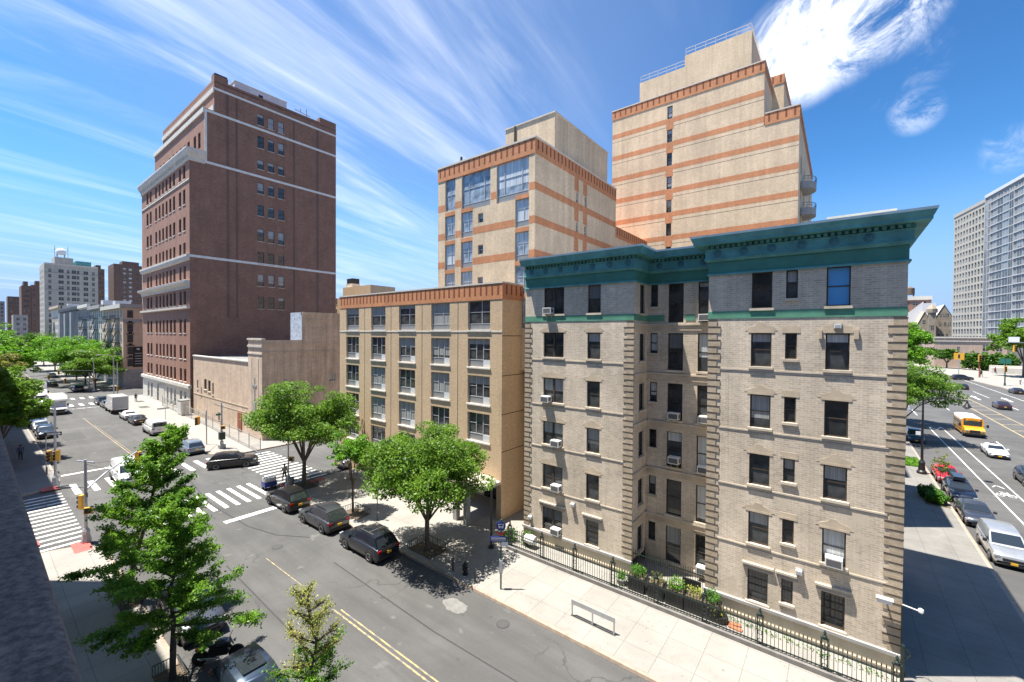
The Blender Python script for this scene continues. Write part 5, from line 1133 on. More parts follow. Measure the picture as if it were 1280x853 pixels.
    P = np.concatenate([np.c_[rng.uniform(-17, -10.5, 260), rng.uniform(23.05, 23.2, 260), rng.uniform(.02, .2, 260)], np.c_[rng.uniform(-5, 2, 500), 24.4+rng.normal(size=500)*.12, rng.uniform(.02, .28, 500)]])
    o = link('weeds', leaf_mesh('weeds', P, .05, 'leaf_shrub', rng)); tag(o, 'weeds along the foot of the apartment house wall', 'weeds', kind='stuff')
plant_trees()

# ---------------------------------------------------------------- vehicles
KINDS = {
 'suv':   dict(L=4.7, W=1.90, H=1.66, zb=.24, r=.36, ax=(.90, 3.72), low=[(0, .78, .86), (.02, .98, .94), (.08, 1.04, .99), (.30, 1.06, 1), (.70, 1.06, 1), (.74, 1.05, .99), (.92, .93, .96), (.975, .80, .90), (1, .58, .82)], cab=(.01, .13, .56, .715), tops=.76, nwin=3),
 'wagon': dict(L=4.75, W=1.82, H=1.52, zb=.22, r=.34, ax=(.92, 3.66), low=[(0, .74, .86), (.02, .92, .93), (.1, .96, .99), (.7, .97, 1), (.74, .95, .99), (.92, .82, .95), (.975, .70, .88), (1, .5, .8)], cab=(.015, .12, .54, .72), tops=.74, nwin=3),
 'sedan': dict(L=4.85, W=1.85, H=1.46, zb=.21, r=.34, ax=(.98, 3.80), low=[(0, .66, .84), (.015, .88, .92), (.05, .98, .96), (.20, 1.0, 1), (.66, .94, 1), (.72, .93, .99), (.92, .78, .95), (.975, .66, .88), (1, .46, .80)], cab=(.13, .30, .53, .70), tops=.72, nwin=2),
 'minivan': dict(L=5.0, W=1.96, H=1.74, zb=.24, r=.35, ax=(1.0, 4.0), low=[(0, .85, .9), (.015, 1.0, .96), (.1, 1.04, 1), (.78, 1.02, 1), (.82, 1.0, .99), (.94, .86, .94), (.98, .74, .88), (1, .5, .8)], cab=(.008, .06, .60, .80), tops=.80, nwin=3),
 'van':   dict(L=5.5, W=2.02, H=2.12, zb=.32, r=.38, ax=(1.05, 4.55), low=[(0, 1.15, .97), (.01, 1.24, .99), (.1, 1.25, 1), (.80, 1.22, 1), (.83, 1.20, .99), (.95, 1.08, .97), (.985, .96, .93), (1, .62, .88)], cab=(.004, .03, .69, .815), tops=.86, nwin=3),
 'small_van': dict(L=4.75, W=1.84, H=1.86, zb=.24, r=.34, ax=(.85, 3.75), low=[(0, 1.0, .95), (.015, 1.1, .98), (.1, 1.12, 1), (.72, 1.10, 1), (.77, 1.06, .99), (.93, .90, .95), (.98, .76, .9), (1, .48, .82)], cab=(.006, .04, .55, .745), tops=.84, nwin=1),
}
def wheel_part(T, x, y, r, side, w=.22):
    t = MB().mat('tyre').lathe([(r*.62, -w/2), (r*.94, -w/2), (r, -w/2+.03), (r, w/2-.03), (r*.94, w/2), (r*.62, w/2)], (0, 0, 0), 20, 'y'); o = t.build('wheel', T, smooth=35); o.location = (x, y-side*w/2, r)
    m = MB().mat('rim').lathe([(r*.64, -.02), (r*.64, .03), (r*.55, .035), (r*.5, .01), (.05, .02)], (0, 0, 0), 20, 'y')
    m.mat('trim_black')
    for k in range(5):
        a = 2*math.pi*(k+.5)/5; c, s = math.cos(a), math.sin(a); q = .13
        m.add([(r*.5*c-q*s*.6, .022, r*.5*s+q*c*.6), (r*.5*c+q*s*.6, .022, r*.5*s-q*c*.6), (r*.2*c, .026, r*.2*s)], [(0, 1, 2)])
    ri = m.build('rim', o, smooth=35); ri.location = (0, side*(w/2-.02), 0)
    if side < 0: ri.rotation_euler = (0, 0, math.pi)
def vehicle(name, label, cat, kind, paint, x, y, deg, group=None, plate='plate_yellow', rails=False, roof=None, z=0.0, sunroof=False, side_paint=False, glass='car_glass', scale=1.0):
    K = KINDS[kind]; L, W, H = K['L'], K['W'], K['H']; hw = W/2; T = thing(name, label, cat, (x, y, z), R(deg), group)
    if scale != 1: T.scale = (scale,)*3
    X = lambda f: (f-.5)*L
    b = MB().mat(paint); ring = []
    for f, zt, k in K['low']:
        w = hw*k; zb = K['zb']+(.12 if f in (0, 1) else 0); zm = (zb+zt)/2
        inside = K['cab'][0]+.03 < f < K['cab'][3]-.012; half = [(w*.90, zb), (w*.985, zb+.10), (w, zm*.95), (w*.99, zt-.16), (w*.955, zt-.04), (w*.88, zt), (w*.45, zt+(.022 if not inside else -.10))]
        ring.append([(X(f), yy, zz) for yy, zz in half]+[(X(f), 0, zt+(.03 if not inside else -.10))]+[(X(f), -yy, zz) for yy, zz in reversed(half)])
    n = len(ring[0]); vs = [p for r_ in ring for p in r_]; fs = []
    for i in range(len(ring)-1):
        for k in range(n-1): fs.append((i*n+k, i*n+k+1, (i+1)*n+k+1, (i+1)*n+k))
        fs.append((i*n+n-1, i*n, (i+1)*n, (i+1)*n+n-1))
    fs += [tuple(range(n)), tuple(reversed(range((len(ring)-1)*n, len(ring)*n)))]
    b.add(vs, fs)
    # cabin
    r0, r1, f1, f0 = [X(v) for v in K['cab']]; low = K['low']
    def belt(xx):
        f = xx/L+.5
        for (a, za, ka), (c, zc, kc) in zip(low, low[1:]):
            if a <= f <= c: return za+(zc-za)*(f-a)/(c-a)
        return low[0][1]
    zr, zf = belt(r0)-.04, belt(f0)-.02; wb, wt = hw*.93, hw*K['tops']; xs = [(r0, zr, r1), (f0, zf, f1)]
    ns = 7; cab = []
    def cx(t): return r0+(f0-r0)*t, r1+(f1-r1)*t
    rings = []
    for i in range(ns):
        t = i/(ns-1); xb, xt = cx(t); zb_ = zr+(zf-zr)*t; arch = 1-.055*(2*t-1)**2-.01; zt = H*arch; e = .02
        wt2 = wt*(1-.05*(2*t-1)**2)
        rings.append([(xb, wb, zb_), (xb*.12+xt*.88, wt2+(wb-wt2)*.13, zb_+(zt-zb_)*.86), (xt, wt2*.93, zt-.012), (xt, wt2*.5, zt+.018), (xt, 0, zt+.024), (xt, -wt2*.5, zt+.018), (xt, -wt2*.93, zt-.012), (xb*.12+xt*.88, -wt2-(wb-wt2)*.13, zb_+(zt-zb_)*.86), (xb, -wb, zb_)])
    n = 9; vs = [p for r_ in rings for p in r_]; fs = []
    for i in range(ns-1):
        for k in range(n-1): fs.append((i*n+k, i*n+k+1, (i+1)*n+k+1, (i+1)*n+k))
    e_ = (ns-1)*n; fs += [(0, 1, 7, 8), (1, 2, 3, 4, 5, 6, 7), (e_+8, e_+7, e_+1, e_), (e_+7, e_+6, e_+5, e_+4, e_+3, e_+2, e_+1)]
    b.mat(roof or paint).add(vs, fs)
    # wheel housings and lower trim
    for xa in K['ax']:
        for s in (1, -1):
            b.mat('trim_black').lathe([(K['r']*1.16, -.02), (K['r']*1.16, .006)], (xa-L/2, s*(hw-.004), K['r']*1.02), 20, 'y')
    b.mat('trim_black').box(-L*.48, L*.48, -hw*.93, hw*.93, K['zb']-.05, K['zb']+.10)
    b.build('body', T, smooth=38, recalc=True)
    # glass, laid just proud of the cabin faces
    V = [Vector(p) for p in (rings[0][0], rings[0][1], rings[0][7], rings[0][8], rings[-1][0], rings[-1][1], rings[-1][7], rings[-1][8])]
    def panel(nm, a, bq, c, d, u0, u1, v0, v1, off=.010, key=glass):          # a,b lower edge; d,c upper edge
        g = lambda u, v: a.lerp(bq, u).lerp(d.lerp(c, u), v); nrm = (bq-a).cross(d-a).normalized()
        m = MB().mat(key); p = [g(u0, v0), g(u1, v0), g(u1, v1), g(u0, v1)]; c0 = sum(p, Vector())/4
        out = nrm if nrm.dot(c0-Vector((0, 0, c0.z*.8))) > 0 else -nrm
        q = [v+out*off for v in p]; i = [v-out*.02 for v in p]
        m.add(q+i, [(0, 1, 2, 3), (7, 6, 5, 4), (0, 4, 5, 1), (1, 5, 6, 2), (2, 6, 7, 3), (3, 7, 4, 0)]); return m.build(nm, T, recalc=True)
    panel('windscreen', V[4], V[7], V[6], V[5], .05, .95, .15, .99, .022)
    panel('rear_window', V[0], V[3], V[2], V[1], .08, .92, .24, .95, .02)
    nw = K['nwin']
    for s, (a, bq, c, d) in ((1, (V[0], V[4], V[5], V[1])), (-1, (V[3], V[7], V[6], V[2]))):
        if nw == 1: spans = [(.67, .95)]
        elif kind == 'van' and roof == 'cargo': spans = [(.72, .97)]
        else:
            e0, e1 = .05, .955; spans = [(e0+(e1-e0)*i/nw+(.006 if i else 0), e0+(e1-e0)*(i+1)/nw-.012) for i in range(nw)]
        for u0, u1 in spans: panel('side_window', a, bq, c, d, u0, u1, .16, .97)
    # lights, grille, plates, mirrors
    f0x = X(.972); zl = belt(X(.95))-.17
    for s in (1, -1):
        m = MB().mat('lamp_clear').box(X(.93), X(.992), s*hw*.76-.17, s*hw*.76+.10, zl, zl+.13); m.build('headlight', T)
        zt = belt(X(.03))-.30; m = MB().mat('lamp_red').box(X(-.004), X(.045), s*hw*.76-.15, s*hw*.76+.115, zt+.04, zt+.20); m.build('taillight', T)
        xm = f0-.32; MB().mat('trim_black' if paint in ('car_silver', 'car_black') else paint).box(xm-.09, xm+.09, s*(hw+.09)-.11, s*(hw+.09)+.09, belt(xm)-.02, belt(xm)+.15).build('mirror', T)
    MB().mat('trim_black').box(X(.96), X(1.006), -hw*.55, hw*.55, zl-.16, zl-.005).box(X(.96), X(1.009), -hw*.62, hw*.62, K['zb']+.02, K['zb']+.15).build('grille', T)
    MB().mat(plate).box(X(1.006), X(1.012), -.16, .16, K['zb']+.10, K['zb']+.25).build('license_plate', T)
    zt = belt(X(.03))-.36; MB().mat(plate).box(X(-.012), X(-.002), -.16, .16, zt-.06, zt+.10).build('license_plate', T)
    MB().mat('trim_black').box(X(-.008), X(.03), -hw*.80, hw*.80, K['zb']+.05, K['zb']+.22).build('rear_bumper', T)
    h = MB().mat('trim_black')
    for s in (1, -1):
        for f in (.36, .55): h.box(X(f), X(f)+.16, s*hw-.03, s*hw+.015, belt(X(f))-.22, belt(X(f))-.18)
    h.build('door_handle', T)
    for xa in K['ax']:
        for s in (1, -1): wheel_part(T, xa-L/2, s*(hw+.012), K['r'], s)
    if rails:
        for s in (1, -1): MB().mat('chrome' if rails == 'chrome' else 'trim_black').bar((r1+.25, s*wt*.82, H+.05), (f1-.3, s*wt*.82, H+.05), .045).build('roof_rail', T)
    if rails == 'chrome':
        for q in (.35, .75): MB().mat('chrome').bar((r1+(f1-r1)*q, -wt*.82, H+.09), (r1+(f1-r1)*q, wt*.82, H+.09), .07, .03).build('roof_bar', T)
    if sunroof: MB().mat('car_glass').box(r1+(f1-r1)*.45, f1-.25, -wt*.6, wt*.6, H-.01, H+.028).build('sunroof', T)
    return T
def box_truck(label, x, y, deg, L=7.2, H=3.3, overhang=False, cab='car_white', body='car_white', group=None, name='box_truck'):
    T = thing(name, label, 'truck', (x, y, 0), R(deg), group); W = 2.25; hw = W/2
    MB().mat('trim_black').box(-L/2+.2, L/2-.3, -.45, .45, .55, .78).build('chassis', T)
    c = MB().mat(cab); x0 = L/2-2.5
    prof = [(x0, .55), (L/2-.02, .55), (L/2, 1.05), (L/2-.15, 1.25), (L/2-.95, 1.42), (L/2-1.45, 2.2), (x0, 2.25)]
    n = len(prof); c.add([(px, -hw*.9, pz) for px, pz in prof]+[(px, hw*.9, pz) for px, pz in prof], [tuple(reversed(range(n))), tuple(range(n, 2*n))]+[(i, (i+1) % n, n+(i+1) % n, n+i) for i in range(n)])
    c.build('cab', T, recalc=True)
    MB().mat('car_glass').add([(L/2-.985, -hw*.8, 1.45), (L/2-.985, hw*.8, 1.45), (L/2-1.42, hw*.78, 2.13), (L/2-1.42, -hw*.78, 2.13), (L/2-1.02, -hw*.8, 1.41), (L/2-1.02, hw*.8, 1.41), (L/2-1.45, hw*.78, 2.1), (L/2-1.45, -hw*.78, 2.1)], [(0, 1, 2, 3), (7, 6, 5, 4), (0, 4, 5, 1), (1, 5, 6, 2), (2, 6, 7, 3), (3, 7, 4, 0)]).build('windscreen', T, recalc=True)
    for s in (1, -1):
        MB().mat('car_glass').box(x0+.25, L/2-1.5, s*hw*.9-.01, s*hw*.9+.01, 1.4, 2.05).build('side_window', T)
        MB().mat('lamp_clear').box(L/2-.06, L/2+.01, s*.75-.15, s*.75+.15, .95, 1.12).build('headlight', T); MB().mat('lamp_red').box(-L/2-.02, -L/2+.05, s*.95-.1, s*.95+.1, .75, .95).build('taillight', T)
        MB().mat('trim_black').box(L/2-1.4, L/2-1.2, s*(hw+.12)-.12, s*(hw+.12)+.12, 1.45, 1.85).build('mirror', T)
    bx = MB().mat(body).box(-L/2, x0-.05, -hw, hw, .85, H)
    if overhang:
        bx.add([(x0-.05, -hw, 2.32), (x0+1.5, -hw, 2.32), (x0+1.75, -hw, 2.75), (x0+1.3, -hw, H), (x0-.05, -hw, H), (x0-.05, hw, 2.32), (x0+1.5, hw, 2.32), (x0+1.75, hw, 2.75), (x0+1.3, hw, H), (x0-.05, hw, H)], [(0, 1, 2, 3, 4), (9, 8, 7, 6, 5), (0, 5, 6, 1), (1, 6, 7, 2), (2, 7, 8, 3), (3, 8, 9, 4)])
    bx.mat('frame_grey').box(-L/2-.012, x0-.04, -hw-.012, hw+.012, .80, .90).box(-L/2-.02, -L/2+.0, -hw+.06, hw-.06, 1.0, H-.1)
    bx.build('cargo_box', T)
    MB().mat('trim_black').box(L/2-.05, L/2+.02, -.7, .7, .60, 1.0).build('grille', T)
    for xa in (-L/2+1.5, L/2-1.1):
        for s in (1, -1): wheel_part(T, xa, s*(hw-.02), .42, s, .28)
    return T
def school_bus(x, y, deg):
    T = thing('school_bus', 'yellow school bus with a white roof driving down the avenue', 'school bus', (x, y, 0), R(deg)); L, W = 7.6, 2.35; hw = W/2; xf = L/2-1.5
    b = MB().mat('bus_yellow')
    sec = [(hw, .45), (hw, 2.15), (hw*.97, 2.45), (hw*.80, 2.66), (0, 2.74), (-hw*.80, 2.66), (-hw*.97, 2.45), (-hw, 2.15), (-hw, .45)]
    n = len(sec); b.add([(-L/2, yy, zz) for yy, zz in sec]+[(xf, yy, zz) for yy, zz in sec], [tuple(range(n)), tuple(reversed(range(n, 2*n)))]+[(i, i+n, (i+1) % n+n, (i+1) % n) for i in range(n)])
    hood = [(xf, .5), (L/2-.05, .5), (L/2, 1.05), (L/2-.25, 1.32), (xf, 1.48)]; n = 5
    b.add([(px, -hw*.90, pz) for px, pz in hood]+[(px, hw*.90, pz) for px, pz in hood], [tuple(range(n)), tuple(reversed(range(n, 2*n)))]+[(i, (i+1) % n, n+(i+1) % n, n+i) for i in range(n)])
    b.build('body', T, recalc=True)
    r = MB().mat('frame_white'); top = [(hw*.99, 2.44), (hw*.82, 2.68), (0, 2.765), (-hw*.82, 2.68), (-hw*.99, 2.44), (-hw*.95, 2.42), (0, 2.70), (hw*.95, 2.42)]; n = 8
    r.add([(-L/2-.02, yy, zz) for yy, zz in top]+[(xf-.25, yy, zz) for yy, zz in top], [tuple(range(n)), tuple(reversed(range(n, 2*n)))]+[(i, i+n, (i+1) % n+n, (i+1) % n) for i in range(n)]); r.build('roof', T, recalc=True)
    for s in (1, -1):
        for i in range(6): MB().mat('car_glass').box(-L/2+.3+i*.92, -L/2+1.1+i*.92, s*hw-.012, s*hw+.012, 1.55, 2.15).build('side_window', T)
        MB().mat('trim_black').box(-L/2, xf, s*hw-.014, s*hw+.016, 1.28, 1.36).box(-L/2, xf, s*hw-.014, s*hw+.016, .85, .92).build('side_stripe', T)
        MB().mat('lamp_clear').box(L/2-.06, L/2+.01, s*.8-.12, s*.8+.12, .92, 1.12).build('headlight', T)
        MB().mat('lamp_red').box(xf-.02, xf+.05, s*.85-.1, s*.85+.1, 2.42, 2.56).build('warning_light', T)
        MB().mat('trim_black').bar((xf+.1, s*hw, 1.6), (xf+.55, s*(hw+.28), 1.75), .05).box(xf+.48, xf+.62, s*(hw+.28)-.12, s*(hw+.28)+.12, 1.5, 1.95).build('mirror', T)
    MB().mat('car_glass').box(xf-.01, xf+.02, -hw*.82, hw*.82, 1.55, 2.30).build('windscreen', T)
    MB().mat('trim_black').box(L/2-.03, L/2+.02, -.55, .55, .72, 1.12).build('grille', T); MB().mat('trim_black').box(L/2-.1, L/2+.12, -hw*.92, hw*.92, .42, .66).build('bumper', T)
    text('SCHOOL BUS', T, (xf+.022, 0, 2.42), .16, (R(90), 0, R(90)), 'sign_black', 'lettering')
    for xa in (-L/2+1.6, L/2-.95):
        for s in (1, -1): wheel_part(T, xa, s*(hw-.02), .42, s, .26)
def text(body, parent, loc, size, rot, key, name='lettering', ext=.004):
    c = bpy.data.curves.new('txt', 'FONT'); c.body = body; c.size = size; c.extrude = ext; c.align_x = 'CENTER'; c.align_y = 'CENTER'
    tmp = bpy.data.objects.new('txt', c); COL.objects.link(tmp); bpy.context.view_layer.update()
    me = bpy.data.meshes.new_from_object(tmp.evaluated_get(bpy.context.evaluated_depsgraph_get())); bpy.data.objects.remove(tmp); bpy.data.curves.remove(c)
    me.materials.clear(); me.materials.append(M[key]); o = link(name, me, parent, loc); o.rotation_euler = rot; return o
def motorcycle(x, y, deg):
    T = thing('motorcycle', 'black motorcycle under a grey cover parked between the near kerb cars', 'motorcycle', (x, y, 0), R(deg))
    for xx in (-.72, .72):
        o = MB().mat('tyre').lathe([(.22, -.06), (.32, -.05), (.32, .05), (.22, .06)], (0, 0, 0), 18, 'y').build('wheel', T, smooth=40); o.location = (xx, 0, .32)
        MB().mat('rim').lathe([(.21, -.02), (.21, .02)], (0, 0, 0), 14, 'y').build('rim', o)
    MB().mat('trim_black').box(-.35, .4, -.16, .16, .35, .72).bar((.4, 0, .7), (.72, 0, .32), .09).bar((-.3, 0, .5), (-.72, 0, .32), .1).build('frame', T)
    MB().mat('car_charcoal').lathe([(.05, -.32), (.17, -.2), (.2, .05), (.14, .3), (.03, .36)], (.18, 0, .86), 12, 'x').build('fuel_tank', T, smooth=60)
    MB().mat('trim_black').box(-.75, -.1, -.15, .15, .78, .88).build('seat', T)
    MB().mat('chrome').bar((.45, -.38, 1.08), (.45, .38, 1.08), .035).bar((.45, 0, 1.08), (.6, 0, .7), .05).build('handlebar', T)
    MB().mat('lamp_clear').lathe([(.03, -.05), (.09, .05)], (.64, 0, .88), 12, 'x').build('headlight', T); MB().mat('lamp_red').box(-.9, -.84, -.06, .06, .66, .74).build('taillight', T)
    MB().mat('chrome').tube([(-.75, -.2, .38), (.1, -.2, .30)], .05, 8).build('exhaust', T)
def plant_cars():
    gn = 'vehicles parked along the north kerb'
    vehicle('parked_car', 'black crossover nearest the crosswalk, parked under the bushy street tree', 'car', 'suv', 'car_black', -37.95, 17.0, 180, gn)
    vehicle('parked_car', 'charcoal grey crossover parked second from the crosswalk', 'car', 'suv', 'car_charcoal', -31.95, 17.05, 180, gn, rails=True)
    vehicle('parked_car', 'dark navy crossover with bright roof bars and a yellow plate', 'car', 'suv', 'car_navy', -25.7, 16.95, 180, gn, rails='chrome')
    vehicle('parked_car', 'pale blue crossover parked beside the church corner signal pole', 'car', 'suv', 'car_skyblue', -64.4, 17.05, 180, gn)
    vehicle('parked_minivan', 'silver minivan parked behind the pale blue crossover', 'minivan', 'minivan', 'car_silver', -71.2, 17.05, 180, gn)
    vehicle('parked_van', 'white passenger van with dark windows parked below the church', 'van', 'van', 'car_white', -80.6, 17.0, 180, gn)
    vehicle('parked_car', 'black sedan parked ahead of the white passenger van', 'car', 'sedan', 'car_black', -91.2, 17.0, 180, gn)
    vehicle('parked_car', 'white sedan parked behind the box truck', 'car', 'sedan', 'car_white', -97.6, 17.0, 180, gn)
    box_truck('white box truck parked at the kerb below the red tower', -107.6, 17.0, 180, 7.6, 3.2, group=gn)
    vehicle('parked_car', 'small grey car parked ahead of the box truck', 'car', 'wagon', 'car_grey', -115.8, 17.0, 180, gn)
    vehicle('parked_car', 'dark crossover last in the row before the far crosswalk', 'car', 'suv', 'car_black', -121.3, 17.0, 180, gn)
    vehicle('moving_van', 'white van with dark windscreen waiting at the crosswalk', 'van', 'van', 'car_white', -56.6, 9.75, 0)
    vehicle('turning_car', 'black crossover turning into the side street over the crosswalk', 'car', 'suv', 'car_black', -53.75, 18.2, 62)
    box_truck('white camper truck with a box over its cab coming down the street', -113.8, 9.9, 0, 6.8, 3.4, True, name='camper_truck')
    box_truck('white delivery truck far behind the camper truck', -141, 9.6, 0, 7.0, 3.5, name='delivery_truck')
    gs = 'vehicles parked along the near kerb on the left'
    for i, (x, p, k, lab) in enumerate(((-89.5, 'car_navy', 'suv', 'dark blue car parked on the left under the leafy tree'), (-96, 'car_silver', 'sedan', 'silver car parked on the left behind the dark blue one'), (-102.5, 'car_white', 'minivan', 'white minivan parked on the left under the olive tree'), (-109, 'car_grey', 'suv', 'grey car parked on the left farthest under the olive tree'))):
        vehicle('parked_car' if k != 'minivan' else 'parked_minivan', lab, 'car' if k != 'minivan' else 'minivan', k, p, x, 6.7, 0, gs)
    for i, (x, y, d, p, k, lab) in enumerate(((-152, 16.9, 180, 'car_charcoal', 'suv', 'dark car parked first beyond the far crosswalk on the right kerb'), (-159, 17, 180, 'car_black', 'sedan', 'black car parked second beyond the far crosswalk on the right kerb'), (-168, 12.6, 90, 'car_black', 'suv', 'dark car turning in the far roadway under the trees'), (-178, 14.5, 180, 'car_charcoal', 'sedan', 'dark car driving away in the far roadway'), (-160, 7.2, 0, 'car_navy', 'suv', 'dark car on the left beyond the delivery truck'), (-150, 6.8, 0, 'car_silver', 'sedan', 'silver car parked on the left by the far corner'), (-205, 16.8, 180, 'car_silver', 'sedan', 'grey car parked far down the street on the right'), (-215, 9.5, 0, 'car_white', 'van', 'white van far down the street'))):
        vehicle('far_car' if k != 'van' else 'far_van', lab, 'car' if k != 'van' else 'van', k, p, x, y, d, 'cars far down the street')
    vehicle('parked_car', 'pale car entering the far side street beside the peach tenement', 'car', 'suv', 'car_silver', -139.5, 30, 90)
    vehicle('parked_car', 'silver car in the side street behind the bushy street tree', 'car', 'sedan', 'car_silver', -43.6, 27.5, 90)
    vehicle('parked_car', 'dark car with sky reflections cut by the bottom edge', 'car', 'suv', 'car_steel', -18.2, 6.9, 0, sunroof=True)
    vehicle('parked_car', 'dark grey car parked under the bright ginkgo behind the motorcycle', 'car', 'suv', 'car_charcoal', -26.5, 7.0, 0)
    motorcycle(-22.2, 6.9, 55)
    ga = 'vehicles parked along the avenue kerb'
    vehicle('parked_van', 'silver delivery van parked nearest on the avenue', 'van', 'small_van', 'car_silver', 9.05, 43.6, -90, ga)
    vehicle('parked_car', 'charcoal sedan parked behind the silver delivery van', 'car', 'sedan', 'car_charcoal', 8.95, 50.9, -90, ga)
    w = vehicle('parked_car', 'dark navy wagon with a roof box', 'car', 'wagon', 'car_navy', 9.05, 57.2, -90, ga, rails=True)
    rb = thing('roof_box', 'dark grey cargo box on the roof of the navy wagon', 'roof box', (9.0, 57.9, 1.60)); MB().mat('car_charcoal').add([(-.42, -.9, 0), (.42, -.9, 0), (.42, .9, 0), (-.42, .9, 0), (-.36, -.95, .3), (.36, -.95, .3), (.38, .7, .36), (-.38, .7, .36)], [(0, 3, 2, 1), (4, 5, 6, 7), (0, 1, 5, 4), (1, 2, 6, 5), (2, 3, 7, 6), (3, 0, 4, 7)]).build('lid', rb)
    vehicle('parked_car', 'red sedan parked by the street lamp', 'car', 'sedan', 'car_red', 9.0, 63.4, -90, ga)
    vehicle('parked_car', 'blue grey crossover in the tree shade on the avenue', 'car', 'suv', 'car_blue', 8.7, 84.5, -90, ga)
    school_bus(16.1, 96.2, -90)
    vehicle('moving_car', 'white sedan with a sunroof driving ahead of the school bus', 'car', 'sedan', 'car_white', 15.75, 80.4, -90, sunroof=True)
    vehicle('moving_car', 'black crossover at the right edge behind the silver van', 'car', 'suv', 'car_black', 15.75, 66.7, -90)
    vehicle('moving_car', 'plum coloured sedan driving away beyond the median', 'car', 'sedan', 'car_plum', 27.2, 134.5, 90, scale=1.12)
    vehicle('moving_car', 'black crossover crossing at the far end of the avenue', 'car', 'suv', 'car_black', 34.2, 216, 20, scale=1.2)
    vehicle('moving_car', 'small black car beyond the lamp side tree', 'car', 'sedan', 'car_black', 28.3, 178, 90, scale=1.1)
    vehicle('parked_car', 'black sedan at the right edge on the far avenue kerb', 'car', 'sedan', 'car_black', 37.7, 173.5, 92, scale=1.1)
    vehicle('parked_car', 'white car far up the avenue beside the building corner', 'car', 'sedan', 'car_white', 12, 150, -90); vehicle('parked_car', 'dark blue car far up the avenue beside the building corner', 'car', 'suv', 'car_navy', 10.0, 126, -90)
plant_cars()

# ---------------------------------------------------------------- signals, lamps, signs
def signal_head(parent, loc, rz, name='signal_head', pole=True):
    h = MB().mat('signal_yellow').box(-.17, .17, -.14, .14, -.5, .5).build(name, parent); h.location = loc; h.rotation_euler = (0, 0, rz)
    v = MB().mat('trim_black')
    for z in (.32, 0, -.32): v.tube([(0, -.14, z), (0, -.34, z-.03)], [.125, .135], 10, cap=False)
    v.build('visor', h)
    for z, k in ((.32, 'lamp_red'), (0, 'signal_glass'), (-.32, 'signal_glass')): MB().mat(k).lathe([(.11, -.15), (.11, -.142)], (0, 0, z), 12, 'y').build('lens', h)
    return h
def ped_head(parent, loc, rz):
    h = MB().mat('signal_yellow').box(-.23, .23, -.12, .12, -.22, .22).mat('sign_black').box(-.19, .19, -.125, -.119, -.18, .18).build('pedestrian_signal', parent); h.location = loc; h.rotation_euler = (0, 0, rz)
def pole(T, h, r=.11, base=True, key='galv'):
    m = MB().mat(key).tube([(0, 0, .3), (0, 0, h*.5), (0, 0, h)], [r, r*.9, r*.75], 10)
    m.build('pole', T, smooth=50); m = MB().mat(key).lathe([(.30, 0), (.30, .12), (.22, .55), (.22, .8), (.13, 1.0)], n=8); m.build('base', T)
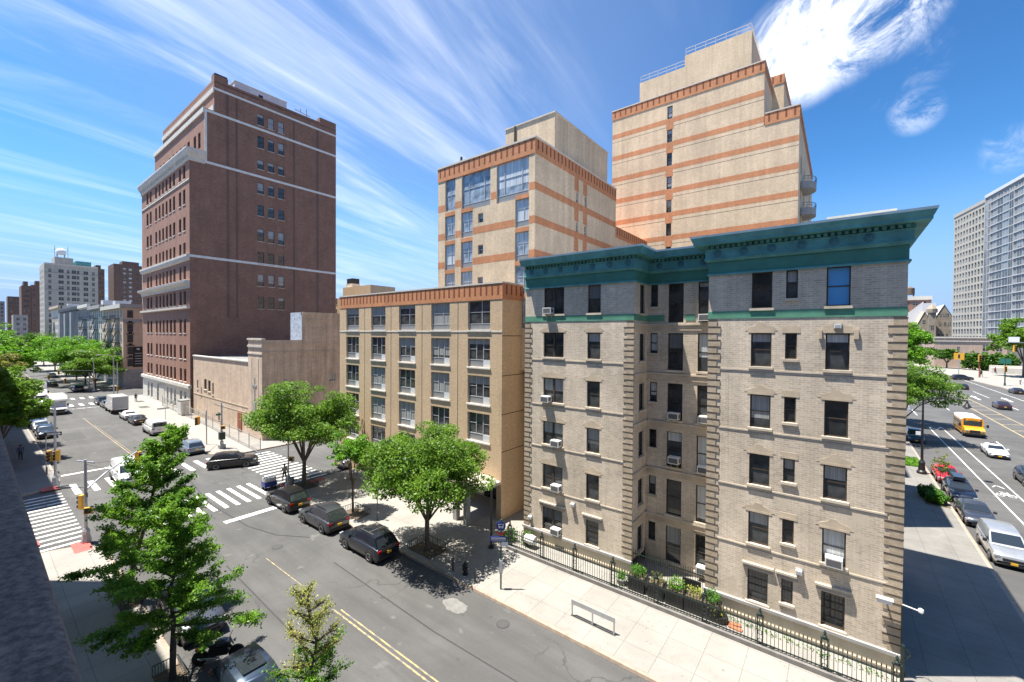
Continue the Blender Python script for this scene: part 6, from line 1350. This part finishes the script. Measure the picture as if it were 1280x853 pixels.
def signs_and_signals():
    # near corner: pole with a long mast arm over the roadway
    T = thing('traffic_signal', 'grey signal pole on the near corner with a long mast arm over the street', 'traffic signal', (-41.9, 5.0, .15)); pole(T, 5.85)
    a = MB().mat('galv').bar((0, 0, 3.7), (-2.2, 1.4, 4.15), .09).bar((-2.2, 1.4, 4.15), (-6.2, 4.0, 4.55), .075).bar((0, 0, 5.5), (-2.6, 1.65, 4.2), .03).bar((0, 0, 5.5), (-4.4, 2.85, 4.4), .03).build('mast_arm', T)
    signal_head(T, (-6.25, 4.05, 3.95), R(75)); signal_head(T, (-6.1, 3.9, 3.95), R(165))
    MB().mat('galv').bar((-.75, -.35, 5.7), (.75, .35, 5.7), .08).build('cross_bar', T)
    signal_head(T, (-.55, -.1, 2.75), R(-60)); ped_head(T, (.35, .1, 2.3), R(60)); MB().mat('sign_black').box(.15, .75, -.02, .02, 3.35, 3.65).build('sign_plate', T)
    # far left corner: pole with one way sign
    T = thing('traffic_signal', 'tall grey pole with a one way sign on the left corner', 'traffic signal', (-59.5, 5.05, .15)); pole(T, 8.2)
    s = MB().mat('sign_black').box(-.62, .62, -.02, .02, -.17, .17).build('one_way_sign', T); s.location = (.0, -.14, 5.05); s.rotation_euler = (0, 0, R(65))
    w = MB().mat('sign_white'); w.add([(-.58, -.025, 0), (-.40, -.025, -.13), (-.40, -.025, -.085), (.42, -.025, -.085), (.42, -.025, -.13), (.58, -.025, 0), (.42, -.025, .13), (.42, -.025, .085), (-.40, -.025, .085), (-.40, -.025, .13)][2:9], [tuple(range(7))]); w.build('arrow', s)
    text('ONE WAY', s, (0, -.03, 0), .17, (R(90), 0, 0), 'sign_black')
    ped_head(T, (-.5, .1, 2.5), R(70)); signal_head(T, (.35, .15, 3.0), R(-20)); signal_head(T, (.1, -.4, 3.0), R(70))
    # north-west corner by the church
    T = thing('traffic_signal', 'grey signal pole at the church corner with a mailbox like cabinet', 'traffic signal', (-62.6, 19.9, .15)); pole(T, 5.9, .12)
    MB().mat('galv').bar((0, 0, 5.75), (-1.6, -.6, 5.75), .05).bar((0, 0, 5.75), (2.0, -.3, 5.75), .05).build('mast_arm', T)
    MB().mat('iron').box(-.1, .5, -.35, .25, 1.2, 2.1).build('control_cabinet', T); MB().mat('cement_grey').box(-.35, .35, -.35, .35, 0, .5).build('pedestal', T)
    ped_head(T, (.5, .0, 2.75), R(60)); MB().mat('sign_green').box(-.5, -.46, -.5, .1, 4.2, 4.45).build('street_sign', T)
    # hanging pair over the street
    T = thing('span_signal', 'pair of yellow signal heads on a thin arm over the parked pale blue crossover', 'traffic signal', (-66.2, 19.3, .15)); MB().mat('galv').tube([(0, 0, 0), (0, 0, 4.6)], .07, 8).bar((0, 0, 4.5), (3.4, -2.0, 4.45), .05).build('pole', T)
    signal_head(T, (3.4, -2.0, 3.9), R(60)); signal_head(T, (3.1, -1.75, 3.9), R(-30))
    # north-east corner
    T = thing('signal_post', 'slim signal post by the pedestrian and the waste bin', 'traffic signal', (-42.2, 19.0, .15)); pole(T, 4.6, .08); ped_head(T, (.2, .2, 2.6), R(40))
    # far mast arms
    for x, y, dx, dy, lab in ((-120.0, 19.2, -1, -7.5, 'far signal pole with a yellow head on a mast arm beyond the box truck'), (-133.5, 5.0, 0, 5.5, 'far signal pole with a mast arm in front of the left trees'), (-147.5, 19.2, 0, -6, 'farthest signal pole beside the peach tenement')):
        T = thing('traffic_signal', lab, 'traffic signal', (x, y, .15)); pole(T, 8.5, .13); MB().mat('galv').bar((0, 0, 5.2), (dx, dy, 5.6), .10).build('mast_arm', T); signal_head(T, (dx, dy, 5.1), R(90)); signal_head(T, (.3, 0, 3.0), R(90))
    # street lamps
    for x, y, dx, dy, h, lab in ((-152.0, 19.0, -2, -2.4, 9.5, 'double arm street lamp in front of the peach tenement'), (-125, 19.4, 1, -2.4, 9.5, 'grey street lamp near the far corner of the red tower')):
        T = thing('street_lamp', lab, 'street lamp', (x, y, .15)); pole(T, h, .11); MB().mat('galv').tube([(0, 0, h), (dx*.4, dy*.4, h+.45), (dx, dy, h+.5)], .05, 6).build('arm', T); m = MB().mat('galv').box(dx-.2, dx+.2, dy-.4, dy+.3, h+.38, h+.56); m.build('lamp_head', T)
    T = thing('street_lamp', 'black ornamental street lamp with a bell lantern on the avenue kerb', 'street lamp', (7.2, 63.7, .15))
    MB().mat('black_paint').lathe([(.42, 0), (.42, .25), (.30, .4), (.26, 1.1), (.30, 1.2), (.16, 1.5)], n=12).build('base', T); MB().mat('black_paint').tube([(0, 0, 1.4), (0, 0, 8.4)], [.12, .075], 10).build('pole', T)
    MB().mat('black_paint').tube([(0, 0, 8.25), (1.2, 0, 8.45), (3.3, 0, 8.3)], .045, 8).bar((0, 0, 7.7), (.9, 0, 8.38), .04).build('arm', T); MB().mat('black_paint').lathe([(.05, 8.3), (.12, 8.0), (.34, 7.65), (.36, 7.58)], (3.3, 0, 0), 12).build('lamp_head', T); MB().mat('lamp_clear').lathe([(.22, 7.58), (.16, 7.42), (.02, 7.36)], (3.3, 0, 0), 12).build('lens', T)
    MB().mat('sign_white').box(-.55, -.15, -.16, -.13, 4.2, 4.6).build('notice_sign', T)
    # bus stop sign
    T = thing('bus_stop_sign', 'green post with a round blue bus stop sign and a timetable box', 'bus stop sign', (-15.43, 18.95, .15))
    MB().mat('steel_post').tube([(0, 0, 0), (0, 0, 4.1)], .05, 8).build('pole', T)
    f = Vector((-.63, .0)); rz = R(38)
    b = MB().mat('sign_blue').lathe([(.28, -.025), (.28, .025)], (0, 0, 0), 20, 'y').build('round_sign', T); b.location = (0, -.02, 3.72); b.rotation_euler = (0, 0, rz)
    q = MB().mat('sign_white').box(-.15, .15, -.032, -.026, -.07, .12).mat('sign_blue').box(-.11, .11, -.036, -.032, .0, .09).mat('sign_white').lathe([(.04, -.034), (.04, -.026)], (-.09, 0, -.09), 8, 'y').lathe([(.04, -.034), (.04, -.026)], (.09, 0, -.09), 8, 'y').build('bus_symbol', b)
    r = MB().mat('sign_red').add([(-.26, -.03, .07), (.0, -.03, -.08), (.26, -.03, .07), (.26, -.03, -.02), (0, -.03, -.2), (-.26, -.03, -.02)], [(0, 1, 4, 5), (1, 2, 3, 4)]).build('red_chevron', T); r.location = (0, -.04, 3.36); r.rotation_euler = (0, 0, rz)
    p = MB().mat('sign_blue').box(-.62, .38, -.02, .02, -.14, .14).build('route_plate', T); p.location = (0, -.04, 2.98); p.rotation_euler = (0, 0, rz)
    for k in range(2): MB().mat('sign_white').box(-.56, .30, -.026, -.021, -.08+k*.1, -.04+k*.1).build('route_line', p)
    p = MB().mat('sign_white').box(.03, .43, -.02, .02, -.13, .13).build('notice_plate', T); p.location = (0, -.04, 2.66); p.rotation_euler = (0, 0, rz)
    p = MB().mat('galv').box(-.10, .10, -.10, .10, -.38, .38).mat('sign_white').box(-.08, .08, -.106, -.101, -.33, .33).build('timetable_box', T); p.location = (0, 0, 1.35); p.rotation_euler = (0, 0, rz)
    T = thing('parking_sign', 'thin post with a small green edged sign behind the navy crossover', 'street sign', (-28.95, 19.9, .15)); MB().mat('steel_post').tube([(0, 0, 0), (0, 0, 2.9)], .035, 6).build('pole', T); MB().mat('sign_green').box(-.18, .18, -.05, -.03, 2.3, 2.85).mat('sign_white').box(-.14, .14, -.055, -.051, 2.36, 2.78).build('sign_plate', T)
    T = thing('parking_sign', 'grey street sign on a thin post below the church windows', 'street sign', (-84.0, 19.0, .15)); MB().mat('galv').tube([(0, 0, 0), (0, 0, 2.9)], .04, 6).build('pole', T); MB().mat('galv').box(-.05, .05, -1.0, .5, 2.75, 3.0).build('sign_plate', T)
    T = thing('parking_sign', 'thin sign post with a green plate beside the left parked cars', 'street sign', (-66.7, 5.0, .15)); MB().mat('galv').tube([(0, 0, 0), (0, 0, 4.2)], .05, 6).build('pole', T); MB().mat('sign_green').box(-.5, .5, -.03, .03, 3.9, 4.15).build('sign_plate', T)
    # across the avenue
    T = thing('traffic_signal', 'green signal post with a walker signal at the far kerb across the avenue', 'traffic signal', (40.6, 198, .15)); pole(T, 9.0, .16, key='lamp_green'); MB().mat('sign_green').box(-1.2, 1.2, -.1, .1, 6.8, 8.4).build('sign_plate', T); signal_head(T, (0, -.4, 5.2), 0).scale = (1.8, 1.8, 1.8)
    T = thing('traffic_signal', 'yellow signal on a rusty post at the far end of the avenue', 'traffic signal', (41.2, 232, .15)); pole(T, 7.5, .2, key='rust'); h = signal_head(T, (0, -.4, 7.2), 0); h.scale = (2.6, 2.6, 2.6)
    T = thing('overhead_sign', 'white sign and black signal on a mast arm at the right edge', 'traffic signal', (52, 214, .15)); pole(T, 13.6, .2); MB().mat('galv').bar((0, 0, 13.2), (-8.5, -2, 13.4), .2).build('mast_arm', T); MB().mat('sign_white').box(-8.0, -5.6, -2.3, -2.2, 13.5, 15.2).build('sign_plate', T); h = signal_head(T, (-6.5, -2, 11.4), R(20)); h.scale = (2.2, 2.2, 2.2)
    T = thing('warning_sign', 'yellow pedestrian crossing sign on a post up the avenue', 'road sign', (35.8, 232, .15)); MB().mat('galv').tube([(0, 0, 0), (0, 0, 8.5)], .12, 6).build('pole', T); MB().mat('signal_yellow').box(-1.4, 1.4, -.1, 0, 6.4, 9.0).mat('sign_black').box(-.25, .25, -.13, -.1, 7.0, 8.4).build('sign_plate', T)
    T = thing('traffic_signal', 'yellow signal head beside the building corner far up the avenue', 'traffic signal', (11.4, 118, .15)); pole(T, 6.0, .12); h = signal_head(T, (0, -.4, 5.4), 0); h.scale = (1.8, 1.8, 1.8)
signs_and_signals()

# ---------------------------------------------------------------- fence, areaway, small things by the apartment house
def iron_fence(label, x0, x1, y, posts):
    T = thing('iron_fence', label, 'fence', ((x0+x1)/2, y, .15)); c = (x0+x1)/2
    MB().mat('kerb_dark').box(x0-c, x1-c, -.16, .16, -.05, .22).build('kerb_stone', T)
    r = MB().mat('iron'); n = int((x1-x0)/.155)
    for z in (.32, 1.12): r.box(x0-c, x1-c, -.022, .022, z, z+.045)
    for i in range(n+1):
        x = x0-c+(x1-x0)*i/n; r.box(x-.011, x+.011, -.011, .011, .22, 1.34); r.add([(x-.03, -.012, 1.34), (x+.03, -.012, 1.34), (x, -.012, 1.50), (x-.03, .012, 1.34), (x+.03, .012, 1.34), (x, .012, 1.50)], [(0, 1, 2), (5, 4, 3), (0, 3, 4, 1), (1, 4, 5, 2), (2, 5, 3, 0)])
    r.build('railing', T)
    for px in posts:
        m = MB().mat('iron'); x = px-c
        for dx in (-.11, .11): m.box(x+dx-.025, x+dx+.025, -.03, .03, .2, 1.62)
        for z in (.4, .8, 1.2): m.tube([(x+.09*math.cos(t), 0, z+.12*math.sin(t)) for t in np.linspace(0, 2*math.pi, 9)], .015, 4)
        m.box(x-.16, x+.16, -.05, .05, 1.58, 1.64).lathe([(.06, 1.64), (.10, 1.72), (.03, 1.80), (.07, 1.86), (.01, 1.98)], (x, 0, 0), 8)
        m.tube([(x+.15, 0, .24), (x+.35, 0, .34), (x+.5, 0, .27), (x+.62, 0, .32)], .022, 4); m.build('post', T)
    return T
def small_things():
    iron_fence('long spiked iron fence with scrolled posts before the apartment house', -18.15, 2.15, 22.95, (-17.9, -15.25, -12.8, -10.28, -7.75, -5.28, -2.82, -.35, 2.0))
    T = thing('iron_fence', 'tall dark iron fence across the recess of the apartment house', 'fence', (-7.9, 25.2, .15)); r = MB().mat('iron')
    for z in (.1, 1.35): r.box(-2.05, 2.05, -.02, .02, z, z+.05)
    for x in np.arange(-2.05, 2.06, .13): r.box(x-.011, x+.011, -.011, .011, 0, 1.65)
    r.build('railing', T); MB().mat('black_paint').box(.9, 1.9, -.06, .06, 0, .95).build('gate_panel', T)
    T = thing('corner_scroll_post', 'green iron scroll post at the corner end of the fence', 'fence post', (2.32, 24.6, .15)); m = MB().mat('iron').box(-.05, .05, -.05, .05, 0, 1.6).tube([(.05+.22*math.sin(t)*(1-t/9), 0, 1.5-t*.16) for t in np.linspace(0, 8, 22)], .03, 5); m.build('post', T)
    # planters
    for i, (x, w, h, lab, key) in enumerate(((-9.15, .95, .85, 'black planter box with bright green leaves at the recess corner', 'leaf_shrub'), (-8.05, .85, .75, 'black planter box with thin olive coloured stems', 'leaf_olive'), (-7.0, .95, .95, 'black planter box with the largest round bush', 'leaf_bright'), (-6.0, .9, .7, 'black planter box with low yellowish plants', 'leaf_yellow'), (-5.15, .8, .9, 'black planter box with a bush near the right wing corner', 'leaf_shrub'))):
        T = thing('planter', lab, 'planter', (x, 24.0, .02), 0, 'black planters behind the fence'); MB().mat('black_paint').box(-w/2, w/2, -.4, .4, 0, .95).build('box', T); MB().mat('soil').box(-w/2+.05, w/2-.05, -.35, .35, .95, .97).build('soil', T)
        rng = np.random.default_rng(i); d = rng.normal(size=(420, 3)); d /= np.linalg.norm(d, axis=1)[:, None]; q = d*rng.uniform(.5, 1.1, 420)[:, None]*np.array([w*.5, .42, h*.40]); q[:, 2] += .95+h*.3; link('foliage', leaf_mesh('foliage', q if i not in (1, 3) else q[:170], .055, key, rng), T)
    T = thing('flower_pot', 'round clay pot with a small green plant left of the planters', 'plant pot', (-10.15, 23.9, .02)); MB().mat('cement_grey').lathe([(.22, 0), (.32, .4), (.34, .45), (.28, .45)], n=14).build('pot', T); rng = np.random.default_rng(9); link('foliage', leaf_mesh('foliage', rng.normal(size=(260, 3))*np.array([.17, .17, .14])+np.array([0, 0, .62]), .055, 'leaf_bright', rng), T)
    T = thing('kettle_planter', 'big black kettle shaped planter with a trailing plant', 'planter', (-4.75, 23.95, .02)); MB().mat('black_paint').lathe([(.18, 0), (.36, .14), (.40, .34), (.36, .46), (.30, .46)], n=16).build('pot', T, smooth=50); rng = np.random.default_rng(10); link('foliage', leaf_mesh('foliage', rng.normal(size=(300, 3))*np.array([.2, .2, .16])+np.array([-.15, 0, .6]), .055, 'leaf_olive', rng), T)
    for i, (x, y, z, rz) in enumerate(((-4.1, 24.05, .02, .2), (-4.0, 23.75, .02, -.1))):
        tag(link('brick_stack', MB().mat('terracotta').box(-.32, .32, -.11, .11, 0, .2).mesh('brick_stack'), None, (x, y, z), rz), ('rear' if i == 0 else 'front')+' stack of red bricks beside the kettle planter', 'bricks', 'bricks in the areaway')
    T = thing('leaning_rail', 'low grey leaning bar on three legs on the pavement', 'leaning bench', (-9.83, 19.52, .154)); MB().mat('galv').box(-1.22, 1.22, -.03, .03, .62, .86).build('back_bar', T)
    for x in (-1.18, 0, 1.18): MB().mat('galv').box(x-.03, x+.03, -.03, .03, 0, .62).build('leg', T)
    MB().mat('trim_black').box(-1.25, 1.25, -.05, .05, 0, .02).build('foot_rail', T)
    T = thing('fire_hydrant', 'black fire hydrant on the shaded pavement', 'fire hydrant', (-18.1, 18.75, .15)); MB().mat('black_paint').lathe([(.17, 0), (.17, .08), (.12, .1), (.12, .55), (.16, .58), (.15, .68), (.06, .76), (.04, .82)], n=14).build('barrel', T, smooth=45); MB().mat('black_paint').lathe([(.07, -.22), (.07, .22)], (0, 0, .45), 10, 'x').lathe([(.08, -.2), (.08, 0)], (0, 0, .4), 10, 'y').build('nozzle', T); MB().mat('galv').lathe([(.05, .24), (.05, .235)], (0, 0, .45), 8, 'x').build('cap', T)
    for x, y, lab in ((-17.1, 18.55, 'rusty steel guard post right of the hydrant'), (-19.0, 18.55, 'thin guard post left of the hydrant'), (-64.9, 4.9, 'black bollard beside the one way pole')):
        T = thing('bollard', lab, 'bollard', (x, y, .15)); MB().mat('bronze').lathe([(.07, 0), (.07, .75), (.05, .8)], n=10).build('post', T)
    # tree pits
    for x, y, w, d, lab in ((-22.3, 19.35, 2.3, 1.6, 'earth tree pit with a low hoop fence round the crowned street tree'), (-31.4, 19.5, 2.2, 1.4, 'earth tree pit with a low hoop fence at the slender street tree'), (-41.0, 20.1, 2.2, 1.5, 'earth tree pit with a low hoop fence at the bushy street tree'), (-22.4, 5.2, 1.6, .9, 'earth tree pit at the bright feathery ginkgo'), (-30.7, 5.3, 1.6, .9, 'earth tree pit at the taller spiky ginkgo')):
        T = thing('tree_pit', lab, 'tree pit', (x, y, .15)); m = MB().mat('soil').box(-w/2, w/2, -d/2, d/2, -.02, .02); m.build('earth', T); f = MB().mat('iron')
        for a, b in (((-w/2, -d/2), (-w/2, d/2)), ((-w/2, d/2), (w/2, d/2)), ((w/2, d/2), (w/2, -d/2))):
            f.bar((*a, .45), (*b, .45), .03); n = 9
            for i in range(n+1): px, py = a[0]+(b[0]-a[0])*i/n, a[1]+(b[1]-a[1])*i/n; f.bar((px, py, 0), (px, py, .45), .022)
        f.build('guard', T)
    for x, y, w, d, lab in ((-20.0, 18.85, 1.7, 1.3, 'pale mottled paving slab beside the tree pit'), (-31.0, 18.5, 1.6, .6, 'pale slab by the kerb behind the charcoal crossover'), (-108.9, 21.3, 3.0, 1.4, 'dark steel cellar plate in the pavement by the red tower'), (-118.3, 22.5, 2.6, 1.2, 'second dark steel cellar plate near the far tower corner'), (-39.2, 23.9, 1.3, .5, 'dark drain plate behind the bushy street tree')):
        tag(MB().mat('concrete' if 'pale' in lab else 'bronze').box(x-w/2, x+w/2, y-d/2, y+d/2, .14, .166).build('paving_plate'), lab, 'plate')
    T = thing('waste_bin', 'grey mesh waste bin beside the pedestrian', 'waste bin', (-41.6, 18.9, .15)); MB().mat('galv').lathe([(.26, 0), (.34, .9), (.36, .95), (.30, .95), (.24, .1)], n=14).build('basket', T)
    m = MB().mat('trim_black')
    for k in range(14): a = k*math.pi/7; m.bar((.27*math.cos(a), .27*math.sin(a), .05), (.352*math.cos(a), .352*math.sin(a), .9), .025)
    m.build('ribs', T)
    tag(MB().mat('trim_black').tube([(-19.0, 22.25, .15), (-19.0, 22.25, 4.6)], .07, 8).lathe([(.2, .15), (.2, .3)], (-19.0, 22.25, 0), 10).build('black_post'), 'tall black post at the entrance of the brown block', 'post')
    for x, y, r_, lab, sd in ((-18.6, 23.9, .55, 'grey green shrub behind the fence corner near the bus stop', 1), (-17.3, 24.2, .45, 'small pale shrub inside the fence corner', 2)): shrub(lab, x, y, .02, r_, 1.0, 500, .07, 'leaf_dark', 70+sd, group='shrubs in the fence corner')
    tag(MB().mat('frame_white').lathe([(.05, -.45), (.28, -.40), (.34, 0), (.28, .4), (.05, .45)], (-16.9, 24.0, .7), 12, 'x').build('white_drum'), 'white drum lying behind the fence at the left wing', 'drum')
    # air conditioners under the sashes
    A = MB().mat('ac_white').box(-.33, .33, -.42, .05, 0, .42); A.mat('ac_grille').box(-.28, .28, -.425, -.42, .05, .36).box(.33, .334, -.36, -.06, .08, .34); am = A.mesh('casing'); B2 = MB().mat('galv').bar((-.2, -.3, 0), (-.2, .0, -.34), .03).bar((.2, -.3, 0), (.2, .0, -.34), .03).mesh('bracket')
    F, Bk = front(25.0), front(27.35)
    for u, z, fr, lab in ((-16.1, 16.47, F, 'white air conditioner in the top left paired window'), (-16.25, 10.3, F, 'white air conditioner in the third row paired window'), (-15.4, 7.32, F, 'white air conditioner in the fourth row paired window'), (-15.35, 4.24, F, 'white air conditioner in the fifth row paired window'), (-15.35, 1.22, F, 'white air conditioner in the lowest paired window'),
                        (-8.2, 9.75, Bk, 'white air conditioner in the recess, third row middle window'), (-8.15, 6.98, Bk, 'white air conditioner in the recess, fourth row middle window'), (-6.45, 15.9, Bk, 'white air conditioner at the recess edge just below the green band'), (-6.4, 9.75, Bk, 'white air conditioner at the recess edge, third row'), (-6.4, 6.72, Bk, 'white air conditioner at the recess edge, fourth row'), (-6.4, .62, Bk, 'white air conditioner at the recess edge, lowest row'), (-.1, 4.25, F, 'white air conditioner in the right wing under a white curtain')):
        T = thing('air_conditioner', lab, 'air conditioner', fr.pt(u, z, 0), 0, 'window air conditioners on the apartment house'); link('casing', am, T); link('bracket', B2, T)
    # wall lamps and cameras
    for u, w, lab in ((-.11, 15.48, 'small floodlight over the right window below the green band'), (-14.1, 3.55, 'small floodlight on the left wing between the lower rows'), (-1.45, 3.45, 'small floodlight above the narrow lowest window'), (-17.6, 1.75, 'small white junction box at the lower left corner of the apartment house')):  # last entry stands for a junction box, drawn as a floodlight
        T = thing('wall_floodlight', lab, 'wall light', F.pt(u, w, 0), 0, 'floodlights on the apartment house'); MB().mat('ac_white').box(-.13, .13, -.22, -.04, -.09, .1).build('housing', T); MB().mat('galv').box(-.16, .16, -.05, 0, -.06, .16).build('bracket', T); MB().mat('lamp_clear').box(-.1, .1, -.226, -.22, -.07, .07).build('lens', T)
    T = thing('security_camera', 'white bullet security camera on a bracket at the corner quoins', 'security camera', (1.75, 24.95, 3.35)); MB().mat('frame_white').box(-.30, .20, -.42, -.24, -.02, .16).box(-.34, .24, -.46, -.2, .16, .19).build('housing', T); MB().mat('frame_white').bar((0, 0, 0), (0, -.34, .02), .06).build('bracket', T); MB().mat('sign_black').box(-.31, -.30, -.40, -.26, .02, .12).build('lens', T)
    T = thing('security_camera', 'white security camera on an arm reaching round the building corner', 'security camera', (2.3, 24.9, 3.35)); MB().mat('frame_white').bar((0, 0, 0), (.5, -.25, .05), .035).build('bracket', T); MB().mat('frame_white').lathe([(.02, .14), (.09, .09), (.10, 0), (.07, -.06)], (.55, -.28, .06), 12).build('housing', T); MB().mat('sign_black').lathe([(.065, -.06), (.03, -.11)], (.55, -.28, .06), 10).build('lens', T)
    tag(MB().mat('sign_black').tube([(2.28, 24.85, 3.3), (2.29, 24.86, .4)], .03, 6).build('cable_pipe'), 'thin dark pipe down the apartment house corner', 'pipe')
    # church fence
    T = thing('wire_fence', 'grey wire fence along the church pavement', 'fence', (-82, 22.4, .15)); m = MB().mat('galv'); y = 0
    for z in (.1, 1.8): m.bar((-26, 1.6, z), (-2, 1.0, z), .05); m.bar((-2, 1.0, z), (26, -.5, z), .05)
    for i in range(150):
        x = -26+i*52/149; yy = 1.6+(x+26)/24*-.6 if x < -2 else 1.0-(x+2)/28*1.5; m.bar((x, yy, .1), (x, yy, 1.85), .022)
    m.build('mesh', T)
    for i in range(14):
        x = -26+i*4; yy = 1.6+(x+26)/24*-.6 if x < -2 else 1.0-(x+2)/28*1.5; MB().mat('galv').tube([(x, yy, 0), (x, yy, 2.0)], .05, 6).build('post', T)
    T = thing('kiosk_box', 'pale weathered cabinet at the left end of the church fence', 'cabinet', (-93.2, 23.7, .15)); MB().mat('off_white').box(-1.2, 1.0, -.6, .6, 0, 2.6).mat('panel_grey').box(-1.25, 1.05, -.65, .65, 2.6, 2.75).build('cabinet', T); MB().mat('panel_white').box(-.9, .7, -.63, -.601, .3, 2.3).build('door', T)
small_things()

# ---------------------------------------------------------------- people
def person(label, x, y, deg, top, legs, stride=.18, arm=.1, z=.154, hold=None, group=None, scale=1.0):
    T = thing('person', label, 'person', (x, y, z), R(deg), group)
    T.scale = (scale,)*3
    J = [(0, 0, .95, .15), (0, 0, 1.15, .145), (0, 0, 1.38, .165), (.01, 0, 1.52, .065), (.02, 0, 1.60, .085), (.02, 0, 1.72, .075)]
    E = [(0, 1), (1, 2), (2, 3), (3, 4), (4, 5)]
    for s in (1, -1):
        k = len(J); st = stride*s; J += [(0, .09*s, .90, .10), (st*.6, .10*s, .50, .07), (st*.9, .10*s, .09, .05), (st*.9+.15, .11*s, .04, .045)]; E += [(0, k), (k, k+1), (k+1, k+2), (k+2, k+3)]
        k = len(J); J += [(0, .20*s, 1.43, .06), (-arm*s*.3, .25*s, 1.16, .045), (arm*s+.08, .25*s, .95, .035), (arm*s+.13, .24*s, .84, .032)]; E += [(2, k), (k, k+1), (k+1, k+2), (k+2, k+3)]
    me = bpy.data.meshes.new('body'); me.from_pydata([j[:3] for j in J], E, []); o = bpy.data.objects.new('body', me); COL.objects.link(o)
    md = o.modifiers.new('skin', 'SKIN')
    for v, j in zip(me.skin_vertices[0].data if me.skin_vertices else [], J): v.radius = (j[3], j[3])
    if not me.skin_vertices:
        bm = bmesh.new(); bm.from_mesh(me); bm.verts.layers.skin.verify(); bm.to_mesh(me); bm.free()
        for v, j in zip(me.skin_vertices[0].data, J): v.radius = (j[3], j[3])
    me.skin_vertices[0].data[0].use_root = True
    o.modifiers.new('sub', 'SUBSURF').levels = 1
    bpy.context.view_layer.update(); new = bpy.data.meshes.new_from_object(o.evaluated_get(bpy.context.evaluated_depsgraph_get())); bpy.data.objects.remove(o); new.name = 'body'
    new.materials.clear()
    for k in ('skin', top, legs, 'sign_black'): new.materials.append(M[k])
    for p in new.polygons:
        c = p.center; r_ = abs(c.y); p.use_smooth = True
        p.material_index = 3 if c.z < .08 else 2 if c.z < .97 and r_ < .2 else 0 if c.z > 1.49 or (r_ > .2 and c.z < 1.14) else 1
    link('body', new, T)
    h = MB().mat('hair').lathe([(.03, 1.80), (.085, 1.765), (.105, 1.69), (.09, 1.63)], (-.005, 0, 0), 10); h.build('hair', T, smooth=60); return T
def people():
    person('pedestrian in a pale top and dark trousers waiting with a cart at the crosswalk', -43.7, 19.3, 180, 'cloth_pale', 'cloth_dark')
    T = thing('shopping_cart', 'loaded blue and white pushcart standing in the road beside the pedestrian', 'cart', (-43.3, 17.7, 0)); MB().mat('sign_blue').box(-.4, .4, -.55, .55, .3, .75).build('basket', T); MB().mat('cloth_pale').box(-.36, .36, -.5, .5, .75, 1.1).build('load', T)
    for x in (-.3, .3):
        for y in (-.4, .4): MB().mat('tyre').lathe([(.13, -.03), (.13, .03)], (x, y, .13), 12, 'x').build('wheel', T)
    MB().mat('galv').bar((-.36, .55, .7), (-.36, .85, 1.05), .03).bar((.36, .55, .7), (.36, .85, 1.05), .03).bar((-.36, .85, 1.05), (.36, .85, 1.05), .03).build('handle', T)
    person('person in dark clothes walking below the red tower', -118.8, 21.9, 0, 'cloth_dark', 'cloth_blue')
    person('walker in dark clothes at the far avenue kerb', 42.4, 236, -60, 'cloth_dark', 'cloth_dark', scale=1.5, group=None); person('walker in a red top further up the far avenue pavement', 51, 262, 120, 'cloth_red', 'cloth_dark', scale=1.5)
    person('person standing by the dark sedan at the right edge', 45.5, 206, 30, 'cloth_pale', 'cloth_blue', scale=1.3)
    person('walker in blue on the shaded left pavement', -74.5, 3.6, 180, 'cloth_blue', 'cloth_dark')
people()
